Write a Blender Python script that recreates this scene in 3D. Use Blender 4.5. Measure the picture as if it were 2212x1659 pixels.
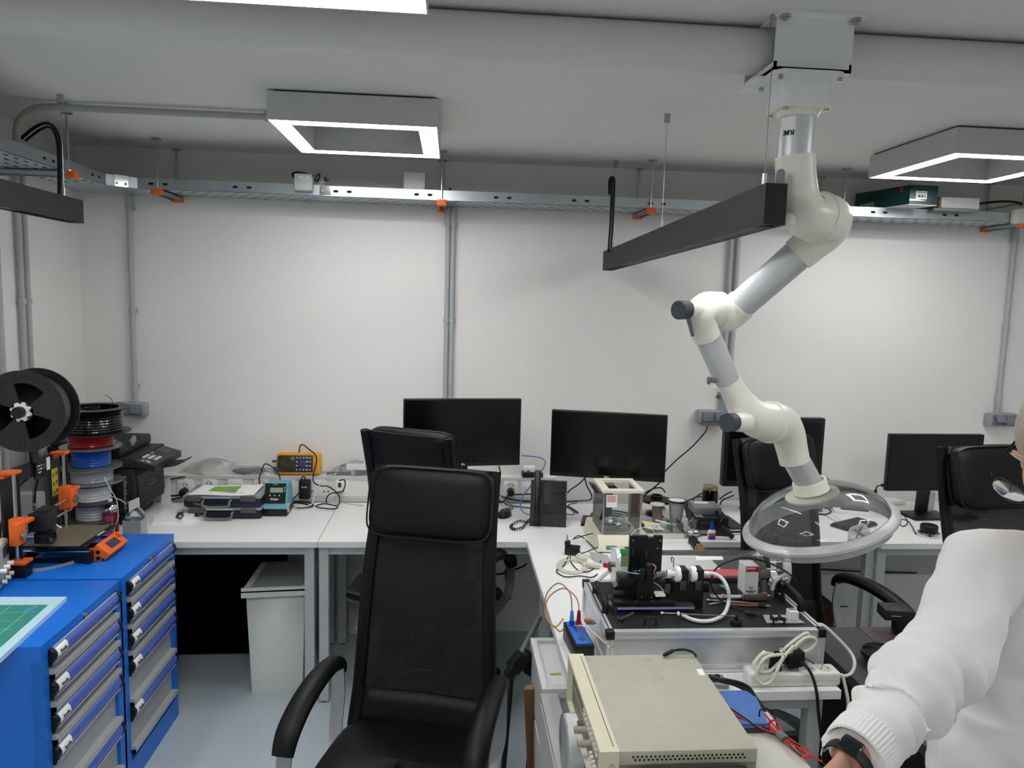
import bpy, bmesh, math, random
from mathutils import Vector as V, Matrix as Mx
random.seed(4)
scene = bpy.context.scene
for o in list(bpy.data.objects): bpy.data.objects.remove(o)
COL = scene.collection
PI = math.pi
# ---------- camera ----------
F = 1594.0; EYE = V((0, 0, 1.78)); YAW, PIT, ROL = (math.radians(a) for a in (4.81, 6.476, -1.56))
fw = V((math.sin(YAW)*math.cos(PIT), math.cos(YAW)*math.cos(PIT), -math.sin(PIT)))
rt0 = V((math.cos(YAW), -math.sin(YAW), 0)); dn0 = fw.cross(rt0)
rt = rt0*math.cos(ROL)+dn0*math.sin(ROL); dn = dn0*math.cos(ROL)-rt0*math.sin(ROL)
cam = bpy.data.objects.new('camera', bpy.data.cameras.new('camera')); COL.objects.link(cam)
cam.matrix_world = Mx(((rt.x, -dn.x, -fw.x, 0), (rt.y, -dn.y, -fw.y, 0), (rt.z, -dn.z, -fw.z, EYE.z), (0, 0, 0, 1)))
cam.data.sensor_width = 36; cam.data.lens = F*36/2212; cam.data.clip_start = .02
scene.camera = cam
# ---------- world, exposure ----------
w = bpy.data.worlds.new('world'); scene.world = w; w.use_nodes = True
w.node_tree.nodes['Background'].inputs[0].default_value = (.8, .85, .9, 1)
w.node_tree.nodes['Background'].inputs[1].default_value = .05
scene.view_settings.view_transform = 'Standard'; scene.view_settings.look = 'None'
scene.view_settings.exposure = 1.3; scene.view_settings.gamma = 1
LAMP, STRIP = 12.0, 20.0        # ceiling frames, linear lamps
CEIL, WALL, LEFT, RIGHT, BACK, DESK, CAB = 2.46, 3.80, -1.81, 4.2, -2.6, .735, .79

def at(px, py, x=None, y=None, z=None):
    """the point of a real plane that a spot of the photograph shows"""
    d = rt*((px-1106)/F)+dn*((py-829.5)/F)+fw
    t = x/d.x if x is not None else y/d.y if y is not None else (z-EYE.z)/d.z
    return EYE+d*t
# ---------- materials ----------
def lin(h):
    h = h.lstrip('#'); r = [int(h[i:i+2], 16)/255 for i in (0, 2, 4)]
    return tuple(c/12.92 if c <= .04045 else ((c+.055)/1.055)**2.4 for c in r)+(1,)
MATS = {}
def mat(name, col, rough=.5, metal=0, noise=.04, scale=30, bump=0, emit=0, trans=0, alpha=1, coat=0, ior=1.45, stretch=None, spec=.5):
    if name in MATS: return MATS[name]
    m = bpy.data.materials.new(name); m.use_nodes = True; MATS[name] = m
    nt = m.node_tree; b = nt.nodes['Principled BSDF']; c = lin(col)
    b.inputs['Base Color'].default_value = c
    b.inputs['Roughness'].default_value = rough; b.inputs['Metallic'].default_value = metal
    b.inputs['Transmission Weight'].default_value = trans; b.inputs['Alpha'].default_value = alpha
    b.inputs['Coat Weight'].default_value = coat; b.inputs['IOR'].default_value = ior
    b.inputs['Specular IOR Level'].default_value = spec
    if emit:
        b.inputs['Emission Color'].default_value = c; b.inputs['Emission Strength'].default_value = emit
        return m
    tc = nt.nodes.new('ShaderNodeTexCoord'); n = nt.nodes.new('ShaderNodeTexNoise')
    n.inputs['Scale'].default_value = scale; n.inputs['Detail'].default_value = 4
    if stretch:
        mp = nt.nodes.new('ShaderNodeMapping'); mp.inputs['Scale'].default_value = stretch
        nt.links.new(tc.outputs['Object'], mp.inputs['Vector']); nt.links.new(mp.outputs[0], n.inputs['Vector'])
    else: nt.links.new(tc.outputs['Object'], n.inputs['Vector'])
    mix = nt.nodes.new('ShaderNodeMix'); mix.data_type = 'RGBA'
    mix.inputs[6].default_value = tuple(max(0, x*(1-noise)) for x in c[:3])+(1,)
    mix.inputs[7].default_value = tuple(min(1, x*(1+noise)) for x in c[:3])+(1,)
    nt.links.new(n.outputs['Fac'], mix.inputs[0]); nt.links.new(mix.outputs[2], b.inputs['Base Color'])
    if bump:
        bp = nt.nodes.new('ShaderNodeBump'); bp.inputs['Strength'].default_value = bump; bp.inputs['Distance'].default_value = .002
        nt.links.new(n.outputs['Fac'], bp.inputs['Height']); nt.links.new(bp.outputs[0], b.inputs['Normal'])
    return m
def clear(name, col, rough=.03, a=.12, spec=.5):
    """thin clear plastic or glass: see-through, a little milky by a, with Fresnel reflections"""
    if name in MATS: return MATS[name]
    m = bpy.data.materials.new(name); m.use_nodes = True; MATS[name] = m
    nt = m.node_tree; b = nt.nodes['Principled BSDF']; o = nt.nodes['Material Output']; N = nt.nodes.new; K = nt.links.new
    b.inputs['Base Color'].default_value = lin(col); b.inputs['Roughness'].default_value = max(rough, .1)
    t = N('ShaderNodeBsdfTransparent'); t.inputs[0].default_value = tuple(.6+.4*x for x in lin(col)[:3])+(1,)
    tc = N('ShaderNodeTexCoord'); n = N('ShaderNodeTexNoise'); n.inputs['Scale'].default_value = 12; K(tc.outputs['Object'], n.inputs[0])
    mr = N('ShaderNodeMapRange'); milk = a if a > .3 else a*.3; mr.inputs[3].default_value = milk*.75; mr.inputs[4].default_value = min(1, milk*1.25); K(n.outputs['Fac'], mr.inputs[0])
    mx = N('ShaderNodeMixShader'); K(mr.outputs[0], mx.inputs[0]); K(t.outputs[0], mx.inputs[1]); K(b.outputs[0], mx.inputs[2])
    fr = N('ShaderNodeFresnel'); fr.inputs[0].default_value = 1.4; g = N('ShaderNodeBsdfGlossy'); g.inputs['Roughness'].default_value = rough
    m2 = N('ShaderNodeMixShader'); K(fr.outputs[0], m2.inputs[0]); K(mx.outputs[0], m2.inputs[1]); K(g.outputs[0], m2.inputs[2]); K(m2.outputs[0], o.inputs[0])
    return m
def mesh_cloth(name, col, scale=900, thr=.62):
    """woven mesh: a weave pattern cuts small holes"""
    m = bpy.data.materials.new(name); m.use_nodes = True; MATS[name] = m
    nt = m.node_tree; b = nt.nodes['Principled BSDF']; o = nt.nodes['Material Output']
    b.inputs['Base Color'].default_value = lin(col); b.inputs['Roughness'].default_value = .7
    tc = nt.nodes.new('ShaderNodeTexCoord'); v = nt.nodes.new('ShaderNodeTexVoronoi'); v.inputs['Scale'].default_value = scale
    v.inputs['Randomness'].default_value = .15
    nt.links.new(tc.outputs['Object'], v.inputs['Vector'])
    g = nt.nodes.new('ShaderNodeMath'); g.operation = 'LESS_THAN'; g.inputs[1].default_value = .22
    nt.links.new(v.outputs['Distance'], g.inputs[0])
    t = nt.nodes.new('ShaderNodeBsdfTransparent'); mx = nt.nodes.new('ShaderNodeMixShader')
    nt.links.new(g.outputs[0], mx.inputs[0]); nt.links.new(b.outputs[0], mx.inputs[1]); nt.links.new(t.outputs[0], mx.inputs[2]); nt.links.new(mx.outputs[0], o.inputs[0])
    return m
# ---------- mesh builder ----------
def frame(d, up=V((0, 0, 1))):
    """rotation whose z axis is d"""
    z = V(d).normalized(); u = V(up)
    if abs(z.dot(u.normalized())) > .99: u = V((0, 1, 0))
    x = u.cross(z).normalized(); y = z.cross(x)
    return Mx((x, y, z)).transposed()
def spline(pts, n=8, closed=False):
    P = [V(p) for p in pts]
    if len(P) < 3: return P
    out = []; N = len(P)
    for i in range(N if closed else N-1):
        if closed: a, b, c, d = P[i-1], P[i], P[(i+1) % N], P[(i+2) % N]
        else: a, b, c, d = P[max(i-1, 0)], P[i], P[i+1], P[min(i+2, N-1)]
        for k in range(n):
            t = k/n
            out.append(.5*((2*b)+(c-a)*t+(2*a-5*b+4*c-d)*t*t+(3*b-a-3*c+d)*t**3))
    if not closed: out.append(P[-1])
    return out
class MB:
    def __init__(s): s.v = []; s.f = []; s.sm = []; s.mi = []; s.m = 0
    def add(s, vs, fs, smooth=False):
        k = len(s.v); s.v += [V(p) for p in vs]
        for f in fs: s.f.append([i+k for i in f]); s.sm.append(smooth); s.mi.append(s.m)
        return s
    def box(s, c, d, R=None, bev=0, seg=2, smooth=False):
        c = V(c); hx, hy, hz = (q/2 for q in d)
        if bev:
            bm = bmesh.new(); bmesh.ops.create_cube(bm, size=1)
            for v in bm.verts: v.co = V((v.co.x*d[0], v.co.y*d[1], v.co.z*d[2]))
            bmesh.ops.bevel(bm, geom=bm.edges[:], offset=min(bev, .49*min(d)), segments=seg, profile=.5, affect='EDGES')
            bm.verts.index_update(); vs = [v.co.copy() for v in bm.verts]; fs = [[v.index for v in f.verts] for f in bm.faces]; bm.free(); smooth = True
        else:
            vs = [V((x*hx, y*hy, z*hz)) for x in (-1, 1) for y in (-1, 1) for z in (-1, 1)]
            fs = [(0, 1, 3, 2), (4, 6, 7, 5), (0, 4, 5, 1), (2, 3, 7, 6), (0, 2, 6, 4), (1, 5, 7, 3)]
        return s.add([(R @ p if R else p)+c for p in vs], fs, smooth)
    def span(s, a, b, **k):
        a, b = V(a), V(b); return s.box((a+b)/2, [abs(q) for q in (b-a)], **k)
    def cyl(s, a, b, r, r2=None, n=16, cap=True):
        a, b = V(a), V(b); r2 = r if r2 is None else r2; R = frame(b-a)
        ring = [V((math.cos(2*PI*i/n), math.sin(2*PI*i/n), 0)) for i in range(n)]
        s.add([a+R @ (p*r) for p in ring]+[b+R @ (p*r2) for p in ring], [(i, (i+1) % n, n+(i+1) % n, n+i) for i in range(n)], True)
        if cap:
            k = len(s.v)-2*n
            s.f.append([k+i for i in range(n)][::-1]); s.f.append([k+n+i for i in range(n)]); s.sm += [False]*2; s.mi += [s.m]*2
        return s
    def tube(s, pts, r, n=8, closed=False, sub=6, flat=None, up=None):
        """sweep along a smoothed path; r a radius or one per point; flat = squash factor"""
        rr = None
        if isinstance(r, (list, tuple)):
            m = len(pts); rr = [q.x for q in spline([V((q, 0, 0)) for q in r], sub)] if sub > 1 and m > 2 else list(r)
        P = spline(pts, sub, closed) if sub > 1 and len(pts) > 2 else [V(p) for p in pts]
        N = len(P); prev = None; vs = []
        for i, p in enumerate(P):
            a, b = (P[i-1], P[(i+1) % N]) if closed else (P[max(i-1, 0)], P[min(i+1, N-1)])
            d = (b-a).normalized() if (b-a).length > 1e-9 else V((0, 0, 1))
            if prev is None: R = frame(d, up or V((0, 0, 1))); prev = R.col[0].copy()
            x = prev-d*prev.dot(d); x = x.normalized() if x.length > 1e-6 else frame(d).col[0]
            prev = x; y = d.cross(x); q = rr[i] if rr else r
            for k in range(n):
                t = 2*PI*k/n; vs.append(p+x*(math.cos(t)*q)+y*(math.sin(t)*q*(flat or 1)))
        fs = [(i*n+k, i*n+(k+1) % n, ((i+1) % N)*n+(k+1) % n, ((i+1) % N)*n+k) for i in range(N if closed else N-1) for k in range(n)]
        k0 = len(s.v); s.add(vs, fs, True)
        if not closed:
            s.f.append([k0+k for k in range(n)][::-1]); s.f.append([k0+(N-1)*n+k for k in range(n)]); s.sm += [False]*2; s.mi += [s.m]*2
        return s
    def band(s, pts, wdir, w, t, sub=6, closed=False):
        """flat strip swept along a path: width along wdir, thickness t"""
        P = spline(pts, sub, closed) if sub > 1 else [V(p) for p in pts]
        wd = V(wdir).normalized(); N = len(P); vs = []
        for i, p in enumerate(P):
            a, b = (P[i-1], P[(i+1) % N]) if closed else (P[max(i-1, 0)], P[min(i+1, N-1)])
            nn = (b-a).cross(wd).normalized()
            vs += [p+wd*w/2+nn*t/2, p-wd*w/2+nn*t/2, p-wd*w/2-nn*t/2, p+wd*w/2-nn*t/2]
        fs = [(i*4+k, i*4+(k+1) % 4, ((i+1) % N)*4+(k+1) % 4, ((i+1) % N)*4+k) for i in range(N if closed else N-1) for k in range(4)]
        k0 = len(s.v); s.add(vs, fs, False)
        if not closed: s.f += [[k0+3, k0+2, k0+1, k0], [k0+(N-1)*4+k for k in range(4)]]; s.sm += [False]*2; s.mi += [s.m]*2
        return s
    def lathe(s, prof, c=(0, 0, 0), axis=(0, 0, 1), n=28, flat=(1, 1)):
        c = V(c); R = frame(axis); N = len(prof); vs = []
        for r, z in prof:
            for k in range(n):
                t = 2*PI*k/n; vs.append(c+R @ V((math.cos(t)*max(r, 1e-5)*flat[0], math.sin(t)*max(r, 1e-5)*flat[1], z)))
        return s.add(vs, [(i*n+k, i*n+(k+1) % n, (i+1)*n+(k+1) % n, (i+1)*n+k) for i in range(N-1) for k in range(n)], True)
    def ball(s, c, r, R=None, n=16):
        rx, ry, rz = r if isinstance(r, (tuple, list)) else (r, r, r); h = n//2; vs = []
        for i in range(h+1):
            a = PI*i/h
            for k in range(n):
                t = 2*PI*k/n; p = V((math.cos(t)*math.sin(a)*rx, math.sin(t)*math.sin(a)*ry, -math.cos(a)*rz)); vs.append(V(c)+(R @ p if R else p))
        return s.add(vs, [(i*n+k, i*n+(k+1) % n, (i+1)*n+(k+1) % n, (i+1)*n+k) for i in range(h) for k in range(n)], True)
    def prism(s, poly, o, ux, uy, h, smooth=False):
        """polygon in the plane (o, ux, uy), thickened by h along ux x uy"""
        o, ux, uy = V(o), V(ux), V(uy); nn = ux.cross(uy).normalized()*h; n = len(poly)
        a = [o+ux*p[0]+uy*p[1] for p in poly]; k = len(s.v)
        s.add(a+[p+nn for p in a], [(i, (i+1) % n, n+(i+1) % n, n+i) for i in range(n)], smooth)
        s.f += [[k+i for i in range(n)][::-1], [k+n+i for i in range(n)]]; s.sm += [False]*2; s.mi += [s.m]*2
        return s
    def slab(s, q, t):
        """four corner points in order, thickened downwards by the vector t"""
        q = [V(p) for p in q]; t = V(t)
        return s.add(q+[p+t for p in q], [(0, 1, 2, 3), (7, 6, 5, 4)]+[(i, i+4, (i+1) % 4+4, (i+1) % 4) for i in range(4)])
    def grid(s, fn, nu, nv, smooth=True):
        return s.add([fn(i/nu, j/nv) for j in range(nv+1) for i in range(nu+1)],
                     [(j*(nu+1)+i, j*(nu+1)+i+1, (j+1)*(nu+1)+i+1, (j+1)*(nu+1)+i) for j in range(nv) for i in range(nu)], smooth)
def rot(z=0, x=0, y=0):
    return (Mx.Rotation(math.radians(z), 3, 'Z') @ Mx.Rotation(math.radians(y), 3, 'Y') @ Mx.Rotation(math.radians(x), 3, 'X'))
def rrect(w, h, r, n=4):
    return [(sx*(w/2-r)+r*math.cos(a0+PI/2*i/n), sy*(h/2-r)+r*math.sin(a0+PI/2*i/n))
            for sx, sy, a0 in ((1, 1, 0), (-1, 1, PI/2), (-1, -1, PI), (1, -1, 1.5*PI)) for i in range(n+1)]
# ---------- objects ----------
WM = {}
def thing(name, label, cat, loc=(0, 0, 0), rz=0, group=None):
    o = bpy.data.objects.new(name, None); COL.objects.link(o); o.empty_display_size = .05
    o.location = loc; o.rotation_euler = (0, 0, math.radians(rz)); o['label'] = label; o['category'] = cat
    if group: o['group'] = group
    WM[o.name] = Mx.Translation(V(loc)) @ Mx.Rotation(math.radians(rz), 4, 'Z')
    return o
def part(name, mb, m, parent=None, local=False, label=None, solid=0, sub=0):
    """one mesh object; points are world points unless local (the thing's own space)"""
    me = bpy.data.meshes.new(name); vs = mb.v
    M = WM.get(parent.name, Mx()) if parent else Mx()
    if parent and not local: I = M.inverted(); vs = [I @ p for p in vs]
    me.from_pydata([tuple(p) for p in vs], [], mb.f)
    me.polygons.foreach_set('use_smooth', mb.sm); me.polygons.foreach_set('material_index', mb.mi)
    for q in (m if isinstance(m, (list, tuple)) else [m]): me.materials.append(q)
    bm = bmesh.new(); bm.from_mesh(me); bmesh.ops.recalc_face_normals(bm, faces=bm.faces[:]); bm.to_mesh(me); bm.free()
    me.set_sharp_from_angle(angle=math.radians(38)); me.update()
    o = bpy.data.objects.new(name, me); COL.objects.link(o)
    if parent: o.parent = parent; WM[o.name] = M
    if label: o['label'] = label
    if solid: q = o.modifiers.new('s', 'SOLIDIFY'); q.thickness = solid; q.offset = 0
    if sub: q = o.modifiers.new('u', 'SUBSURF'); q.levels = q.render_levels = sub
    return o
def solo(name, mb, m, label, cat, group=None, **k):
    """a thing that is one mesh, its origin at its base"""
    lo = V([min(p[i] for p in mb.v) for i in range(3)]); hi = V([max(p[i] for p in mb.v) for i in range(3)])
    b = V(((lo.x+hi.x)/2, (lo.y+hi.y)/2, lo.z)); mb.v = [p-b for p in mb.v]
    o = part(name, mb, m, **k); o.location = b; o['label'] = label; o['category'] = cat
    WM[o.name] = Mx.Translation(b)
    if group: o['group'] = group
    return o
def struct(name, mb, m): o = part(name, mb, m); o['kind'] = 'structure'; return o
def text(s, size, m, parent, o, ux, uy, name='lettering', h=.0006, center=True, bold=False):
    """raised lettering on the plane (o, ux, uy)"""
    c = bpy.data.curves.new('t', 'FONT'); c.body = s; c.size = size; c.extrude = h; c.resolution_u = 2
    if bold: c.offset = size*.02
    if center: c.align_x = 'CENTER'; c.align_y = 'CENTER'
    t = bpy.data.objects.new('t', c); COL.objects.link(t); bpy.context.view_layer.update()
    me = bpy.data.meshes.new_from_object(t.evaluated_get(bpy.context.evaluated_depsgraph_get()))
    bpy.data.objects.remove(t); bpy.data.curves.remove(c)
    ux, uy = V(ux).normalized(), V(uy).normalized(); n = ux.cross(uy); R = Mx((ux, uy, n)).transposed()
    mb = MB(); mb.add([V(o)+R @ v.co for v in me.vertices], [list(p.vertices) for p in me.polygons]); bpy.data.meshes.remove(me)
    return part(name, mb, m, parent)
def copy_tree(o, parent=None):
    c = o.copy(); COL.objects.link(c); c.parent = parent
    for ch in o.children: copy_tree(ch, c)
    return c
def cable(pts, r, m, name, label, cat='cable', group=None, n=8, **k):
    return solo(name, MB().tube(pts, r, n, **k), m, label, cat, group)
# shared materials
wallm = mat('wall_paint', '#f1efec', .85, noise=.02, scale=60, bump=.15); ceilm = mat('ceiling_paint', '#e9e7e4', .9, noise=.02, scale=8)
floorm = mat('vinyl_floor', '#b9c4c9', .35, noise=.05, scale=40); whitep = mat('white_plastic', '#eeeeea', .4); deskw = mat('desk_laminate', '#f0efed', .45, noise=.015, scale=80)
greyp = mat('grey_plastic', '#a9adb0', .5); cond = mat('conduit_grey', '#b4b7b9', .5); galv = mat('galvanised_steel', '#b9c1c6', .38, .85, noise=.12, scale=14)
blackp = mat('black_plastic', '#111214', .4); blackm = mat('matt_black', '#0b0b0c', .6); rubber = mat('black_rubber', '#0c0c0d', .55, noise=.1)
orange = mat('orange_plastic', '#f06a1c', .45); alu = mat('aluminium', '#d3d6d8', .3, .9, noise=.05, scale=30, stretch=(2, 60, 60)); steel = mat('steel', '#b6b6b4', .25, 1)
chrome = mat('chrome', '#d8d8d8', .12, 1); darkg = mat('dark_grey', '#3a3d40', .5); paperm = mat('paper', '#f4f4f2', .8); ivory = mat('ivory_plastic', '#e9e6d2', .4)
deskg = mat('desk_leg_grey', '#c2c6c4', .45, .15); white = mat('bright_white', '#fbfbfb', .5); glassm = clear('clear_glass', '#f2f9f6', .02, .12); acryl = clear('acrylic', '#f4f7f8', .05, .14)
screen = mat('screen_black', '#040506', .22, noise=.1); red = mat('red_plastic', '#b3141c', .45); blue = mat('blue_plastic', '#1d5fc4', .4)
# ================= room =================
struct('floor', MB().span((LEFT, BACK, -.1), (RIGHT, WALL, 0)), floorm)
struct('ceiling', MB().span((LEFT, BACK, CEIL), (RIGHT, WALL, CEIL+.1)), ceilm)
struct('wall_back', MB().span((LEFT-.1, WALL, -.1), (RIGHT+.1, WALL+.1, CEIL+.1)), wallm)
struct('wall_left', MB().span((LEFT-.1, BACK, -.1), (LEFT, WALL, CEIL+.1)), wallm)
struct('wall_right', MB().span((RIGHT, BACK, -.1), (RIGHT+.1, WALL, CEIL+.1)), wallm)
struct('wall_front', MB().span((LEFT-.1, BACK-.1, -.1), (RIGHT+.1, BACK, CEIL+.1)), wallm)
lampw = mat('lamp_housing', '#c9cac9', .5); diff = mat('lit_diffuser', '#ffffff', emit=LAMP)
# square frame lights
def frame_light(x0, y0, label):
    s = .57; z0, z1 = 2.359, 2.452; wd = .07
    t = thing('ceiling_light', label, 'ceiling light', (x0+s/2, y0+s/2, z1), group='square ring ceiling lights')
    f = MB(); e = .004
    for a, b in (((x0, y0), (x0+s, y0+e)), ((x0, y0+s-e), (x0+s, y0+s)), ((x0, y0+e), (x0+e, y0+s-e)), ((x0+s-e, y0+e), (x0+s, y0+s-e))):
        f.span((*a, z0), (*b, z1))
    a, b = x0+wd, x0+s-wd; c, d = y0+wd, y0+s-wd
    for p, q in (((a-e, c-e), (b+e, c)), ((a-e, d), (b+e, d+e)), ((a-e, c), (a, d)), ((b, c), (b+e, d))): f.span((*p, z0), (*q, z1))
    for p, q in (((x0+e, y0+e), (x0+s-e, c-e)), ((x0+e, d+e), (x0+s-e, y0+s-e)), ((x0+e, c-e), (a-e, d+e)), ((b+e, c-e), (x0+s-e, d+e))): f.span((*p, z1-.006), (*q, z1))
    part('housing', f, lampw, t)
    g = MB()
    for p, q in (((x0+e, y0+e), (x0+s-e, c-e)), ((x0+e, d+e), (x0+s-e, y0+s-e)), ((x0+e, c-e), (a-e, d+e)), ((b+e, c-e), (x0+s-e, d+e))): g.span((*p, z0+.001), (*q, z0+.006))
    part('diffuser', g, diff, t)
    h = MB()
    for p, q in (((x0+.02, y0+.02), (x0+s-.02, y0+.04)), ((x0+.02, y0+s-.04), (x0+s-.02, y0+s-.02)), ((x0+.02, y0+.04), (x0+.04, y0+s-.04)), ((x0+s-.04, y0+.04), (x0+s-.02, y0+s-.04))): h.span((*p, z1), (*q, CEIL))
    part('mounting_rail', h, darkg, t)
    return t
frame_light(-.628, 2.612, 'square ring ceiling light facing the bare middle of the back wall')
frame_light(1.826, 2.64, 'square ring ceiling light on the right, above the green box on the cable tray')
frame_light(-.628, 1.035, 'square ring ceiling light nearest the camera, cut off by the top of the photo')
for x, y in ((1.83, 1.03), (-.628, -.6), (1.83, -.6)): frame_light(x, y, 'square ring ceiling light outside the view, nearer the camera')
# linear lamps on wires
lampb = mat('lamp_black', '#1f2022', .55); strip = mat('lit_strip', '#fbfdff', emit=STRIP); louv = mat('louvre_black', '#161617', .35, .4)
def linear_lamp(p0, p1, w, h, label, wires):
    p0, p1 = V(p0), V(p1); d = (p1-p0); L = d.length; R = frame(d); c = (p0+p1)/2      # p = middle of the top
    t = thing('linear_lamp', label, 'hanging lamp', c, group='black linear lamps on wires')
    X = V((d.y, -d.x, 0)).normalized(); Y = d.normalized(); Z = X.cross(Y)
    def bx(mb, x0, x1, y0, y1, z0, z1):
        q = [c+X*x+Y*y+Z*z for x in (x0, x1) for y in (y0, y1) for z in (z0, z1)]
        mb.add(q, [(0, 1, 3, 2), (4, 6, 7, 5), (0, 4, 5, 1), (2, 3, 7, 6), (0, 2, 6, 4), (1, 5, 7, 3)]); return mb
    b = MB(); e = .003
    bx(b, -w/2, w/2, -L/2, L/2, -e, 0); bx(b, -w/2, -w/2+e, -L/2, L/2, -h, -e); bx(b, w/2-e, w/2, -L/2, L/2, -h, -e)
    part('channel', b, lampb, t)
    for q in (-1, 1): part('end_cap', bx(MB(), -w/2, w/2, q*L/2-.002+.002*q, q*L/2+.002+.002*q, -h, 0), blackp, t)
    s = MB(); bx(s, -w/2+.008, w/2-.008, -L/2+.05, L/2-.42, -h*.62, -h*.58); part('light_strip', s, strip, t)
    g = MB(); n = int(L/.032)
    for i in range(n+1):
        y = -L/2+.02+i*(L-.04)/n; bx(g, -w/2+e, w/2-e, y-.002, y+.002, -h+.001, -h*.8)
    for q in (-1, 1): bx(g, q*(w/2-.005)-.002, q*(w/2-.005)+.002, -L/2+.01, L/2-.01, -h+.001, -h*.8)
    part('louvre', g, louv, t)
    for u in wires:
        p = c+Y*(u-L/2); m = MB().cyl(p+V((0, 0, .001)), (p.x, p.y, CEIL-.03), .0011, n=6).cyl(p, p+V((0, 0, .035)), .006, n=10).cyl((p.x, p.y, CEIL-.03), (p.x, p.y, CEIL), .011, n=12)
        part('suspension_wire', m, steel, t)
    return t
linear_lamp((.741, 1.69, 2.064), (.779, 3.70, 2.035), .052, .094, 'black linear lamp hanging from wires beside the white suction arm', (.07, 1.0, 1.91))
linear_lamp((-1.393, .9, 2.105), (-1.393, 2.905, 2.103), .055, .083, 'black linear lamp hanging by the left wall, cut by the left edge of the photo', (.1, 1.0, 1.93))
blk = mat('black_cable', '#0a0a0b', .45)
cable([at(45, 300, y=3.0), at(75, 275, y=2.98), at(105, 266, y=2.94), at(125, 290, y=2.9), at(131, 340, y=2.88), at(130, 424, y=2.85)], .006, blk, 'power_cable', 'thick black power cord looping from the cable tray down to the left linear lamp')
cable([at(55, 304, y=3.02), at(85, 281, y=3.0), at(108, 275, y=2.96), at(122, 300, y=2.92), at(126, 345, y=2.90), at(127, 424, y=2.86)], .0045, blk, 'power_cable', 'thinner black power cord running alongside the thick one to the left linear lamp')
for a, lb in ((0, 'left black cord dropping from the cable tray into the lamp beside the suction arm'), (5, 'right black cord dropping from the cable tray into the lamp beside the suction arm')):
    cable([at(1316+a*.5, 420, y=3.6), at(1316+a*.6, 392, y=3.6), at(1321+a*.7, 383, y=3.58), at(1322+a, 400, y=3.55), at(1319+a, 470, y=3.55), at(1314+a, 545, y=3.55)], .005, blk, 'power_cable', lb)
# ================= cable tray =================
slotm = mat('slot_dark', '#1d2022', .8)
def tray(name, a, b, w, label, lip=.048):
    """U tray from a to b (front lower edge), w = depth vector away from the front"""
    a, b, w = V(a), V(b), V(w); d = (b-a).normalized(); L = (b-a).length; nrm = w.normalized(); up = V((0, 0, 1))
    m = MB(); e = .0015
    m.slab([a, b, b+w, a+w], up*e); m.slab([a, b, b-nrm*-e, a-nrm*-e], up*lip); m.slab([a+w, b+w, b+w-nrm*e, a+w-nrm*e], up*lip)
    m.m = 1
    def slot(p, ux, uy, l, h, n): m.prism(rrect(l, h, h*.45, 3), p, ux, uy, n)
    wl = w.length; k = 0; y = .06
    while y < L-.05:
        for j, fr in enumerate((.15, .38, .62, .85)):
            o = .03 if j % 2 else 0
            slot(a+d*(y+o)+nrm*wl*fr-up*.0006, d, nrm, .026, .006, .0012)
        if k % 6 in (0, 1): slot(a+d*y+up*lip*.5-nrm*.0007, d, up, .022, .011, .0012)
        y += .062; k += 1
    return solo(name, m, [galv, slotm], label, 'cable tray', 'galvanised cable trays')
JX = at(697, 400, y=3.555).x
tray('cable_tray', (-1.43, 3.555, 2.237), (JX, 3.555, 2.237), (0, .22, 0), 'perforated cable tray on the back wall, left of the white junction box')
tray('cable_tray', (JX, 3.552, 2.235), (3.9, 3.552, 2.235), (0, .22, 0), 'long galvanised perforated cable tray on the back wall carrying the green box')
tray('cable_tray', (-1.53, 3.47, 2.237), (-1.53, 1.2, 2.237), (-.22, 0, 0), 'galvanised cable tray along the left wall with the black cord over its lip')
cm = MB(); z = 2.237
cm.slab([(-1.53, 3.47, z), (-1.43, 3.555, z), (-1.43, 3.775, z), (-1.75, 3.47, z)], (0, 0, .0015)); cm.slab([(-1.43, 3.775, z), (-1.75, 3.775, z), (-1.75, 3.47, z), (-1.60, 3.6, z)], (0, 0, .0014))
cm.slab([(-1.53, 3.47, z), (-1.43, 3.555, z), (-1.43, 3.5565, z), (-1.53, 3.4715, z)], (0, 0, .048)); cm.slab([(-1.75, 3.775, z), (-1.43, 3.775, z), (-1.43, 3.7735, z), (-1.75, 3.7735, z)], (0, 0, .048)); cm.slab([(-1.75, 3.47, z), (-1.75, 3.775, z), (-1.7485, 3.775, z), (-1.7485, 3.47, z)], (0, 0, .048))
solo('tray_corner', cm, galv, 'galvanised corner piece joining the left and back cable trays', 'cable tray')
m = MB().box((-1.48, 3.508, 2.262), (.055, .003, .05), R=rot(40)); m.cyl((-1.495, 3.50, 2.25), (-1.498, 3.492, 2.25), .006).cyl((-1.465, 3.522, 2.25), (-1.468, 3.514, 2.25), .006)
solo('tray_bracket', m, chrome, 'small shiny bolted bracket at the corner of the cable tray', 'bracket')
m = MB().box((JX+.012, 3.549, 2.262), (.05, .003, .04))
for dx in (-.005, .03): m.cyl((JX+dx, 3.548, 2.258), (JX+dx, 3.541, 2.258), .007, n=12)
solo('tray_bracket', m, chrome, 'bolted joint plate on the tray beside the white junction box', 'bracket')
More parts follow.
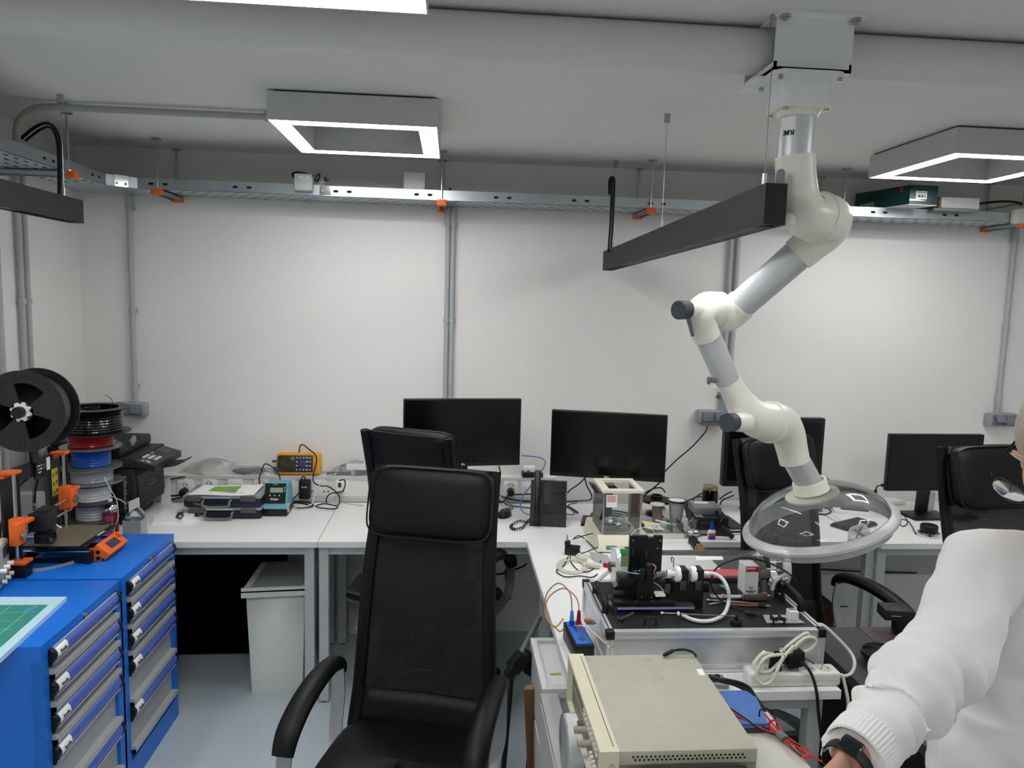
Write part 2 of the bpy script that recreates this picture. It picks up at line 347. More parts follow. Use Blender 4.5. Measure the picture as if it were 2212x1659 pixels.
# strut hangers with orange caps and threaded rods
def hanger(p, q, rods, label):
    """channel from p to q under the tray; rods = distances along it"""
    p, q = V(p), V(q); d = (q-p).normalized(); s = V((-d.y, d.x, 0)); c = (p+q)/2
    t = thing('tray_hanger', label, 'tray hanger', (c.x, c.y, p.z), group='tray hangers with orange end caps')
    m = MB(); e = .002; h = .021; wd = .02
    m.slab([p+s*wd, q+s*wd, q-s*wd, p-s*wd], (0, 0, -e))
    for k in (1, -1): m.slab([p+s*wd*k, q+s*wd*k, q+s*(wd-e)*k, p+s*(wd-e)*k], (0, 0, -h)); m.slab([p+s*wd*k-V((0, 0, h)), q+s*wd*k-V((0, 0, h)), q+s*(wd-.007)*k-V((0, 0, h)), p+s*(wd-.007)*k-V((0, 0, h))], (0, 0, e))
    part('channel', m, galv, t)
    for e0, dd in ((p, d), (q, -d)):
        R = Mx((dd, s, V((0, 0, 1)))).transposed()
        part('end_cap', MB().box(e0+dd*.012-V((0, 0, .011)), (.03, .046, .026), R=R, bev=.002), orange, t)
    for u in rods:
        r = p+d*u; part('threaded_rod', MB().cyl((r.x, r.y, p.z-.018), (r.x, r.y, CEIL), .0045, n=8).cyl((r.x, r.y, CEIL-.006), (r.x, r.y, CEIL), .022, n=14).cyl((r.x, r.y, p.z), (r.x, r.y, p.z+.008), .009, n=6), steel, t)
ZH = 2.233
hx = at(335, 408, z=ZH).x
for x, lb in ((hx, 'tray hanger with orange end caps near the left corner of the back wall'), (-.055, 'tray hanger with orange end cap at the pair of conduits behind the left monitor'),
              (.94, 'tray hanger with orange end cap beside the black cords of the linear lamp'), (1.90, 'tray hanger hidden under the right part of the tray behind the suction arm'), (2.83, 'tray hanger with orange end caps at the far right of the cable tray')):
    hanger((x, 3.515, ZH), (x, 3.797, ZH), (.022, .27), lb)
hanger((-1.795, 3.1, ZH), (-1.48, 3.1, ZH), (.02, .29), 'tray hanger with orange end caps under the left wall tray')
# ================= conduits and socket boxes =================
def conduit(pts, r, label, clips=(), sleeve=()):
    t = thing('conduit', label, 'conduit', pts[-1], group='grey wall conduits')
    part('pipe', MB().tube(pts, r, 12, sub=1 if len(pts) == 2 else 6), cond, t)
    for c in clips:
        c = V(c); ax = 'w' if abs(c.y-WALL) < .04 else 'l'
        m = MB().cyl(c-V((0, 0, .011)), c+V((0, 0, .011)), r+.004, n=14)
        if ax == 'w': m.span((c.x-.006, c.y, c.z-.008), (c.x+.02, WALL, c.z+.008))
        else: m.span((LEFT, c.y-.006, c.z-.008), (c.x, c.y+.012, c.z+.008))
        part('clip', m, cond, t)
    for c in sleeve: part('sleeve', MB().cyl(V(c)-V((0, 0, .03)), V(c)+V((0, 0, .03)), r+.003, n=14), cond, t)
def vc(px, py, z0, z1, r, label, clips, sleeve):
    x = at(px, py, y=WALL-.02).x
    conduit([(x, WALL-.02, z1), (x, WALL-.02, z0)], r, label, [(x, WALL-.02, z) for z in clips], [(x, WALL-.02, z) for z in sleeve])
vc(285, 640, 1.235, 2.236, .0125, 'grey conduit dropping to the socket box behind the filament spools', (2.17, 1.68, 1.31), (1.28, 2.2))
vc(965, 660, .87, 2.236, .0125, 'left one of the twin grey conduits going down behind the left monitor', (2.15, 1.67), (2.19,))
vc(976, 660, .87, 2.236, .0125, 'right one of the twin grey conduits going down behind the left monitor', (2.15, 1.67), (2.19,))
vc(1573, 640, 1.235, 2.236, .0125, 'left one of the twin grey conduits behind the suction arm', (1.8,), ())
vc(1588, 640, 1.235, 2.236, .0125, 'right one of the twin grey conduits behind the suction arm', (1.8,), ())
vc(2180, 640, 1.238, 2.236, .014, 'grey conduit dropping from the tray to the socket box behind the person', (2.17, 1.7, 1.33), (1.3, 2.2))
for px, lb in ((47, 'left one of the twin grey conduits on the left wall'), (60, 'right one of the twin grey conduits on the left wall')):
    y = at(px, 640, x=LEFT+.02).y; conduit([(LEFT+.02, y, 2.236), (LEFT+.02, y, 1.0)], .012, lb, [(LEFT+.02, y, 1.72)])
y = at(1, 700, x=LEFT+.02).y; conduit([(LEFT+.02, y, 2.236), (LEFT+.02, y, 1.0)], .012, 'grey conduit on the left wall at the very edge of the photo')
# flexible conduit to the ceiling light
x0 = at(100, 230, z=CEIL-.02); x1 = at(577, 253, z=CEIL-.02); yy = 2.93
t = thing('conduit', 'grey conduit clipped to the ceiling from the corner to the square light', 'conduit', (-1.1, yy, CEIL-.02))
part('pipe', MB().cyl((-1.46, yy, CEIL-.022), (-.628, yy, CEIL-.022), .0125, n=12), cond, t)
for x in (-1.43, -.70): part('clip', MB().cyl((x-.01, yy, CEIL-.022), (x+.01, yy, CEIL-.022), .017, n=12).span((x-.008, yy-.02, CEIL-.012), (x+.008, yy+.02, CEIL)), cond, t)
part('flexible_bend', MB().tube([(-1.46, yy, CEIL-.022), (-1.53, yy, CEIL-.03), (-1.585, yy, CEIL-.07), (-1.60, yy, CEIL-.13), (-1.60, yy, 2.245)], .0135, 12), mat('flex_beige', '#b3afa6', .6, noise=.2, scale=120), t)
sockg = mat('socket_grey', '#9ea3a8', .45); sockl = mat('socket_lid', '#82878d', .4)
def socket_box(xa, xb, za, zb, label, plugged=False):
    t = thing('socket_box', label, 'socket box', ((xa+xb)/2, WALL, za)); h = zb-za; y = WALL-.055
    part('box', MB().box(((xa+xb)/2, WALL-.0275, (za+zb)/2), (xb-xa, .055, h), bev=.012), sockg, t)
    w2 = (xb-xa-.03)/2
    for i in range(2):
        c = xa+.015+w2*(i+.5)
        part('rim', MB().box((c, y-.002, (za+zb)/2), (w2-.004, .006, h-.016), bev=.003), mat('socket_rim', '#70757b', .5), t)
        lid = plugged and i == 0
        R = rot(0, -35) if lid else None
        part('lid', MB().box((c, y-.008-(.012 if lid else 0), (za+zb)/2+(.012 if lid else .001)), (w2-.016, .006, h-.028), R=R, bev=.003), sockl, t)
    return t
socket_box(-1.66, -1.50, 1.158, 1.226, 'grey double socket box on the back wall behind the filament spools')
socket_box(1.303, 1.47, 1.16, 1.232, 'grey double socket box on the back wall behind the suction arm')
socket_box(2.93, 3.10, 1.165, 1.238, 'grey double socket box on the back wall behind the person', True)
# ================= things on the tray =================
p0, p1 = at(638, 376, y=3.54), at(677, 414, y=3.54)
t = thing('junction_box', 'small white junction box strapped to the front of the cable tray', 'junction box', (p0.x, 3.52, p1.z))
part('box', MB().box(((p0.x+p1.x)/2, 3.528, (p0.z+p1.z)/2), (p1.x-p0.x, .044, p0.z-p1.z), bev=.008), mat('junction_grey', '#c4c5bf', .5), t)
part('sticker', MB().box(((p0.x+p1.x)/2+.003, 3.5055, p0.z-.018), (.04, .001, .012)), white, t)
text('2 LYSE', .010, blackm, t, ((p0.x+p1.x)/2+.003, 3.5045, p0.z-.018), (1, 0, 0), (0, 0, 1))
part('cable_gland', MB().tube([(p0.x, 3.535, p0.z-.02), (p0.x-.012, 3.54, p0.z), (p0.x+.02, 3.55, p0.z+.008), (p1.x, 3.55, p0.z-.004)], .006, 8), blk, t)
cable([at(680, 392, y=3.57), at(684, 380, y=3.57), at(690, 376, y=3.58), at(689, 386, y=3.585), at(683, 393, y=3.585)], .0035, blk, 'cable_coil', 'small black loop of wire between the junction box and the bulb lamp')
t = thing('bulb_lamp', 'small white tubular lamp lying on the tray beside the junction box', 'lamp', at(700, 396, y=3.6))
a, b = at(694, 398, y=3.62), at(709, 383, y=3.58); part('socket', MB().cyl(a, a+(b-a)*.6, .013, .014), white, t); part('reflector', MB().cyl(a+(b-a)*.6, b, .013, .012), chrome, t)
p0, p1 = at(872, 371, y=3.6), at(918, 410, y=3.6)
solo('white_box', MB().span((p0.x, 3.6, 2.24), (p1.x, 3.66, p0.z), bev=.002), mat('pearl_carton', '#dcdce2', .25), 'small pearly white carton standing in the tray above the joined conduits', 'box')
solo('cable_plug', MB().box((.02, 3.62, 2.262), (.07, .04, .03), bev=.012).cyl((-.03, 3.60, 2.262), (-.015, 3.60, 2.30), .006), darkg, 'small dark plug lying in the tray just right of the white carton', 'plug')
green = mat('green_carton', '#0e3b38', .3); tan = mat('tan_card', '#8f6b2a', .7); cardw = mat('carton_white', '#d9d9d6', .5)
f0, f1, f2 = at(1970, 433, y=3.45), at(1998, 436, y=3.45), at(2000, 380, y=3.45)
t = thing('carton', 'dark green carton with a white barcode sticker lying on the cable tray', 'carton', (2.3, 3.6, 2.285))
q = [at(1964, 436, y=3.42), at(2024, 440, y=3.42)]; zz = 2.285
A = V((q[0].x, 3.42, zz)); B = V((q[1].x, 3.42, zz)); W = V((-.085, .33, 0)); hh = .09
m = MB(); m.slab([A+V((0, 0, hh)), B+V((0, 0, hh)), B+W+V((0, 0, hh)), A+W+V((0, 0, hh))], (0, 0, -hh)); part('sleeve', m, green, t)
m = MB().slab([A+V((0, 0, .0)), B, B+W, A+W], (0, 0, -.003)); part('bottom_flap', m, cardw, t)
m = MB().slab([A+V((.03, -.001, .062)), A+V((.085, -.001, .062)), A+V((.085, -.001, .025)), A+V((.03, -.001, .025))], (0, .0012, 0)); part('barcode_sticker', m, white, t)
m = MB()
for i, x in enumerate((.038, .044, .048, .053, .059, .063, .07, .075)): m.span(A+V((x, -.0015, .032)), A+V((x+(.003 if i % 3 else .0015), -.0018, .046)))
part('barcode', m, blackm, t)
text('GTRAM-REM', .009, blackm, t, A+V((.0575, -.0016, .055)), (1, 0, 0), (0, 0, 1)); text('Real Large Spain', .013, mat('gold_print', '#55604c', .5), t, A+V((.06, -.0012, .08)), (1, 0, 0), (0, 0, 1))
m = MB().slab([A+V((.0, -.001, .026)), A+V((.04, -.001, .024)), A+V((.085, -.001, .018)), A+V((.0, -.001, .016))], (0, .0012, 0)); part('white_print', m, white, t)
nW = W.normalized(); text('GREAT VALUE', .02, mat('dark_print', '#20302c', .5), t, A+W*.6+V((-.0015, 0, .05)), -nW, (0, 0, 1)); m = MB()
for i in range(4): m.slab([A+W*(.62+.02*(i % 2))+V((-.0012, 0, .032-i*.007)), A+W*(.9)+V((-.0012, 0, .030-i*.007)), A+W*.9+V((-.0012, 0, .027-i*.007)), A+W*(.62+.02*(i % 2))+V((-.0012, 0, .029-i*.007))], (.001, 0, 0))
part('white_print', m, cardw, t)
m = MB().slab([A+W*.12+V((-.0012, 0, .085)), A+W*.17+V((-.0012, 0, .085)), A+W*.17+V((-.0012, 0, .06)), A+W*.12+V((-.0012, 0, .06))], (.001, 0, 0)); part('red_ribbon_print', m, red, t)
a, b = at(2036, 414, y=3.52), at(2117, 439, y=3.52)
t = thing('foam_box', 'white foil wrapped box lying beside the green carton on the tray', 'box', (a.x, 3.6, b.z)); zb = 2.285
part('wrapped_box', MB().box(((a.x+b.x)/2, 3.62, zb+.03), (b.x-a.x, .2, .055), bev=.006), mat('foil_white', '#e8e8ec', .3, .2, noise=.15, scale=25, bump=.6), t)
part('card_side', MB().box((a.x-.006, 3.62, zb+.03), (.010, .19, .055)), tan, t)
solo('flat_carton', MB().slab([(a.x-.05, 3.50, 2.2845), (b.x-.02, 3.50, 2.2845), (b.x, 3.76, 2.2845), (a.x-.02, 3.76, 2.2845)], (0, 0, -.012)), mat('grey_card', '#8a8784', .7), 'flattened grey carton under the white wrapped box on the tray', 'carton')
cable([at(2075, 448, y=3.6), at(2110, 441, y=3.6), at(2150, 436, y=3.6), at(2190, 436, y=3.62), at(2230, 446, y=3.64)], .006, blk, 'power_cable', 'thick black cable bowed along the tray at the far right')
cable([at(2130, 452, y=3.66), at(2165, 447, y=3.66), at(2198, 442, y=3.68), at(2230, 452, y=3.70)], .004, mat('yellow_green', '#8f9a3a', .5), 'earth_wire', 'thin yellow green wire in the tray at the far right')
a = at(2188, 468, y=3.53); solo('junction_box', MB().box((a.x+.06, 3.525, 2.262), (.12, .05, .075), bev=.01), mat('junction_beige', '#c9c6ba', .5), 'beige junction box on the tray at the right edge of the photo', 'junction box')
# ================= exhaust duct =================
duct = mat('duct_paint', '#e3e2dd', .45, noise=.02)
solo('exhaust_duct', MB().cyl((LEFT+.001, 1.85, 2.405), (RIGHT-.001, 1.852, 2.405), .054, n=40), duct, 'painted round exhaust duct running along the ceiling above the suction arm', 'duct')
# ================= blue drawer cabinets =================
cabb = mat('cabinet_blue', '#1571d8', .38, noise=.04, scale=200, bump=.08); cabd = mat('drawer_grey', '#a9adaf', .4); railm = mat('drawer_rail', '#b9bcbc', .35, .2)
hnd = mat('handle_blue', '#4a66c6', .3, coat=.4); lip = mat('label_edge', '#d9dbe4', .25, .5)
def cabinet(y0, y1, label):
    x0, x1 = -1.72, -1.12; zt = CAB
    t = thing('drawer_cabinet', label, 'drawer cabinet', (-1.42, (y0+y1)/2, 0), group='blue drawer cabinets')
    b = MB(); e = .02
    b.span((x0, y0, 0), (x1, y0+e, zt-.003)); b.span((x0, y1-e, 0), (x1, y1, zt-.05)); b.span((x0, y0+e, 0), (x0+e, y1-e, zt-.05)); b.span((x0+e, y0+e, .0), (x1, y1-e, .09)); b.span((x1-.045, y0+e, .09), (x1-.03, y1-e, zt-.05))
    for y in (y0, y1-.035): b.span((x1-.03, y, .09), (x1, y+.035, zt-.05))
    part('body', b, cabb, t)
    part('top', MB().box(((x0+x1)/2, (y0+y1)/2, zt-.0245), (x1-x0, y1-y0-.002, .049), bev=.003), cabb, t)
    c = (y0+y1)/2+.0
    part('lock', MB().cyl((x1-.002, c, zt-.018), (x1+.006, c, zt-.018), .010, n=16).span((x1+.006, c-.0015, zt-.026), (x1+.022, c+.0015, zt-.008)) if y0 > 2.3 else MB().cyl((x1-.002, c, zt-.018), (x1+.006, c, zt-.018), .010, n=16), steel, t)
    s = MB()
    for dx, dy in ((-.06, .06), (-.06, -.06), (-.52, .06), (-.52, -.06), (-.28, .06), (-.28, -.06)): s.cyl((x1+dx, (y1 if dy < 0 else y0)+dy, zt), (x1+dx, (y1 if dy < 0 else y0)+dy, zt+.0005), .005, n=8)
    tops = [.742+.022, .642+.022, .545+.02, .447+.02, .275+.02]; bots = [.672, .573, .474, .298, .118]
    for a, z0 in zip(tops, bots):
        d = MB().span((x1-.03, y0+.036, z0), (x1-.012, y1-.036, a)); dr = part('drawer', d, cabd, t)
        part('rail', MB().span((x1-.012, y0+.036, z0), (x1+.012, y1-.034, z0+.016)).span((x1-.004, y0+.036, z0+.0), (x1+.012, y0+.044, z0+.03)), railm, dr)
        zc = a-.024; n = 10; prof = [(x1-.012+.028*math.sin(PI*i/n)**.8, zc+.0235*math.cos(PI*i/n)) for i in range(n+1)]
        h = MB(); ya, yb = y0+.05, y1-.045
        h.add([V((p, y, q)) for y in (ya, yb) for p, q in prof], [(i, i+1, n+2+i, n+1+i) for i in range(n)], True)
        hd = part('handle', h, hnd, dr)
        for y in (ya-.016, yb):
            part('end_cap', MB().prism([(p-x1, q-zc) for p, q in [(x1-.012, zc-.027)]+[(x1-.012+.031*math.sin(PI*i/8)**.8, zc+.025*math.cos(PI*i/8)) for i in range(8)]+[(x1+.006, zc-.030)]], (x1, y, zc), (1, 0, 0), (0, 0, 1), -.014), blackp, hd)
        part('label_rail', MB().span((x1+.004, ya, zc+.020), (x1+.009, yb, zc+.024)).span((x1+.002, ya, zc-.024), (x1+.012, yb, zc-.020)), lip, hd)
        lb = part('label', MB().add([V((p+.0015, y, q)) for y in (ya+.003, ya+.062) for p, q in prof[2:8]], [(i, i+1, 6+i+1, 6+i) for i in range(5)], True), white, hd)
        text('bude', .017, darkg, dr, (x1+.0195, ya+.034, zc+.003), (0, 1, 0), (-.25, 0, .97))
    return t
cabinet(2.05, 2.542, 'nearer blue drawer cabinet, with the green cutting mat on top')
cabinet(2.555, 3.045, 'farther blue drawer cabinet, with the orange and black 3D printer on top')
# ================= desks =================
def desk(poly, legs, label, beams=(), t_=.025, tm=None):
    cx = sum(p[0] for p in poly)/len(poly); cy = sum(p[1] for p in poly)/len(poly)
    t = thing('desk', label, 'desk', (cx, cy, 0), group='white office desks')
    part('tabletop', MB().prism(poly, (0, 0, DESK-t_), (1, 0, 0), (0, 1, 0), t_), tm or deskw, t)
    for x, y in legs:
        g = part('leg', MB().span((x-.02, y-.02, .006), (x+.02, y+.02, DESK-t_)), deskg, t)
        part('foot', MB().cyl((x, y, 0), (x, y, .006), .018, n=12), blackp, g)
    for a, b in beams: part('beam', MB().span((a[0], a[1], DESK-t_-.04), (b[0], b[1], DESK-t_)), deskg, t)
YF = 3.10
A0 = LEFT+.005
desk([(A0, YF), (-.5535, YF), (-.5535, 3.715), (A0, 3.715)], [(-.59, 3.14), (-.59, 3.69), (-1.75, 3.14), (-1.75, 3.69)], 'white desk at the left of the back wall, under the printer and the blue cases', [((-1.73, 3.13), (-.61, 3.15))])
desk([(-.5505, YF), (1.0935, YF), (1.0935, 3.715), (-.5505, 3.715)], [(-.529, 3.14), (-.529, 3.69)], 'white desk in the middle, under the telephone and the two left monitors', [((-.51, 3.67), (1.05, 3.69)), ((-.51, 3.13), (.38, 3.15))])
desk([(.345, 1.845), (1.09, 1.845), (1.09, 3.098), (.345, 3.098)], [(.408, 2.92), (1.06, 3.02), (1.03, 1.885), (.43, 1.885)], 'white return desk coming towards the camera under the aluminium case', [((.45, 1.87), (1.01, 1.9))])
desk([(1.096, YF), (1.95, YF), (1.95, 3.79), (1.096, 3.79)], [(1.93, 3.14), (1.93, 3.72), (1.13, 3.14)], 'white desk behind the suction hood, left of the desk seam', [((1.15, 3.13), (1.91, 3.15))])
desk([(1.953, YF-.025), (3.4, YF-.025), (3.4, 3.79), (1.953, 3.79)], [(1.972, 3.12), (1.972, 3.72), (3.36, 3.12)], 'white desk at the right under the small low monitor', [((1.99, 3.11), (3.34, 3.13))])
# under-desk panel behind the right desks
solo('modesty_panel', MB().span((1.10, 3.775, .32), (3.4, 3.795, .70)), mat('panel_grey', '#c9c8c2', .6), 'pale grey back panel under the right desks', 'panel')
# ================= wall trunking =================
trk = mat('trunking_white', '#eceae4', .4); sock = mat('socket_white', '#f6f5f1', .35)
y0 = 3.722; tx0, tx1 = LEFT+.003, .56
t = thing('wall_trunking', 'white socket trunking along the wall behind the left desks', 'trunking', ((tx0+tx1)/2, 3.76, .745))
part('body', MB().span((tx0, y0, .752), (tx1, WALL, .868)), trk, t)
m = MB().span((tx0, y0-.004, .752), (tx1, y0, .766)).span((tx0, y0-.004, .852), (tx1, y0, .868)).span((tx0, y0-.002, .737), (tx1, WALL, .752)); part('edge_strip', m, mat('trunking_edge', '#d5d6d5', .45), t)
def outlet(px, py, kind='fr', plug=False):
    p = at(px, py, y=y0); x, z = p.x, min(max(p.z, .785), .835)
    pl = part('faceplate', MB().box((x, y0-.003, .809), (.075, .008, .084), bev=.003), sock, t)
    if kind == 'fr':
        k = MB(); k.lathe([(.021, 0), (.021, .004), (.018, .004), (.0165, -.004), (.0, -.004)], (x, y0-.006, z), (0, -1, 0), 24); part('socket', k, sock, pl)
        k = MB()
        for dx in (-.009, .009): k.cyl((x+dx, y0-.0065, z+.003), (x+dx, y0-.0085, z+.003), .003, n=8)
        k.cyl((x, y0-.006, z-.009), (x, y0-.014, z-.009), .002, n=8); part('pin', k, blackm, pl)
        if plug:
            k = MB().cyl((x, y0-.003, z-.028), (x, y0-.045, z-.03), .02, .017, n=18); part('socket', k, blackp, pl)
    elif kind == 'double':
        k = MB()
        for dx in (-.05, -.03, .03, .05): k.span((x+dx-.003, y0-.009, z-.006), (x+dx+.003, y0-.007, z+.002))
        part('pin', k, blackm, pl)
    else: part('switch', MB().box((x-.014, y0-.011, z), (.016, .01, .03), bev=.002), sock, pl)
outlet(400, 1048, plug=True); outlet(452, 1044, plug=True); outlet(508, 1046, 'double'); outlet(567, 1044); outlet(620, 1042); outlet(688, 1060, 'double'); outlet(738, 1062)
outlet(1103, 1049, plug=True); outlet(1141, 1053, 'switch')
# ================= office chairs =================
vin = mat('black_vinyl', '#060608', .45, noise=.2, scale=400, bump=.25, spec=.35); netm = mesh_cloth('black_mesh', '#030304'); silver = mat('silver_frame', '#a5a8ab', .35, .7)
def chair(loc, rz, label, T=1.255):
    t = thing('office_chair', label, 'office chair', (loc[0], loc[1], 0), rz, 'black office chairs with mesh backs'); k = dict(parent=t, local=True)
    s = MB()
    def seat(u, v):      # cushion with rounded edge
        a = 2*PI*u; r = math.sin(PI*v); ca, sa = math.cos(a), math.sin(a); e = .42
        return V((.235*math.copysign(abs(ca)**e, ca)*min(1, r**.35), -.02+.235*math.copysign(abs(sa)**e, sa)*min(1, r**.35), .445-.04*math.cos(PI*v)-.02*max(0, -sa)))
    part('seat', s.grid(seat, 40, 14), vin, **k)
    sp = spline([V((0, y, z)) for y, z in ((.175, .44), (.21, .54), (.225, .68), (.235, .82), (.26, .98), (.30, 1.12), (.335, T-.01))], 6)
    hw = lambda z: .215-.03*min(1, max(0, (z-.5)/.6))
    L = len(sp)-1
    part('mesh_back', MB().grid(lambda u, v: sp[round(v*L)]+V(((2*u-1)*(hw(sp[round(v*L)].z)-.01), .018*(1-(2*u-1)**2), 0)), 12, L), netm, **k)
    for q in (-1, 1):
        part('back_frame', MB().tube([p+V((q*hw(p.z), 0, 0)) for p in sp[::3]], .021, 10, flat=.7, up=V((0, 1, 0))), vin, **k)
    part('lumbar_panel', MB().grid(lambda u, v: V(((2*u-1)*.212, .178+.035*v+.012*(1-(2*u-1)**2), .43+.12*v)), 10, 3), vin, solid=.02, **k)
    hz = T-.105; hp = MB(); R = rot(0, -15)
    def pad(u, v):
        a = 2*PI*u; ca, sa = math.cos(a), math.sin(a); r = math.sin(PI*v); e = .33
        return V((0, .268, hz))+R @ V((.198*math.copysign(abs(ca)**e, ca)*min(1, r**.4), -.034*math.cos(PI*v)*-1-.0*sa, .108*math.copysign(abs(sa)**e, sa)*min(1, r**.4)))
    h = part('headrest', hp.grid(pad, 44, 14), vin, **k)
    ring = [V((0, .268-.018, hz))+R @ V((.197*math.copysign(abs(math.cos(a))**.33, math.cos(a)), -.004, .107*math.copysign(abs(math.sin(a))**.33, math.sin(a)))) for a in [2*PI*i/44 for i in range(44)]]
    sm = part('seam', MB().tube(ring, .003, 6, closed=True, sub=1), blackp, h, local=True)
    part('headrest_backing', MB().grid(lambda u, v: V((0, .305, hz))+R @ V(((2*u-1)*.185, .012*(1-(2*u-1)**2), (2*v-1)*.1)), 10, 6), vin, solid=.012, **k)
    for q in (-1, 1):
        x = q*.255
        f = part('arm_frame', MB().band([(x, -.185, .60), (x, -.20, .53), (x, -.17, .45), (x-q*.02, -.09, .395), (x-q*.03, .0, .385), (x-q*.02, .08, .40), (x, .135, .47), (x, .155, .56), (x, .145, .645)], (1, 0, 0), .042, .006), silver, **k)
        part('arm_pad', MB().tube([(x, .165, .625), (x, .15, .655), (x, .10, .675), (x, .0, .678), (x, -.10, .658), (x, -.175, .62), (x, -.205, .575)], [.022, .028, .031, .033, .034, .034, .03], 14, flat=.72, up=V((0, 0, 1))), vin, **k)
        part('arm_bracket', MB().span((x-q*.05-.03, -.03, .37), (x-q*.05+.03, .03, .39)), blackp, **k)
    part('mechanism', MB().box((0, 0, .385), (.36, .22, .04), bev=.01).cyl((0, 0, .09), (0, 0, .37), .03, .022), blackp, **k)
    for i in range(5):
        a = 2*PI*i/5+.3; d = V((math.cos(a), math.sin(a), 0))
        l = part('base_leg', MB().tube([d*.02+V((0, 0, .105)), d*.15+V((0, 0, .10)), d*.28+V((0, 0, .075))], [.03, .022, .016], 8, flat=.8), silver, **k)
        w = d*.285; n = V((-d.y, d.x, 0))
        part('caster', MB().cyl(w+n*.006+V((0, 0, .027)), w+n*.024+V((0, 0, .027)), .027, n=16).cyl(w-n*.006+V((0, 0, .027)), w-n*.024+V((0, 0, .027)), .027, n=16).cyl(w-n*.01+V((0, 0, .03)), w+n*.01+V((0, 0, .03)), .012, n=10).cyl(w+V((0, 0, .03)), w+V((0, 0, .07)), .008, n=8), blackp, l, local=True)
    return t
chair((-.122, 1.985), -15, 'black mesh office chair in the foreground, seat turned to the camera')
chair((-.026, 3.19), 154, 'black office chair pushed to the middle desk, seen from behind the front chair')
chair((1.46, 2.63), 22, 'black office chair behind the clear suction hood')
hp_ = at(2145, 957, z=1.33); chair((hp_.x+.035, hp_.y-.325), 10, 'black office chair at the right edge, behind the person', T=1.33)
# ================= monitors =================
bez = mat('bezel_black', '#0d0e0f', .4)
def monitor(a, b, h, label, foot, bz=.006, chin=.02, thick=.03, logo=None, low=.02, group='desktop monitors'):
    """a, b = lower left and lower right front corners"""
    a, b = V(a), V(b); d = (b-a).normalized(); n = V((d.y, -d.x, 0)).normalized(); U = V((0, 0, 1)); W = (b-a).length; c = (a+b)/2
    t = thing('monitor', label, 'monitor', (c.x-n.x*.08, c.y-n.y*.08, foot), group=group)
    R = Mx((d, -n, U)).transposed()
    part('housing', MB().box(c-n*thick/2+U*h/2, (W, thick, h), R=R, bev=.004), bez, t)
    part('screen', MB().box(c+n*.0005+U*(h/2+chin/2-bz/2), (W-2*bz, .002, h-chin-bz), R=R), screen, t)
    part('chin', MB().box(c+n*.0008+U*(chin/2), (W-.004, .003, chin-.003), R=R, bev=.001), bez, t)
    p = c-n*(thick+.02); zt = c.z+h*.45
    part('stand_neck', MB().slab([p+d*.035+U*(zt-c.z), p-d*.035+U*(zt-c.z), V((p.x, p.y, foot+.008))-d*.03-n*.02, V((p.x, p.y, foot+.008))+d*.03-n*.02], n*-.018), blackp, t)
    part('stand_foot', MB().box((p.x+n.x*.01, p.y+n.y*.01, foot+.006), (.22, .15, .012), R=R, bev=.004), blackp, t)
    if logo: text(logo, .011, white, t, c+n*.0028+U*(chin/2), d, U, bold=True)
    return t
p, q = at(872, 862, y=3.29), at(1127, 862, y=3.36)
monitor((p.x, p.y, p.z-.312), (q.x, q.y, p.z-.312), .312, 'large black monitor left of the telephone, half behind the chairs', DESK, logo='DELL')
p, q = at(1192, 885, y=3.40), at(1443, 900, y=3.27)
monitor((p.x, p.y, p.z-.315), (q.x, q.y, p.z-.315), .315, 'large black monitor right of the telephone, angled behind the glass balance', DESK, logo='DELL')
p, q = at(1569, 901, y=3.5), at(1784, 904, y=3.5)
monitor((p.x, p.y, p.z-.35), (q.x, q.y, p.z-.35), .35, 'black thick framed monitor behind the suction arm elbow', DESK, bz=.022, chin=.03, thick=.045)
p, q = at(1925, 938, y=3.45), at(2127, 945, y=3.47)
monitor((p.x, p.y, p.z-.29), (q.x, q.y, p.z-.29), .29, 'dark monitor standing low on the right desk', DESK, bz=.004, chin=.012)
# ================= suction arm =================
prn = mat('printed_white', '#f2f2f3', .6, noise=.03, scale=200, stretch=(1, 1, 8), bump=.2); armw = mat('arm_ivory', '#f1f0e2', .28, noise=.01); armt = mat('arm_tube', '#d4d6d8', .35, .35, noise=.03, scale=30); armg = mat('arm_grey', '#777c84', .45); knobm = mat('knob_grey', '#3f444b', .5)
arm = thing('suction_arm', 'white jointed fume suction arm hanging from the ceiling with a clear dome hood', 'suction arm', (.83, 1.797, CEIL))
b = MB(); x0, x1, ya, yb, zb = .742, .930, 1.745, 1.93, 2.333
b.span((x0, ya, zb), (x1, ya+.006, CEIL-.004)).span((x0, yb-.006, zb), (x1, yb, CEIL-.004)).span((x0, ya, zb), (x1, yb, zb+.008)).span((x0-.004, ya-.026, CEIL-.008), (x1+.02, yb+.02, CEIL-.0005)).span((x0-.02, ya+.05, zb-.006), (x1, yb-.004, zb))
for x in (x0, x1-.006): b.span((x, ya, zb), (x+.006, yb, zb+.02))
br = part('ceiling_bracket', b, prn, arm)
for x in (x0+.014, x1-.004): part('bolt', MB().cyl((x, ya-.012, CEIL-.008), (x, ya-.012, CEIL-.014), .012, n=16).cyl((x, ya-.012, CEIL-.014), (x, ya-.012, CEIL-.02), .007, n=6), steel, br)
c = V((.8305, 1.797, 0)); b = MB()
b.prism(rrect(.165, .135, .02), (c.x, c.y, 2.322), (1, 0, 0), (0, 1, 0), .011); b.prism(rrect(.120, .105, .018), (c.x, c.y, 2.262), (1, 0, 0), (0, 1, 0), .062)
hb = part('hanging_box', b, prn, arm)
for sx in (-1, 1):
    for sy in (-1, 1): part('bolt', MB().cyl((c.x+sx*.072, c.y+sy*.055, 2.322), (c.x+sx*.072, c.y+sy*.055, 2.312), .006, n=6), steel, hb)
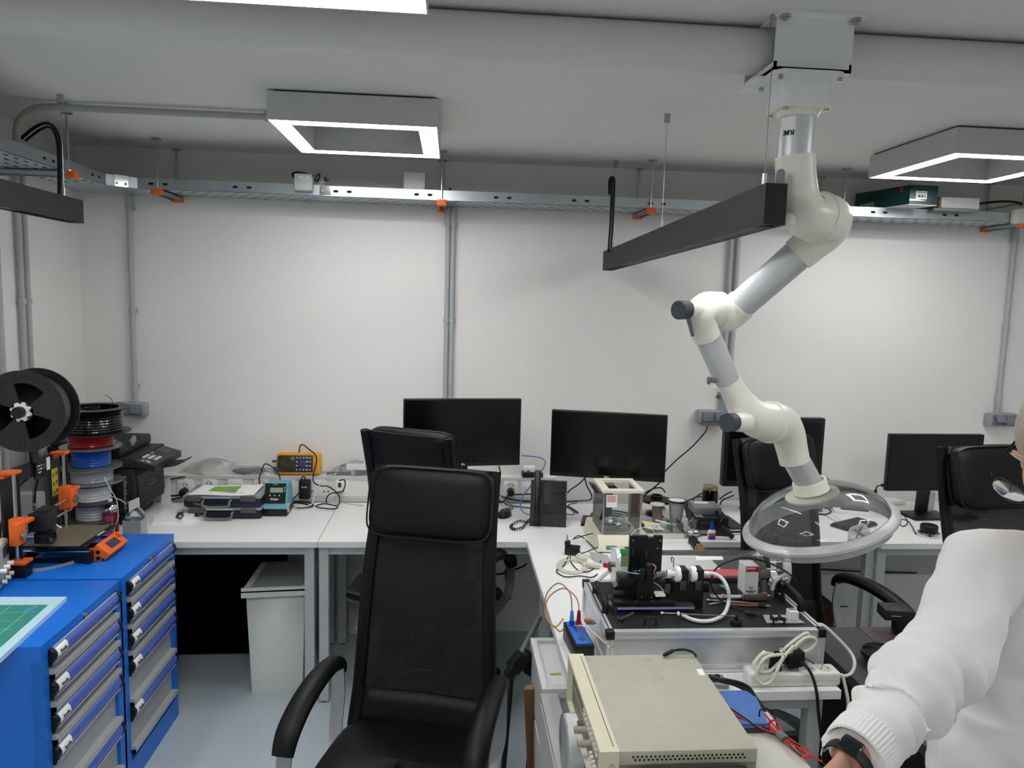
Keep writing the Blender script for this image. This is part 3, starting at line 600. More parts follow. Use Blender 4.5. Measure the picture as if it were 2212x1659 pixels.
fl = part('flange', MB().prism(rrect(.124, .109, .02), (c.x, c.y, 2.253), (1, 0, 0), (0, 1, 0), .009).cyl((c.x, c.y, 2.238), (c.x, c.y, 2.253), .047, .053, 32), armw, arm)
for sx in (-1, 1):
    for sy in (-1, 1): part('bolt', MB().cyl((c.x+sx*.05, c.y+sy*.043, 2.253), (c.x+sx*.05, c.y+sy*.043, 2.247), .006, n=12), steel, fl)
pt = part('upper_tube', MB().cyl((c.x, c.y, 2.24), (c.x, c.y, at(1720, 350, y=1.797).z), .0425, n=40), armt, arm)
m = MB()
for i in range(6): pass
def on_pipe(a, z): return V((c.x+.0432*math.sin(a), c.y-.0432*math.cos(a), z))
lb = part('sticker', MB().grid(lambda u, v: on_pipe(-1.35+.85*u, 2.19+.045*v), 8, 1), white, pt)
for i, ch in enumerate('FUME'):
    a = -.62-.16*i; text(ch, .016, blackm, lb, on_pipe(a, 2.198)+V((.001*math.sin(a), -.001*math.cos(a), 0)), (-math.cos(a), -math.sin(a), 0), (0, 0, -1), bold=True)
A = lambda px, py, y: at(px, py, y=y)
def elbow(name, pts, r): return part(name, MB().tube(pts, r, 32, sub=8), armw, arm)
def ring(p, d, r, par, w=.009): return part('joint_ring', MB().cyl(p-d*w, p+d*w, r, n=44), armw, par)
# joint at the top
e1 = elbow('elbow', [A(1717, 338, 1.797), A(1719, 380, 1.797), A(1725, 430, 1.797), A(1742, 464, 1.80), A(1768, 470, 1.83)], [.0475, .0475, .05, .056, .060])
r1 = A(1766, 469, 1.83); d1 = V((.8, .5, -.25)).normalized(); ring(r1, d1, .064, e1)
e2 = elbow('elbow', [r1, A(1788, 474, 1.87), A(1782, 498, 1.90), A(1752, 526, 1.915), A(1722, 552, 1.93)], [.061, .059, .054, .049, .0465])
part('axle_cap', MB().cyl(A(1785, 468, 1.87), A(1824, 466, 1.885), .030, .026, 28), armw, e2)
part('side_strip', MB().prism(rrect(.022, .075, .01), A(1686, 400, 1.75), V((.5, -.86, 0)), (0, 0, 1), .004), armg, e1)
part('axle_cap', MB().ball(A(1700, 478, 1.775), (.022, .022, .022)), armw, e1)
t2 = part('middle_tube', MB().cyl(A(1735, 540, 1.925), A(1594, 664, 2.06), .0425, n=40), armt, arm)
# middle joint
r2 = A(1551, 670, 2.06); d2 = V((.93, .35, 0)).normalized()
e3 = elbow('elbow', [A(1604, 655, 2.05), A(1585, 672, 2.07), A(1568, 678, 2.075), r2], [.0455, .047, .052, .050]); ring(r2, d2, .0525, e3, .006)
e4 = elbow('elbow', [r2, A(1528, 668, 2.035), A(1514, 680, 2.02), A(1518, 705, 2.03), A(1527, 728, 2.04)], [.050, .049, .044, .0405, .0395])
part('axle_cap', MB().cyl(A(1508, 668, 2.0), A(1478, 669, 1.965), .023, n=24), armw, e4)
k = part('knob', MB().cyl(A(1484, 669, 1.97), A(1465, 670, 1.95), .0255, n=22), knobm, e4)
part('side_strip', MB().slab([A(1482, 688, 1.965), A(1492, 686, 1.965), A(1500, 726, 2.005), A(1493, 728, 2.005)], (.002, .005, 0)), armg, e4)
t3 = part('lower_tube', MB().cyl(A(1524, 716, 2.04), A(1575, 832, 2.08), .0362, n=40), armt, arm)
part('wing_screw', MB().cyl(A(1545, 822, 2.04), A(1532, 820, 2.01), .008, n=14).box(A(1531, 822, 2.01), (.006, .02, .022), bev=.003), mat('knob_steel', '#80858a', .35, .7), t3)
# lower joint
r3 = A(1664, 912, 2.13); d3 = V((.86, .5, -.1)).normalized()
e5 = elbow('elbow', [A(1571, 822, 2.08), A(1583, 848, 2.085), A(1604, 878, 2.09), A(1632, 904, 2.10), r3], [.0395, .042, .047, .055, .061]); ring(r3, d3, .064, e5)
e6 = elbow('elbow', [r3, A(1686, 916, 2.16), A(1702, 938, 2.17), A(1710, 968, 2.175), A(1717, 998, 2.175)], [.061, .058, .051, .047, .0455])
part('axle_cap', MB().cyl(A(1690, 905, 2.18), A(1716, 908, 2.215), .026, .022, 20), armw, e6)
part('axle_cap', MB().cyl(A(1612, 912, 2.06), A(1584, 913, 2.02), .03, .025, 24), armw, e5)
part('knob', MB().cyl(A(1584, 912, 2.02), A(1570, 913, 2.0), .0265, n=22), knobm, e5)
part('side_strip', MB().slab([A(1549, 848, 2.03), A(1556, 847, 2.03), A(1574, 893, 2.01), A(1562, 897, 2.01)], (.002, .006, 0)), armg, e5)
part('screw', MB().cyl(A(1553, 857, 2.03), A(1551, 857, 2.015), .006, n=12), knobm, e5)
t4 = part('end_tube', MB().cyl(A(1712, 980, 2.172), V((1.178, 2.2, 1.10))+V((-.29, .0, .957)).normalized()*.13, .0405, n=40), armt, arm)
# hood
n = V((-.29, .0, .957)).normalized(); hc = V((1.178, 2.2, 1.10)); Rh = frame(n, V((0, 1, 0)))
neck = hc+n*.122
part('collar', MB().lathe([(.044, .024), (.05, .024), (.053, .018), (.053, -.006), (.056, -.012), (.044, -.012), (.044, .024)], neck, n, 36), armw, arm)
hood = part('dome_hood', MB().lathe([(.05, .112), (.085, .110), (.125, .100), (.16, .083), (.19, .058), (.208, .034), (.216, .012)], hc, n, 64), clear('dome_clear', '#f6f9fa', .06, .13), arm)
part('inner_ring', MB().lathe([(.046, .105), (.082, .100), (.083, .095), (.046, .099), (.046, .105)], hc, n, 40), armw, hood)
frost = clear('dome_frosted', '#eceeef', .35, .5)
rim = part('rim', MB().lathe([(.212, .018), (.226, .013), (.237, .004), (.237, -.005), (.229, -.011), (.222, -.013), (.213, -.034), (.209, -.034), (.211, .0), (.212, .018)], hc, n, 72), frost, hood)
th = math.radians(-84); ux = Rh.col[0]; uy = Rh.col[1]
if ux.x < 0: ux = -ux
if uy.y < 0: uy = -uy
rad = ux*math.cos(th)+uy*math.sin(th); tg = ux*-math.sin(th)+uy*math.cos(th)
tab = part('tab', MB().prism([(-.045, 0), (.045, 0), (.038, .012), (.03, .042), (.02, .05), (-.02, .05), (-.03, .042), (-.038, .012)], hc+rad*.206+n*.004, tg, n, .003), frost, hood)
text('X', .042, armg, tab, hc+rad*.212+n*.03, tg, n, bold=True)
# ================= 3D printer on the far cabinet =================
pla = mat('printer_black', '#151618', .45); rodm = mat('rod_steel', '#c4c6c8', .15, 1); bedm = mat('bed_gold', '#837a66', .4, .3, noise=.12, scale=14); yel = mat('warning_yellow', '#d9d24a', .5)
t = thing('three_d_printer', 'orange and black 3D printer on the farther blue cabinet', '3D printer', (-1.45, 2.75, CAB)); FX = -1.505
part('frame', MB().span((FX-.004, 2.565, .80), (FX+.004, 2.635, 1.155)).span((FX-.004, 2.865, .80), (FX+.004, 2.935, 1.155)).span((FX-.004, 2.635, 1.098), (FX+.004, 2.865, 1.155)).span((FX-.004, 2.635, .80), (FX+.004, 2.865, .83)), pla, t)
fr = part('sticker_plate', MB().box((FX+.008, 2.79, 1.122), (.012, .07, .075), bev=.003), pla, t)
m = MB()
for i in range(3): m.span((FX+.0142, 2.762, 1.130-i*.012), (FX+.0148, 2.792-(.008 if i == 2 else 0), 1.134-i*.012))
part('printed_lines', m, white, fr); part('logo_ring', MB().lathe([(.005, 0), (.008, 0), (.008, .001), (.005, .001)], (FX+.0142, 2.808, 1.125), (1, 0, 0), 18), mat('logo_gold', '#a67a4a', .4), fr)
part('paper_sticker', MB().span((FX+.0045, 2.832, 1.10), (FX+.0052, 2.864, 1.148)), white, t)
w_ = part('warning_sticker', MB().span((FX+.0045, 2.872, .99), (FX+.0052, 2.915, 1.095)), yel, t)
for i in range(3):
    z = 1.075-i*.034; m = MB().prism([(-.008, -.008), (.008, -.008), (0, .008)], (FX+.0054, 2.884, z), (0, 1, 0), (0, 0, 1), .0004).span((FX+.0054, 2.898, z-.007), (FX+.0058, 2.910, z+.007)).span((FX+.0054, 2.876, z-.014), (FX+.0058, 2.912, z-.012)); part('symbol', m, mat('warning_olive', '#5f5b14', .6), w_)
for y in (2.565, 2.885):      # z rods, motors, corner pieces
    q = 0 if y < 2.7 else 1
    part('smooth_rod', MB().cyl((-1.462, y, .83), (-1.462, y, 1.15), .006, n=12), rodm, t); part('lead_screw', MB().cyl((-1.462, y+.022, .83), (-1.462, y+.022, 1.15), .005, n=10), mat('screw_dark', '#3b3833', .3, .8), t)
    part('motor', MB().box((-1.455, y+.012, .815), (.044, .044, .046), bev=.003), blackp, t)
    part('rod_holder', MB().box((-1.462, y+.012, .843), (.06, .056, .012), bev=.004).span((FX+.004, y-.012, .80), (-1.485, y+.03, .843)), orange, t)
    part('rod_top', MB().box((-1.478, y+.012, 1.155), (.05, .046, .012), bev=.004).span((FX-.006, y-.004, 1.135), (FX+.012, y+.03, 1.158)), orange, t)
    z = .955 if q == 0 else .985
    c_ = part('axis_carriage', MB().box((-1.462, y, z), (.032, .036, .09), bev=.004).box((-1.462+.02, y+(-.03 if q == 0 else .0), z), (.03, .05, .075), bev=.004).box((-1.45, y+.02, z+.03), (.05, .05, .014), bev=.003), orange, t)
    part('bearing', MB().cyl((-1.424, y-.03 if q == 0 else y, z-.005), (-1.418, y-.03 if q == 0 else y, z-.005), .014, n=16), steel, c_)
for z in (.985, .94): part('cross_rod', MB().cyl((-1.44, 2.56, z), (-1.44, 2.885, z), .005, n=12), rodm, t)
e = part('extruder', MB().box((-1.425, 2.655, .965), (.06, .075, .065), bev=.005).box((-1.44, 2.715, .972), (.05, .05, .048), bev=.005).box((-1.42, 2.66, .905), (.05, .06, .04), bev=.006).box((-1.42, 2.66, .995), (.035, .05, .016), bev=.004), pla, t)
fn = part('fan', MB().lathe([(.006, .001), (.018, .001), (.020, .006), (.023, .006), (.023, 0), (.006, 0)], (-1.394, 2.645, .905), (1, -.2, 0), 24), blackp, e)
m = MB()
for i in range(7): a = 2*PI*i/7; m.slab([V((-1.391, 2.645+.006*math.cos(a), .905+.006*math.sin(a))), V((-1.391, 2.645+.018*math.cos(a), .905+.018*math.sin(a))), V((-1.387, 2.645+.018*math.cos(a+.5), .905+.018*math.sin(a+.5))), V((-1.387, 2.645+.006*math.cos(a+.6), .905+.006*math.sin(a+.6)))], (.001, 0, 0))
part('fan_blades', m, darkg, fn); part('nozzle', MB().cyl((-1.42, 2.66, .90), (-1.42, 2.66, .878), .007, .002, n=10), mat('brass', '#b08d45', .3, .9), e)
part('wire', MB().tube([(-1.40, 2.69, .94), (-1.39, 2.70, .925), (-1.395, 2.715, .92), (-1.42, 2.73, .90)], .003, 6), white, e)
bd = part('print_bed', MB().span((-1.505, 2.655, .864), (-1.30, 2.905, .868)), pla, t); part('steel_sheet', MB().span((-1.50, 2.658, .8685), (-1.304, 2.902, .8705)), bedm, bd)
part('front_strip', MB().prism([(0, 0), (.02, 0), (.02, .25), (0, .25)], (-1.304, 2.655, .864), (1, 0, 0), (0, 1, 0), .0065), blackp, bd); text('ORIGINAL', .013, white, bd, (-1.294, 2.80, .8706), (0, 1, 0), (-1, 0, 0)); m = MB()
part('bed_carriage', MB().span((-1.47, 2.72, .845), (-1.34, 2.84, .862)), blackp, t)
for y in (2.70, 2.86): part('bed_rod', MB().cyl((-1.62, y, .835), (-1.29, y, .835), .005, n=10), rodm, t)
part('base_frame', MB().span((-1.30, 2.69, .80), (-1.285, 2.87, .832)).span((-1.63, 2.69, .80), (-1.615, 2.87, .832)).span((-1.615, 2.695, .795), (-1.30, 2.705, .812)).span((-1.615, 2.855, .795), (-1.30, 2.865, .812)), blackp, t)
for y in (2.70, 2.86):
    for x in (-1.295, -1.62): part('foot', MB().cyl((x, y, CAB), (x, y, .80), .012, n=12), rubber, t)
R = rot(0, 0, 38); lc = V((-1.262, 2.80, .823))
l = part('control_box', MB().box(lc, (.062, .16, .03), R=R, bev=.004), orange, t)
part('control_side', MB().box((-1.283, 2.726, .815), (.045, .016, .048), bev=.003).box((-1.283, 2.875, .815), (.045, .016, .048), bev=.003), orange, l)
part('control_screen', MB().box(lc+R @ V((.0, .0, .0155)), (.032, .075, .002), R=R), mat('lcd_blue', '#23273f', .2), l)
part('dial', MB().cyl(lc+R @ V((-.012, .062, .015)), lc+R @ V((-.012, .062, .026)), .010, n=16), orange, l)
m = MB()
for z in (.803, .825): m.cyl((-1.27, 2.7175, z), (-1.27, 2.7165, z), .008, n=14); m.cyl((-1.295, 2.7175, z), (-1.295, 2.7165, z), .008, n=14)
part('hole', m, blackm, l)
part('ribbon_cable', MB().band([(-1.47, 2.60, .80), (-1.40, 2.64, .794), (-1.34, 2.70, .797), (-1.30, 2.73, .80)], (0, 0, 1), .012, .002), mat('ribbon_grey', '#9a9aa0', .6), t)
part('spool_arm', MB().slab([(-1.49, 2.735, 1.15), (-1.49, 2.775, 1.15), (-1.475, 2.725, 1.355), (-1.475, 2.685, 1.355)], (-.012, 0, 0)), pla, t)
cable([(-1.455, 2.665, 1.0), (-1.462, 2.672, 1.06), (-1.46, 2.72, 1.14), (-1.45, 2.77, 1.22), (-1.42, 2.74, 1.28)], .0013, blackp, 'filament', 'thin black filament strand feeding from the big spool to the printer head', 'filament')
cable([(-1.56, 2.64, .86), (-1.57, 2.66, .93), (-1.56, 2.69, 1.0), (-1.545, 2.73, 1.06), (-1.53, 2.77, 1.085)], .004, blk, 'printer_cable', 'black cable hanging behind the 3D printer frame')
cable([(-1.525, 2.83, 1.09), (-1.535, 2.84, 1.06), (-1.55, 2.85, 1.02), (-1.56, 2.86, .97)], .004, blk, 'printer_cable', 'short black cable running down behind the right printer upright')
# ================= filament spools =================
def spool(base, r, rw, h, wm, fm, label, axis=(0, 0, 1), name='filament_spool', group='filament spools in the stack', fl=.004, ribs=False, open_=False):
    c, a = V(base), V(axis).normalized(); t = thing(name, label, 'filament spool', c, group=group)
    for z in (0, h-fl):
        if open_:
            part('flange', MB().lathe([(r*.70, 0), (r, 0), (r, fl), (r*.70, fl), (r*.70, 0)], c+a*z, a, 56), fm, t)
        else: part('flange', MB().lathe([(.026, 0), (r, 0), (r, fl), (.026, fl), (.026, 0)], c+a*z, a, 48), fm, t)
    n = max(6, int(h/.006)); pr = [(rw*.96, fl)]
    for i in range(n+1):
        z = fl+.001+(h-2*fl-.002)*i/n; pr.append((rw+(.0012 if i % 2 else -.0006)+.002*math.sin(3.1*i), z))
    part('filament', MB().lathe(pr+[(rw*.9, h-fl)], c+a*0, a, 48), wm, t)
    part('hub', MB().lathe([(.026, 0), (.030, 0), (.030, h), (.026, h), (.026, 0)], c, a, 24), fm, t)
    return t
def fil(n, c, r=.3): return mat('filament_'+n, c, r, noise=.15, scale=60, coat=.3)
spb = mat('spool_black', '#17181a', .35); spc = clear('spool_clear', '#c9cbca', .12, .35); spg = mat('spool_grey', '#57595a', .4)
SX, SY = -1.512, 3.21
z = .735
solo('spool_base', MB().lathe([(0, 0), (.058, 0), (.062, .01), (.062, .056), (.05, .066), (0, .066)], (SX+.01, SY, z), n=32), rubber, 'black round base under the stack of filament spools', 'spool stand')
z += .067
lay = [(.098, .066, .082, fil('silver', '#c3c6c8'), spg, 'silver white filament spool at the bottom of the stack'),
       (.118, .070, .082, fil('white', '#e7e8ea'), spb, 'thick white filament spool, second from the bottom of the stack'),
       (.118, .080, .066, fil('grey', '#a3a8ac'), spc, 'grey filament spool in the middle of the stack, below the blue one'),
       (.116, .073, .084, fil('blue', '#1552b4'), spg, 'half used blue filament spool in the stack'),
       (.118, .085, .062, fil('red', '#9c1616'), spc, 'dark red filament spool under the top black spool')]
for r, rw, h, wm, fm, lb in lay: spool((SX, SY, z), r, rw, h, wm, fm, lb); z += h+.0005
spool((SX+.012, SY, z), .143, .112, .105, fil('black', '#0e0e10', .25), spb, 'large black filament spool on top of the stack', open_=True); ZT = z+.105
cable([(SX+.10, SY-.06, ZT-.002), (SX+.118, SY-.06, ZT+.02), (SX+.115, SY-.06, ZT+.045), (SX+.09, SY-.06, ZT+.06)], .0012, blackp, 'filament', 'curled end of black filament standing up from the top spool', 'filament')
cable([(SX+.085, SY-.08, .955+.05), (SX+.11, SY-.09, .96), (SX+.135, SY-.09, .91), (SX+.14, SY-.09, .84), (SX+.125, SY-.09, .79), (SX+.115, SY-.085, .74)], .0016, fil('white', '#e7e8ea'), 'filament', 'loose white filament strand hanging in front of the spool stack', 'filament')
cable([(SX+.06, SY-.045, .92), (SX+.10, SY-.06, .917), (SX+.14, SY-.06, .90), (SX+.158, SY-.06, .885)], .0016, fil('white', '#e7e8ea'), 'filament', 'short white filament end sticking out to the right of the stack', 'filament')
# big spool on the printer
cx, cz, yn = -1.468, 1.353, 2.642
t = thing('filament_spool', 'very large black filament spool with a white hub on top of the 3D printer', 'filament spool', (cx, yn, cz-.142))
def disc(y, nm, bars):
    m = MB(); R_ = .142
    ri = .100 if bars else .02
    m.lathe([(ri, 0), (R_, 0), (R_, .006), (ri, .006), (ri, 0)], (cx, y, cz), (0, 1, 0), 72); m.lathe([(.02, .001), (.036, .001), (.036, .005), (.02, .005), (.02, .001)], (cx, y, cz), (0, 1, 0), 32)
    for k in range(3 if bars else 0):
        a0 = math.radians(90+120*k+14)
        pts = [(q*math.cos(a0+s), q*math.sin(a0+s)) for q, s in ((.034, 0), (.101, 0))]+[(.101*math.cos(a0+s*.2), .101*math.sin(a0+s*.2)) for s in (1, 2, 3, 4, 5)]+[(.034*math.cos(a0+1.0), .034*math.sin(a0+1.0))]
        m.prism(pts, (cx, y+.004, cz), (1, 0, 0), (0, 0, 1), .003)
    d_ = part(nm, m, mat('spool_charcoal', '#1e2124', .4), t)
    if bars:
        m = MB()
        for k in range(72):
            a = 2*PI*k/72; u = V((math.cos(a), 0, math.sin(a))); v = V((-math.sin(a), 0, math.cos(a)))
            m.slab([V((cx, y, cz))+u*.108+v*.001, V((cx, y, cz))+u*.134+v*.001, V((cx, y, cz))+u*.134-v*.001, V((cx, y, cz))+u*.108-v*.001], (0, -.002, 0))
        part('rib', m, mat('spool_rib', '#33373b', .35), d_)
disc(yn, 'flange', True); disc(yn+.10, 'flange', False)
part('filament', MB().lathe([(.098, 0), (.122, .002), (.125, .02), (.123, .04), (.126, .06), (.122, .088), (.098, .09)], (cx, yn+.007, cz), (0, 1, 0), 48), fil('black', '#0e0e10', .25), t)
part('core', MB().lathe([(.098, 0), (.101, 0), (.101, .09), (.098, .09), (.098, 0)], (cx, yn+.006, cz), (0, 1, 0), 40), spb, t)
g = [( (.026 if k % 4 < 2 else .034)*math.cos(2*PI*k/32), (.026 if k % 4 < 2 else .034)*math.sin(2*PI*k/32)) for k in range(32)]
hb = part('hub_nut', MB().prism(g, (cx, yn-.012, cz), (1, 0, 0), (0, 0, 1), -.012), white, t); part('axle', MB().cyl((cx, yn-.03, cz), (cx, yn+.11, cz), .02, n=24).cyl((cx, yn-.033, cz), (cx, yn-.03, cz), .006, n=12), blackp, t)
# vented grey box behind the printer
t = thing('power_supply', 'grey vented metal box standing behind the 3D printer', 'power supply', (-1.66, 3.0, CAB)); gm = mat('box_grey', '#aaaba8', .5)
part('case', MB().box((-1.66, 3.0, CAB+.09), (.10, .06, .18), bev=.002), gm, t); m = MB()
for i in range(10):
    for x in (-1.698, -1.622): m.span((x-.008, 2.9685, CAB+.03+i*.011), (x+.008, 2.9698, CAB+.034+i*.011))
part('vent_slots', m, blackm, t)
# ================= laser printer =================
mfp = mat('printer_charcoal', '#1d1e20', .5, noise=.1, scale=300); mfl = mat('printer_panel', '#26282a', .4)
X1, Y0, Y1 = -1.385, 3.315, 3.66; X0 = -1.745
t = thing('laser_printer', 'black multifunction laser printer on the left desk beside the filament stack', 'printer', (-1.56, 3.49, DESK))
part('body', MB().box(((X0+X1)/2, (Y0+Y1)/2, .895), (X1-X0, Y1-Y0, .20), bev=.008).span((X0+.02, Y0+.02, .742), (X1-.05, Y1-.02, .80)), mfp, t)
for a, b in ((X0+.04, Y0+.04), (X0+.04, Y1-.04), (X1-.08, Y0+.04), (X1-.08, Y1-.04)): part('foot', MB().cyl((a, b, DESK), (a, b, .743), .012, n=10), rubber, t)
part('front_cover', MB().slab([(X1+.002, Y0+.03, .955), (X1+.002, Y1-.03, .955), (X1+.012, Y1-.03, .83), (X1+.012, Y0+.03, .83)], (-.02, 0, 0)), mfl, t)
part('paper_slot', MB().span((X1-.005, Y0+.02, .965), (X1+.003, Y1-.04, .995)), blackm, t)
part('output_tray', MB().slab([(X1-.02, Y0+.10, .962), (X1-.02, Y1-.06, .962), (X1+.13, Y1-.09, .985), (X1+.13, Y0+.14, .985)], (0, 0, -.006)).slab([(X1+.13, Y0+.14, .985), (X1+.13, Y1-.09, .985), (X1+.165, Y1-.1, 1.002), (X1+.165, Y0+.15, 1.002)], (0, 0, -.006)), mfp, t)
part('scanner', MB().box(((X0+X1)/2, (Y0+Y1)/2, 1.02), (X1-X0+.01, Y1-Y0+.01, .045), bev=.01), mfp, t)
part('lid', MB().box(((X0+X1)/2-.03, (Y0+Y1)/2, 1.068), (X1-X0-.05, Y1-Y0, .05), bev=.012).box(((X0+X1)/2-.07, Y0+.09, 1.10), (X1-X0-.15, .17, .028), bev=.012), mfp, t)
pn = part('control_panel', MB().slab([(X1-.03, Y0+.0, 1.04), (X1-.03, Y1+.0, 1.04), (X1+.085, Y1-.01, 1.008), (X1+.085, Y0+.01, 1.008)], (0, 0, -.028)), mfl, t)
def onp(u, v, w=.0): return V((X1-.03+.115*u, Y0+.345*v, 1.0405-.032*u+w))
def key(u, v, du, dv, m_, nm='button'): part(nm, MB().slab([onp(u, v, .002), onp(u, v+dv, .002), onp(u+du, v+dv, .002), onp(u+du, v, .002)], (0, 0, -.003)), m_, pn)
keyw = mat('key_white', '#c9cdd0', .4)
for i in range(3): key(.28+.2*i, .22+.02*i, .12, .2, keyw, 'label_strip')
for i in range(4):
    for j in range(3): key(.3+.16*j, .70+.055*i, .09, .035, mat('key_grey', '#6a6d70', .4))
for i in range(3): key(.45+.12*i, .08+.03*(i % 2), .07, .05, keyw); key(.15+.12*i, .05, .05, .03, mat('key_grey', '#6a6d70', .4))
key(.14, .86, .1, .05, orange); key(.3, .93, .1, .04, mat('key_green', '#3f8a5a', .4)); key(.2, .47, .2, .1, mat('lcd_grey', '#7d8a86', .2), 'display')
b_ = part('badge', MB().slab([(X1+.0065, Y0+.145, .905), (X1+.0065, Y0+.215, .905), (X1+.008, Y0+.215, .888), (X1+.008, Y0+.145, .888)], (-.003, 0, 0)), mat('badge_silver', '#9a9c9e', .3, .6), t); text('KYOCERA', .013, blackm, t, (X1+.0085, Y0+.18, .8965), (0, 1, 0), (-.08, 0, 1), bold=True)
part('sticker', MB().slab([(-1.54, Y0+.03, 1.1145), (-1.48, Y0+.03, 1.1145), (-1.48, Y0+.055, 1.1145), (-1.54, Y0+.055, 1.1145)], (0, 0, -.001)), paperm, t)
part('paper_stop', MB().box((-1.435, Y0+.12, 1.098), (.012, .05, .03), R=rot(0, 20), bev=.002), mat('stop_silver', '#8f9194', .4), t)
m = MB()
for i in range(22): m.span((X1-.045, Y0-.0008, .81+i*.007), (X1-.045+random.choice((.008, .014, .011)), Y0+.001, .814+i*.007))
part('printed_lines', m, mat('print_beige', '#a8a48e', .6), t)
# white corner stand under the printer (bent sheet legs)
for y in (Y0-.012, Y1+.004):
    part('leg', MB().slab([(X1-.02, y, DESK), (X1+.025, y, DESK), (X1+.022, y, .87), (X1-.022, y, .85)], (0, .006, 0)).slab([(X1+.02, y, DESK+.004), (X1+.05, y, DESK+.004), (X1+.05, y+.03, DESK+.004), (X1+.02, y+.03, DESK+.004)], (0, 0, -.004)), white, t, label='white sheet leg')
# spray can, grey box with clear lid, paper tray
p = V((-1.427, 3.175, DESK))
t = thing('spray_can', 'dark red spray can with a white cap and silver shoulder by the filament stack', 'spray can', p)
part('can', MB().lathe([(0, 0), (.029, 0), (.0305, .003), (.0305, .112), (.029, .115)], p, n=32), mat('can_red', '#6f1b2c', .35, noise=.5, scale=60), t)
part('shoulder', MB().lathe([(.0305, .112), (.0305, .120), (.026, .134), (.017, .143), (.015, .143)], p, n=32), chrome, t); part('cap', MB().lathe([(.013, .142), (.013, .148), (.009, .150), (.009, .162), (.007, .164), (0, .164)], p, n=24), white, t)
m = MB()
for i in range(3):
    for j in range(3): a = -2.2+.5*i; m.grid(lambda u, v: p+V((.031*math.cos(a+.42*u), .031*math.sin(a+.42*u), .012+.03*j+.026*v)), 3, 1)
part('label_print', m, mat('label_pink', '#a4566a', .5, noise=.4, scale=300), t)
a, b = at(266, 1150, y=3.135), at(305, 1150, y=3.135)
t = thing('plastic_tub', 'small grey plastic tub with a clear curved lid in front of the laser printer', 'tub', ((a.x+b.x)/2, 3.16, DESK)); x0, x1 = a.x, b.x
m = MB(); zt = .815
for q in ((x0, 3.13, x1, 3.133), (x0, 3.195, x1, 3.198), (x0, 3.133, x0+.003, 3.195), (x1-.003, 3.133, x1, 3.195)): m.span((q[0], q[1], DESK), (q[2], q[3], zt))
m.span((x0, 3.13, DESK), (x1, 3.198, DESK+.003)); part('tub', m, mat('tub_grey', '#a6a9ad', .45), t)
part('lid', MB().grid(lambda u, v: V((x0+.012+.062*u, 3.135+.055*v, zt+.045*math.sin(PI*(.08+.84*u)))), 14, 4), clear('lid_clear', '#e8ecee', .08, .25), t, solid=.0015)
part('wipe', MB().grid(lambda u, v: V((x0+.002+.03*u, 3.14+.04*v, zt-.004+.016*math.sin(3*u+2*v)+.006*math.sin(9*u))), 8, 6), mat('wipe_blue', '#8fb4dc', .8), t, solid=.001)
a = [at(300, 1136, z=DESK), at(372, 1136, z=DESK), at(398, 1106, z=DESK), at(312, 1100, z=DESK)]
a = [V((p.x, p.y, 0)) for p in a]; a[0].x = max(a[0].x, -1.33)
t = thing('letter_tray', 'low white tray holding a stack of blank paper in front of the laser printer', 'letter tray', (-1.25, 3.4, DESK))
q = [V((-1.325, 3.335, DESK)), V((-1.165, 3.335, DESK)), V((-1.10, 3.49, DESK)), V((-1.325, 3.49, DESK))]
part('tray', MB().slab([p+V((0, 0, .012)) for p in q], (0, 0, -.012)), white, t)
solo('paper_stack', MB().slab([p+V((0, 0, .028)) for p in (V((-1.32, 3.345, DESK)), V((-1.19, 3.345, DESK)), V((-1.15, 3.48, DESK)), V((-1.32, 3.48, DESK)))], (0, 0, -.0155)), paperm, 'stack of blank white paper in the low white tray', 'paper')
m = MB().tube([at(381, 1118, z=.765), at(386, 1108, z=.775), at(395, 1112, z=.770), at(390, 1120, z=.763), at(383, 1116, z=.768), at(396, 1106, z=.765)], .004, 8)
solo('clip', m, darkg, 'dark metal clip lying on the corner of the low white tray', 'clip')
# ================= things on the near cabinet =================
bd = thing('cutting_board', 'white board with a green ruled cutting mat on the nearer blue cabinet', 'board', (-1.4, 2.25, CAB))
q = [V((-1.205, 2.363, 0)), V((-1.70, 2.368, 0)), V((-1.70, 1.90, 0)), V((-1.168, 1.90, 0))]; bt = CAB+.014
part('board', MB().slab([p+V((0, 0, bt)) for p in q], (0, 0, -.014)), mat('board_bluish_lit', '#bfe2f2', .4), bd)  # white board; the bluish light on it is mixed into its colour
g0 = mat('mat_green', '#358c7c', .6, noise=.06); mt = part('mat', MB().slab([V((-1.228, 2.295, bt+.0025)), V((-1.69, 2.30, bt+.0025)), V((-1.69, 1.915, bt+.0025)), V((-1.200, 1.915, bt+.0025))], (0, 0, -.0024)), g0, bd)
ln = mat('mat_line', '#8fd0c8', .6)
for i in range(6): part('line', MB().span((-1.68, 1.95+.058*i, bt+.0026), (-1.235, 1.9512+.058*i, bt+.0029)), ln, mt)
for i in range(4): part('line', MB().slab([(-1.245-.04*i-(.03 if i else 0), 1.93, bt+.0029), (-1.247-.04*i-(.03 if i else 0), 1.93, bt+.0029), (-1.262-.04*i-(.03 if i else 0), 2.29, bt+.0029), (-1.260-.04*i-(.03 if i else 0), 2.29, bt+.0029)], (0, 0, -.0003)), ln, mt)
text('olfa', .03, mat('mat_print', '#5aa6d8', .6), mt, (-1.262, 2.262, bt+.0028), (.35, .94, 0), (-.94, .35, 0), bold=True)
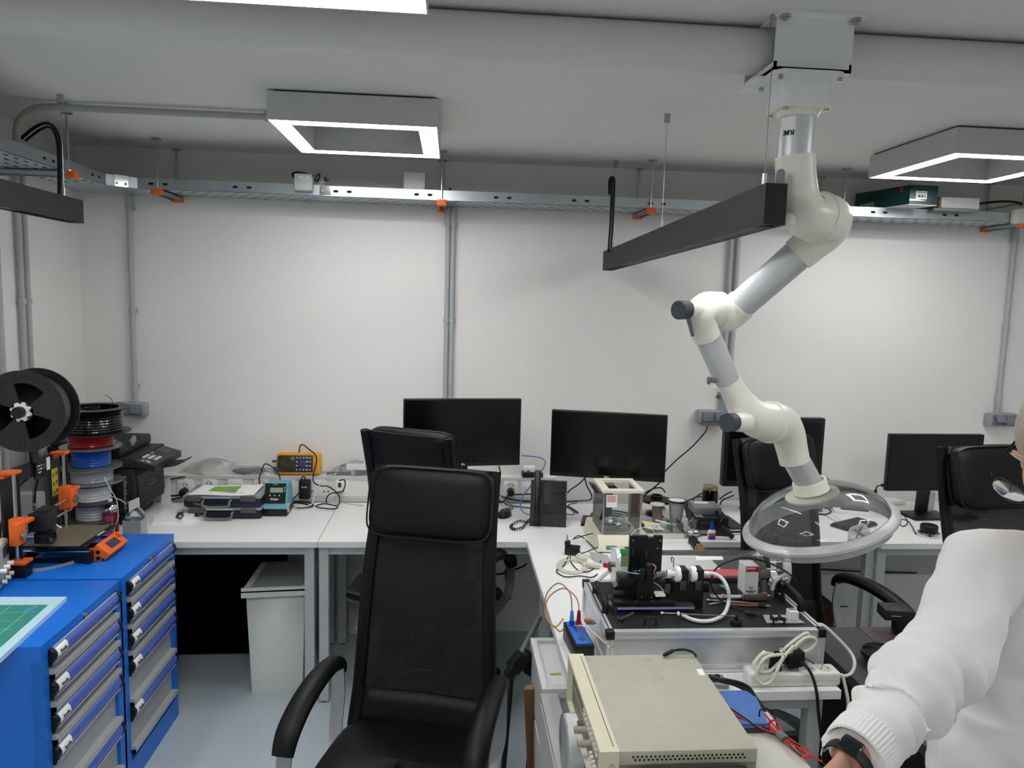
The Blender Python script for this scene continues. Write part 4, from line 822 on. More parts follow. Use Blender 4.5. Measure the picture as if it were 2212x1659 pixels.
# bench power supply at the left edge
t = thing('bench_power_supply', 'cream bench power supply with white knobs at the left edge on the near cabinet', 'power supply', (-1.6, 2.43, CAB)); cr = mat('supply_cream', '#dcd8c4', .45)
R = rot(16); c = V((-1.462, 2.487, CAB))-R @ V((.1055, 0, 0))
def L(x, y, z): return c+R @ V((x, y, z))
part('case', MB().box(L(0, 0, .078), (.20, .13, .14), R=R, bev=.004), cr, t); part('front_panel', MB().box(L(.1025, 0, .078), (.006, .124, .134), R=R, bev=.002), mat('supply_grey', '#a9aaa4', .45), t)
part('display', MB().box(L(.1065, .025, .115), (.003, .06, .035), R=R), mat('display_dark', '#2a3444', .2), t)
for y in (-.04, 0, .04): part('knob', MB().cyl(L(.105, y, .066), L(.122, y, .066), .0075, n=16), white, t); k = part('terminal', MB().cyl(L(.105, y, .03), L(.122, y, .03), .007, n=14), cr, t); part('ring', MB().cyl(L(.1055, y, .03), L(.109, y, .03), .0085, n=14), (blackp, mat('ring_green', '#2f7a4f', .5), red)[int(y/.04)+1], k)
for x, y in ((-.08, -.05), (-.08, .05), (.08, -.05), (.08, .05)): part('foot', MB().cyl(L(x, y, 0), L(x, y, .009), .008, n=10), rubber, t)
# ================= left desk: cases, paper, soldering station =================
navy = mat('case_navy', '#161c33', .4); caseg = mat('case_latch', '#55554f', .5); lidc = clear('case_lid', '#c9ced2', .15, .4)
def case(x0, x1, yf, z0, label, h=.056):
    t = thing('hard_case', label, 'case', ((x0+x1)/2, yf+.1, z0), group='navy cases stacked on the desk'); yb = yf+.20
    part('body', MB().box(((x0+x1)/2, (yf+yb)/2, z0+h*.36), (x1-x0, yb-yf, h*.72), bev=.01), navy, t)
    part('lid', MB().box(((x0+x1)/2, (yf+yb)/2, z0+h*.86), (x1-x0+.006, yb-yf+.006, h*.28), bev=.006), mat('lid_grey', '#8d9297', .2, noise=.1), t)
    for x in (x0+.045, x1-.055): part('latch', MB().box((x, yf-.004, z0+h*.74), (.07, .008, h*.42), bev=.003), caseg, t)
    xc = (x0+x1)/2-.02
    part('handle', MB().tube([(xc-.062, yf, z0+h*.62), (xc-.06, yf-.022, z0+h*.58), (xc-.055, yf-.03, z0+h*.25), (xc, yf-.03, z0+h*.16), (xc+.055, yf-.03, z0+h*.25), (xc+.06, yf-.022, z0+h*.58), (xc+.062, yf, z0+h*.62)], .0055, 8), mat('case_handle', '#77756e', .5), t)
    part('silver_strip', MB().span((xc-.06, yf-.004, z0+h*.78), (xc+.06, yf-.001, z0+h*.9)), alu, t)
    text('Tayg', .016, mat('case_print', '#8f9458', .5), t, (x0+.06, yf-.0012, z0+h*.32), (1, 0, 0), (0, 0, 1), bold=True)
    return t
case(-1.198, -.868, 3.425, DESK, 'lower one of the two navy cases stacked beside the soldering station')
case(-1.215, -.868, 3.42, DESK+.0565, 'upper navy case with the scribbled paper lying on it'); zp = DESK+.0565+.057
t = thing('scribbled_paper', 'white paper with a green rectangle and pen scribbles on the upper navy case', 'paper', (-1.04, 3.51, zp))
W = lambda u, v: V((-1.195+.30*u+.015*v*(1-u), 3.415+.19*v, zp+.004+.002*math.sin(7*u+3*v)+.003*max(0, u-.85)*8*v))
part('sheets', MB().grid(W, 16, 8), paperm, t, solid=.004)
part('green_print', MB().grid(lambda u, v: W(.24+.43*u, .30+.5*v)+V((0, 0, .0027)), 10, 5), mat('print_green', '#7fae4e', .7, noise=.25, scale=90), t)
m = MB()
for k in range(26):
    a, b = random.random()*.9+.05, random.choice((.08, .16, .85, .9, .94)); m.tube([W(a, b)+V((0, 0, .0024)), W(a+.012, b+.05)+V((0, 0, .0024)), W(a+.03, b-.01)+V((0, 0, .0024))], .0005, 5, sub=2)
for k in range(3): m.tube([W(.58+.03*k+.05*math.cos(a), .28+.1*math.sin(a))+V((0, 0, .003)) for a in [2*PI*i/16 for i in range(16)]], .0007, 5, closed=True, sub=1)
part('pen_scribble', m, darkg, t)
# soldering station
x0, x1, yf, yb = -.866, -.760, 3.47, 3.60; teal = mat('station_teal', '#6fb0bd', .45)
t = thing('soldering_station', 'black and turquoise soldering station with a green display beside the navy cases', 'soldering station', ((x0+x1)/2, 3.54, DESK))
part('base', MB().box(((x0+x1)/2, (yf+yb)/2, DESK+.018), (x1-x0, yb-yf, .036), bev=.004), blackp, t)
pr = [(yf, .036), (yf+.012, .062), (yf+.035, .150), (yb-.02, .150), (yb, .11), (yb, .036)]
part('housing', MB().prism([(p[0]-yf, p[1]) for p in pr], (x0, yf, DESK), (0, 1, 0), (0, 0, 1), x1-x0), teal, t)
fu = V((0, .023, .088)).normalized(); fp = part('front_panel', MB().slab([V((x0+.001, yf+.0105, DESK+.06)), V((x1-.008, yf+.0105, DESK+.06)), V((x1-.008, yf+.034, DESK+.151)), V((x0+.001, yf+.034, DESK+.151))], (0, -.003, .001)), blackp, t)
fo = lambda u, v: V((x0+(x1-x0-.008)*u, yf+.0105+.0235*v-.0034, DESK+.061+.09*v+.001))
def fbox(u, v, du, dv, m_, nm): return part(nm, MB().slab([fo(u, v), fo(u+du, v), fo(u+du, v+dv), fo(u, v+dv)], (0, -.0012, .0004)), m_, fp)
fbox(.26, .54, .60, .24, mat('lcd_green', '#8fb592', .3), 'display')
for i in range(3): fbox(.24+.22*i, .36, .05, .06, white, 'button')
for v in (.66, .76): part('arrow', MB().prism([(-.004, 0), (.004, 0), (0, .006 if v > .7 else -.006)], fo(.94, v), (1, 0, 0), fu, -.001), white, fp)
text('Weller', .014, white, fp, fo(.48, .2)+V((0, -.0012, 0)), (1, 0, 0), fu, bold=True); text('WSD 80', .006, white, fp, fo(.5, .95)+V((0, -.0012, 0)), (1, 0, 0), fu)
part('side_dial', MB().lathe([(.008, 0), (.022, 0), (.022, .004), (.018, .005), (.008, .005)], (x1, yf+.03, DESK+.035), (1, 0, 0), 28), mat('dial_silver', '#c9c9c6', .35), t)
cable([at(604, 1064, y=3.60), at(606, 1046, y=3.60), at(600, 1020, y=3.66), at(575, 1002, y=3.70), at(566, 1014, y=3.71), at(560, 1035, y=3.69), at(563, 1052, y=3.62)], .003, blk, 'probe_cable', 'thin black probe lead curving from the yellow scope down behind the cases')
# yellow handheld scope
sx0, sx1, sz = -.868, -.650, .8685
t = thing('handheld_oscilloscope', 'yellow handheld oscilloscope lying on its side against the wall', 'oscilloscope', (-.76, 3.75, sz)); yw = mat('scope_yellow', '#f0a91c', .45); bt_ = mat('scope_face', '#2b3348', .4)
R = rot(0, -9)
part('holster', MB().prism(rrect(sx1-sx0, .112, .016), (( sx0+sx1)/2, 3.738, sz+.058), (1, 0, 0), R @ V((0, 0, 1)), -.05).v and MB().box(((sx0+sx1)/2, 3.757, sz+.058), (sx1-sx0, .05, .112), R=R, bev=.014, seg=3), yw, t)
fy = lambda x, z: V((x, 3.757, sz+.058))+R @ V((0, -.0255, z))
fz = R @ V((0, 0, 1))
def sb(x, z, w, h, m_, nm, par=None, d=.003): return part(nm, MB().box(fy(x, z), (w, d, h), R=R, bev=.001), m_, par or t)
fc = sb(-.768, .0, .165, .085, bt_, 'face'); sb(-.818, .0, .085, .078, mat('scope_screen', '#3c3a2c', .15), 'screen', fc, .006)
for x in (-.752, -.735): pass
for i in range(5):
    for j, z in enumerate((.03, .01, -.01, -.03)):
        if (i, j) in ((1, 1), (1, 2), (2, 1), (2, 2)): continue
        sb(-.765+.0165*i, z, .008 if i != 3 else .012, .007, (mat('key_amber', '#d8a24a', .4) if (i == 1 and j in (0, 3)) else mat('key_pale', '#b9c0cc', .4)), 'button', fc, .006)
part('navigation_ring', MB().lathe([(.008, 0), (.014, 0), (.014, .004), (.008, .004)], fy(-.738, .0), R @ V((0, -1, 0)), 24), mat('key_ring', '#556078', .4), fc)
part('connector', MB().cyl((sx0-.0, 3.75, sz+.07), (sx0-.022, 3.748, sz+.07), .006, n=12).cyl((sx0, 3.75, sz+.035), (sx0-.014, 3.75, sz+.035), .006, n=12), darkg, t)
cable([at(646, 978, y=3.75), at(648, 964, y=3.76), at(655, 961, y=3.75), at(668, 971, y=3.735), at(681, 982, y=3.715), at(684, 995, y=3.705), at(678, 1020, y=3.70), at(677, 1040, y=3.69), at(690, 1049, y=3.69), at(709, 1051, y=3.69), at(727, 1064, y=3.67), at(734, 1078, y=3.64), at(728, 1092, y=3.60), at(700, 1088, y=3.60), at(682, 1094, y=3.58), at(700, 1098, y=3.57), at(724, 1099, y=3.57), at(730, 1094, y=3.57)], .0032, blk, 'power_cable', 'black power lead looping from the yellow scope down onto the desk')
cable([at(632, 1080, y=3.64), at(648, 1060, y=3.67), at(650, 1036, y=3.695), at(656, 1029, y=3.70), at(660, 1036, y=3.70)], .003, blk, 'power_cable', 'short black lead from the plug charger to the back of the soldering station')
cable([at(731, 1036, y=3.70), at(718, 1026, y=3.70), at(705, 1030, y=3.70), at(692, 1046, y=3.68), at(680, 1070, y=3.66), at(672, 1090, y=3.61), at(650, 1095, y=3.58), at(635, 1093, y=3.58)], .0025, mat('cable_white', '#d9d9d6', .5), 'usb_cable', 'thin white cable arching from the plug meter down to the desk')
cable([at(630, 1096, z=DESK+.004), at(660, 1096, z=DESK+.004), at(700, 1088, z=DESK+.006), at(728, 1085, z=DESK+.005), at(755, 1088, z=DESK+.004), at(785, 1092, z=DESK+.004)], .003, mat('cable_white', '#d9d9d6', .5), 'usb_cable', 'white cable lying along the desk towards the front chair')
cable([at(733, 1038, y=3.70), at(744, 1037, y=3.69), at(745, 1050, y=3.68), at(737, 1063, y=3.68), at(715, 1066, y=3.66), at(705, 1077, y=3.64), at(706, 1086, y=3.62)], .003, blk, 'power_cable', 'black cable looped round the white plug meter')
cable([at(622, 1085, z=DESK+.012), at(640, 1083, z=DESK+.012), at(668, 1086, z=DESK+.012), at(676, 1092, z=DESK+.008), at(655, 1096, z=DESK+.010), at(630, 1092, z=DESK+.008), at(640, 1086, z=DESK+.02), at(665, 1090, z=DESK+.016)], .004, blk, 'cable_coil', 'coil of black cable on the desk right of the soldering station')
cx, cz = (-.746-.689)/2, .81
t = thing('plug_charger', 'black plug charger standing in the trunking socket right of the soldering station', 'charger', (cx, 3.69, .76)); part('body', MB().box((cx, 3.693, cz), (.055, .045, .095), bev=.006), blackp, t); text('FLUKE', .010, white, t, (cx, 3.6695, cz+.015), (1, 0, 0), (0, 0, 1))
p = at(735, 1048, y=3.71); t = thing('plug_meter', 'small white plug meter with a dark display in the trunking', 'plug meter', (p.x, 3.70, .79)); part('body', MB().box((p.x, 3.703, .825), (.035, .026, .05), bev=.004), white, t); part('display', MB().box((p.x, 3.6895, .832), (.016, .002, .024)), darkg, t)
# plastic bags on the trunking ledge
bagm = clear('bag_clear', '#e9eaea', .12, .22)
def bag(x0, x1, h, label, seed, dy=.05, y=3.735, z=.869):
    rnd = random.Random(seed); ph = [rnd.random()*6 for _ in range(6)]
    def f(u, v):
        hh = h*(math.sin(PI*min(1, max(0, u)))**.6)*(.75+.25*math.sin(5*u+ph[0]))
        return V((x0+(x1-x0)*u+.01*math.sin(9*v+ph[1]), y+dy*math.sin(PI*v)*.6-.012*math.sin(14*u+6*v+ph[2])+.02*(1-v)-.03*v, z+.002+hh*abs(math.sin(PI*v))**.8+.004*math.sin(23*u+9*v+ph[3])*math.sin(PI*v)))
    t = thing('plastic_bag', label, 'plastic bag', ((x0+x1)/2, y, z)); part('film', MB().grid(f, 36, 14), bagm, t); return t
b1 = bag(at(385, 1020, y=3.74).x, at(600, 1020, y=3.74).x, .085, 'crumpled clear plastic bag on the trunking ledge left of the yellow scope', 1, .03, 3.765)
part('contents', MB().ball(((-1.03), 3.755, .886), (.06, .018, .015)).ball((-.96, 3.76, .888), (.035, .016, .013)), mat('bag_grey', '#77787a', .6), b1)
b2 = bag(at(692, 1020, y=3.74).x, at(800, 1020, y=3.74).x, .075, 'crumpled clear plastic bag on the trunking ledge right of the yellow scope', 5, .03, 3.765)
part('contents', MB().box((-.56, 3.76, .876), (.12, .03, .008)).box((-.45, 3.755, .882), (.06, .03, .016), R=rot(10)), mat('bag_grey', '#77787a', .6), b2)
part('label', MB().box((-.47, 3.742, .915), (.10, .001, .035), R=rot(0, 8)), paperm, b2)
cable([at(365, 1036, y=3.715), at(385, 1032, y=3.712), at(400, 1030, y=3.712)], .003, blk, 'power_cable', 'short black lead on the trunking beside the laser printer')
cable([at(402, 1066, y=3.67), at(385, 1070, y=3.68), at(366, 1071, y=3.69)], .0045, blk, 'power_cable', 'black printer lead plugged into the leftmost trunking socket')
cable([at(404, 1068, y=3.67), at(390, 1075, y=3.67), at(366, 1080, y=3.69)], .004, blk, 'power_cable', 'second black lead below the leftmost trunking socket')
cable([at(246, 905, y=3.72), at(254, 905, y=3.72), at(254, 925, y=3.70), at(248, 945, y=3.66), at(236, 953, y=3.62)], .005, blk, 'power_cable', 'black printer lead hanging from the socket box behind the filament spools')
# ================= middle desk =================
ph = mat('phone_black', '#17181a', .45); c = V((.47, 3.36, DESK)); R = rot(-8)
t = thing('desk_phone', 'black desk telephone with a tilted screen on the middle desk', 'telephone', c)
def PL(x, y, z): return c+R @ V((x, y, z))
tilt = V((0, .42, .91)); 
def face(x0, x1, s0, s1, d, m_, nm, par=None):
    q = [PL(x, -.045+.42*s-.91*d*0, .004+.91*s) for x, s in ((x0, s0), (x1, s0), (x1, s1), (x0, s1))]; nrm = (q[1]-q[0]).cross(q[3]-q[0]).normalized()
    return part(nm, MB().slab([p+nrm*d for p in q], -nrm*(abs(d)+.012)), m_, par or t)
pb = face(-.085, .085, 0, .215, .0, ph, 'body'); face(-.02, .078, .10, .205, .003, screen, 'screen', pb); face(-.025, .08, .055, .095, .001, mat('phone_grille', '#202124', .7), 'speaker_grille', pb)
part('stand', MB().slab([PL(.03, .02, .15), PL(.08, .02, .15), PL(.09, .09, 0), PL(.03, .09, 0)], R @ V((0, -.006, 0))), ph, t)
hs = [PL(-.055, -.045+.42*s-.038*math.sin(PI*s/.24)-.02, .012+.91*s+.02) for s in (.0, .05, .11, .17, .225)]
part('handset', MB().tube(hs, [.024, .021, .018, .021, .024], 14, flat=.7, up=R @ V((1, 0, 0))), mat('handset_black', '#1f2022', .3), t)
text('poly', .009, red, pb, PL(.04, -.045+.42*.02-.0, .004+.91*.02)+R @ V((0, -.002, .001)), R @ V((1, 0, 0)), R @ tilt)
for s in (.155, .14): part('key', MB().cyl(PL(.081, -.045+.42*s-.002, .004+.91*s), PL(.081, -.045+.42*s-.005, .005+.91*s), .002, n=8), white, pb)
co = [at(1160, 1120, z=DESK+.03), at(1146, 1126, z=DESK+.014), at(1122, 1126, z=DESK+.008), at(1104, 1136, z=DESK+.008), at(1110, 1143, z=DESK+.008), at(1128, 1140, z=DESK+.008), at(1140, 1126, z=DESK+.01), at(1153, 1118, z=DESK+.012)]
sp = spline(co, 20); m = MB(); hel = []
fr_ = [frame((sp[min(i+1, len(sp)-1)]-sp[max(i-1, 0)])) for i in range(len(sp))]
for i in range(len(sp)): a = i*1.25; hel.append(sp[i]+fr_[i] @ V((.0055*math.cos(a), .0055*math.sin(a), 0)))
solo('handset_cord', MB().tube(hel, .0022, 6, sub=2), ph, 'coiled black handset cord lying in a loop before the telephone', 'cord')
cable([at(1127, 984, y=3.5), at(1150, 986, y=3.5), at(1170, 990, y=3.48), at(1178, 1000, y=3.46), at(1168, 1020, y=3.44), at(1150, 1045, y=3.43), at(1131, 1070, y=3.44), at(1124, 1090, y=3.46), at(1130, 1106, y=3.45), at(1146, 1112, y=3.42), at(1160, 1114, y=3.40)], .0032, mat('ethernet_blue', '#5f93d8', .4), 'network_cable', 'blue network cable looping from the left monitor to the telephone')
p = V((.275, 3.487, DESK)); R = rot(-25)
t = thing('computer_mouse', 'black computer mouse on the middle desk left of the telephone', 'mouse', p)
part('shell', MB().grid(lambda u, v: p+R @ V((.031*math.cos(2*PI*u)*math.sin(PI*v/2)**.7, .052*math.sin(2*PI*u)*math.sin(PI*v/2)**.7, .034*math.cos(PI*v/2)**.8)), 28, 10), mat('mouse_black', '#18191b', .3), t); part('side_grip', MB().ball(p+R @ V((-.018, -.012, .012)), (.014, .036, .012), R=R), rubber, t)
part('wheel', MB().cyl(p+R @ V((-.004, .03, .026)), p+R @ V((.004, .03, .026)), .008, n=14), darkg, t)
p0, p1 = at(1127, 1026, y=3.75), at(1172, 1026, y=3.75)
solo('black_box', MB().box(((p0.x+p1.x)/2, 3.755, .8815), (p1.x-p0.x, .07, .026), bev=.006), mat('box_navyblack', '#14161f', .4), 'small black box on the trunking ledge under the white adapter', 'box')
t = thing('usb_adapter', 'small white USB adapter on the black box left of the telephone', 'adapter', (.42, 3.75, .895)); part('body', MB().box((.418, 3.75, .910), (.058, .045, .03), bev=.005), white, t); part('port', MB().box((.412, 3.7275, .904), (.016, .002, .005)), blackm, t)
rnd = random.Random(7)
for i, (pts, r_, lb) in enumerate([
    ([at(1060, 1040, z=DESK+.09), at(1085, 1046, z=DESK+.07), at(1098, 1065, z=DESK+.05), at(1085, 1085, z=DESK+.02), at(1062, 1080, z=DESK+.01)], .004, 'black cable curving behind the mouse, uppermost of the tangle'),
    ([at(1058, 1052, z=DESK+.06), at(1095, 1062, z=DESK+.045), at(1120, 1072, z=DESK+.03), at(1150, 1074, z=DESK+.02)], .004, 'black cable running from the tangle towards the telephone'),
    ([at(1062, 1060, z=DESK+.05), at(1090, 1075, z=DESK+.03), at(1125, 1082, z=DESK+.015), at(1155, 1083, z=DESK+.01)], .0045, 'thick black cable along the trunking behind the telephone'),
    ([at(1064, 1070, z=DESK+.04), at(1090, 1088, z=DESK+.015), at(1110, 1093, z=DESK+.008), at(1148, 1098, z=DESK+.006)], .003, 'thin black cable passing behind the mouse to the telephone'),
    ([at(1078, 1008, y=3.5), at(1081, 1025, y=3.55), at(1077, 1045, y=3.6), at(1072, 1060, y=3.62)], .0035, 'black monitor cable hanging below the left monitor'),
    ([at(1110, 1068, y=3.68), at(1130, 1068, y=3.69), at(1155, 1067, y=3.69)], .004, 'black lead from the right trunking plug towards the telephone')]):
    cable(pts, r_, blk, 'black_cable', lb)
cable([at(1060, 1050, z=DESK+.08), at(1080, 1070, z=DESK+.06), at(1100, 1085, z=DESK+.02), at(1108, 1098, z=DESK+.006), at(1098, 1100, z=DESK+.006), at(1104, 1092, z=DESK+.01)], .003, mat('cable_grey', '#6c6e70', .5), 'grey_cable', 'grey mouse cable falling through the tangle to the mouse')
cable([at(1068, 1095, z=DESK+.006), at(1078, 1089, z=DESK+.02), at(1088, 1088, z=DESK+.022), at(1093, 1096, z=DESK+.006), at(1080, 1098, z=DESK+.006)], .0022, mat('cable_white', '#d9d9d6', .5), 'white_cable', 'small white cable loop behind the mouse')
cable([at(1264, 1032, y=3.5), at(1250, 1046, y=3.55), at(1232, 1058, y=3.60), at(1226, 1066, y=3.60)], .0035, blk, 'black_cable', 'black cable slanting from the angled monitor to behind the telephone')
cable([at(1263, 1032, y=3.5), at(1268, 1050, y=3.52), at(1278, 1070, y=3.55), at(1274, 1080, y=3.5), at(1250, 1082, z=DESK+.005), at(1222, 1084, z=DESK+.005)], .0035, blk, 'black_cable', 'black cable hanging below the angled monitor onto the desk')
a, b = at(1228, 1094, z=DESK+.008), at(1246, 1106, z=DESK+.008); d = (b-a).normalized()
t = thing('usb_plug', 'black USB plug with its cable lying right of the telephone', 'plug', a); part('plug', MB().tube([a, b], .007, 8, flat=.6, sub=1).tube([b, b+d*.012], .0055, 8, flat=.5, sub=1), blackp, t); part('cord', MB().tube([a, at(1222, 1098, z=DESK+.006), at(1222, 1108, z=DESK+.004), at(1236, 1112, z=DESK+.004), at(1240, 1108, z=DESK+.004)], .002, 6), blk, t)
cable([at(1222, 1096, z=DESK+.006), at(1230, 1090, z=DESK+.015), at(1246, 1086, z=DESK+.006)], .0025, blk, 'black_cable', 'short stiff black lead beside the USB plug')
# balance with glass draught shield
iv = mat('balance_ivory', '#e6e1cb', .4); gx0, gx1, gy0, gy1 = .652, .822, 3.0, 3.21; gz0, gz1 = .80, .982
t = thing('laboratory_balance', 'ivory laboratory balance with a square glass draught shield', 'balance', (.74, 3.1, DESK))
b = MB().add([V(p) for p in ((.625, 2.955, DESK+.006), (.86, 2.955, DESK+.006), (.86, 3.27, DESK+.006), (.625, 3.27, DESK+.006), (.635, 2.965, .768), (.85, 2.965, .768), (.85, 3.0, .80), (.635, 3.0, .80), (.85, 3.26, .80), (.635, 3.26, .80))], [(3, 2, 1, 0), (0, 1, 5, 4), (4, 5, 6, 7), (7, 6, 8, 9), (1, 2, 8, 6, 5), (3, 0, 4, 7, 9), (2, 3, 9, 8)])
bb = part('base', b, iv, t)
for x in (.65, .835):
    for y in (2.98, 3.25): part('foot', MB().cyl((x, y, DESK), (x, y, DESK+.007), .012, n=12), rubber, t)
text('OHAUS', .020, red, bb, (.775, 2.9555, .758), (1, 0, 0), (0, .1, .99), bold=True)
g_ = part('green_label', MB().slab([(.665, 2.9575, .75), (.71, 2.9575, .75), (.71, 2.961, .766), (.665, 2.961, .766)], (0, -.001, 0)), mat('label_green', '#3b9470', .5), bb); text('M 2', .01, white, g_, (.687, 2.957, .758), (1, 0, 0), (0, .2, .97))
sh = None
for a, b_, nm in (((gx0, gy0, gz0), (gx1, gy0+.003, gz1), 'front_glass'), ((gx0, gy0+.003, gz0), (gx0+.003, gy1, gz1), 'left_glass'), ((gx1-.003, gy0+.003, gz0), (gx1, gy1, gz1), 'right_glass'), ((gx0+.003, gy1-.003, gz0), (gx1-.003, gy1, gz1), 'back_glass'), ((gx0-.03, gy0+.01, gz1-.004), (gx0+.08, gy1-.01, gz1-.001), 'top_glass')): part(nm, MB().span(a, b_), glassm, t)
for x in (gx0+.004, gx1-.004):
    for y in (gy0+.004, gy1-.004): part('post', MB().span((x-.004, y-.004, gz0), (x+.004, y+.004, gz1)), alu, t)
m = MB().span((gx0-.004, gy0-.004, gz1), (gx1+.006, gy0+.03, gz1+.012)).span((gx0-.004, gy1-.03, gz1), (gx1+.006, gy1+.004, gz1+.012)).span((gx0-.004, gy0+.03, gz1), (gx0+.03, gy1-.03, gz1+.012)).span((gx1-.018, gy0+.03, gz1), (gx1+.006, gy1-.03, gz1+.012)); part('top_frame', m, iv, t)
st = part('warning_label', MB().span((gx0+.014, gy0-.001, gz1-.062), (gx0+.060, gy0-.0002, gz1-.008)), paperm, t); m = MB()
for i in range(5): m.span((gx0+.018, gy0-.0014, gz1-.016-i*.0055), (gx0+.056-.003*(i % 2), gy0-.001, gz1-.013-i*.0055))
part('red_print', m, mat('print_red', '#d2675a', .6), st)
part('pan', MB().cyl((.74, 3.10, gz0), (.74, 3.10, gz0+.012), .06, n=36), steel, t)
m = MB().lathe([(.0, .004), (.04, .003), (.048, .012), (.056, .022), (.05, .030), (.044, .018), (.0, .012)], (.705, 3.075, gz0+.012), n=26)
for i, v in enumerate(m.v): v.x += .003*math.sin(i*2.7); v.z += .0025*math.sin(i*1.9) if v.z > gz0+.02 else 0; v.y += .003*math.cos(i*3.1)
solo('foil_dish', m, mat('foil', '#dcdde0', .2, 1, noise=.2, scale=90, bump=.8), 'crumpled aluminium foil dish on the pan inside the glass balance', 'dish')
solo('sample_tube', MB().lathe([(0, 0), (.006, 0), (.006, .04), (.004, .046), (0, .047)], (.775, 3.12, gz0+.0125), n=12), clear('tube_milky', '#f0f0ea', .2, .5), 'small milky tube standing inside the glass balance', 'tube')
for i in range(3):
    cable([V((.78+.10*math.cos(a)+.004*i, 3.40+.085*math.sin(a)+.006*i, DESK+.006+.010*i)) for a in [2*PI*k/12 for k in range(12)]], .0045, mat('coil_dark', '#35373a', .4), 'cable_coil', ('bottom', 'middle', 'top')[i]+' turn of the dark cable coil on the desk behind the glass balance', closed=True)
# ================= clutter right of the balance =================
p = V((1.035, 3.52, DESK)); t = thing('empty_spool', 'black empty spool flange with a raised hub on the desk below the angled monitor', 'spool', p)
part('flange', MB().lathe([(0, .066), (.07, .066), (.075, .07), (.075, .080), (.03, .084), (.03, .10), (.022, .10), (.022, .084), (0, .084)], p, n=40), blackp, t); part('base', MB().lathe([(0, 0), (.05, 0), (.05, .012), (.02, .02), (.02, .066), (0, .066)], p, n=32), blackp, t)
p = V((1.005, 3.395, DESK)); t = thing('wire_spool', 'small spool of brown wire with white end plates', 'wire spool', p)
for z in (0, .087): part('end_plate', MB().cyl(p+V((0, 0, z)), p+V((0, 0, z+.003)), .036, n=32), white, t)
part('wire', MB().cyl(p+V((0, 0, .003)), p+V((0, 0, .087)), .023, n=28), mat('wire_brown', '#8d776a', .4, .3, noise=.25, scale=200, stretch=(1, 1, 20)), t)
p = V((1.095, 3.385, DESK)); t = thing('plastic_cup', 'tall translucent cup with a black rimmed white mouth', 'cup', p)
part('wall', MB().lathe([(.028, .002), (.036, .095), (.042, .10), (.042, .108)], p, n=32), clear('cup_clear', '#eceeee', .15, .35), t, solid=.002); part('rim', MB().lathe([(.040, .108), (.046, .106), (.047, .112), (.041, .114), (.040, .108)], p, n=36), blackp, t); part('liner', MB().lathe([(.040, .112), (.02, .10), (0, .096)], p, n=30), white, t); part('bottom', MB().cyl(p, p+V((0, 0, .003)), .029, n=28), white, t)
t = thing('plastic_tray', 'clear plastic tray full of small parts right of the balance', 'tray', (.96, 3.2, DESK)); x0, x1, ya, yb2, zz = .875, 1.055, 3.145, 3.26, DESK+.026
solo('notepad', MB().box(((x0+x1)/2-.003, 3.20, DESK+.012), (.19, .125, .024)), mat('pad_white', '#e6e6d8', .6), 'thick white pad under the clear plastic tray', 'pad')
m = MB()
for a, b in (((x0, ya), (x1, ya+.002)), ((x0, yb2-.002), (x1, yb2)), ((x0, ya+.002), (x0+.002, yb2-.002)), ((x1-.002, ya+.002), (x1, yb2-.002)), ((x1-.05, ya+.002), (x1-.048, yb2-.002))): m.span((*a, zz), (*b, zz+.038))
part('tray', m.span((x0, ya, zz-.002), (x1, yb2, zz)), acryl, t)
for i, (x, y, w_, l, c_, lb, rz_) in enumerate(((.93, 3.19, .09, .05, paperm, 'white slip of paper lying in the clear tray', 15), (.91, 3.22, .08, .04, mat('slip_yellow', '#eee9a8', .7), 'pale yellow slip lying at the back of the clear tray', -8), (.985, 3.21, .02, .08, white, 'white plastic strip lying across the clear tray', 60))):
    solo('paper_slip', MB().box((x, y, zz+.012+.009*i), (w_, l, .003), R=rot(rz_, 6, 8)), c_, lb, 'slip')
p = V((.935, 3.17, zz+.022)); solo('round_reel', MB().lathe([(.005, 0), (.016, 0), (.016, .008), (.005, .008), (.005, 0)], p, (.2, -.9, .35), 22), white, 'small white reel lying on its edge in the clear tray', 'reel')
solo('red_card', MB().box((.855, 3.10, DESK+.003), (.07, .05, .004), R=rot(-35)), mat('card_red', '#c33a3a', .5), 'red and white card on the desk behind the black test rig', 'card')
t = bag(1.055, 1.16, .13, 'crumpled clear bag standing between the tray and the black power unit', 11, .05, 3.19, DESK)
part('contents', MB().ball((1.11, 3.17, DESK+.02), (.035, .025, .018)), mat('bag_silver', '#b9bcc0', .25, .7, noise=.3, scale=60), t)
# black power unit with grey box, handset, glue
t = thing('power_unit', 'black electronic power unit with orange lettering under a grey metal box', 'power unit', (1.21, 3.26, DESK)); R = rot(-6)
c = V((1.208, 3.262, DESK))
part('case', MB().box(c+V((0, 0, .0425)), (.15, .16, .085), R=R, bev=.003), mat('unit_black', '#1b1b1d', .5), t); fr2 = lambda x, z: c+R @ V((x, -.0812, z))
for i in range(3): part('vent', MB().slab([c+R @ V((-.07+.012*i, -.075, .0855)), c+R @ V((-.065+.012*i, -.075, .0855)), c+R @ V((-.065+.012*i, -.03, .0855)), c+R @ V((-.07+.012*i, -.03, .0855))], (0, 0, .0006)), mat('vent_pale', '#bdb3a6', .6), t)
text('AS2-1000', .009, mat('unit_orange', '#b0603a', .5), t, fr2(-.035, .062), R @ V((1, 0, 0)), (0, 0, 1)); part('rating_label', MB().box(fr2(-.04, .018), (.04, .001, .018), R=R), mat('label_grey', '#8e8c86', .6), t)
t = thing('metal_box', 'grey metal box with a paper label lying on the black power unit', 'box', (1.2, 3.28, DESK+.085)); c2 = c+V((-.008, .03, .0855)); R2 = rot(-4)
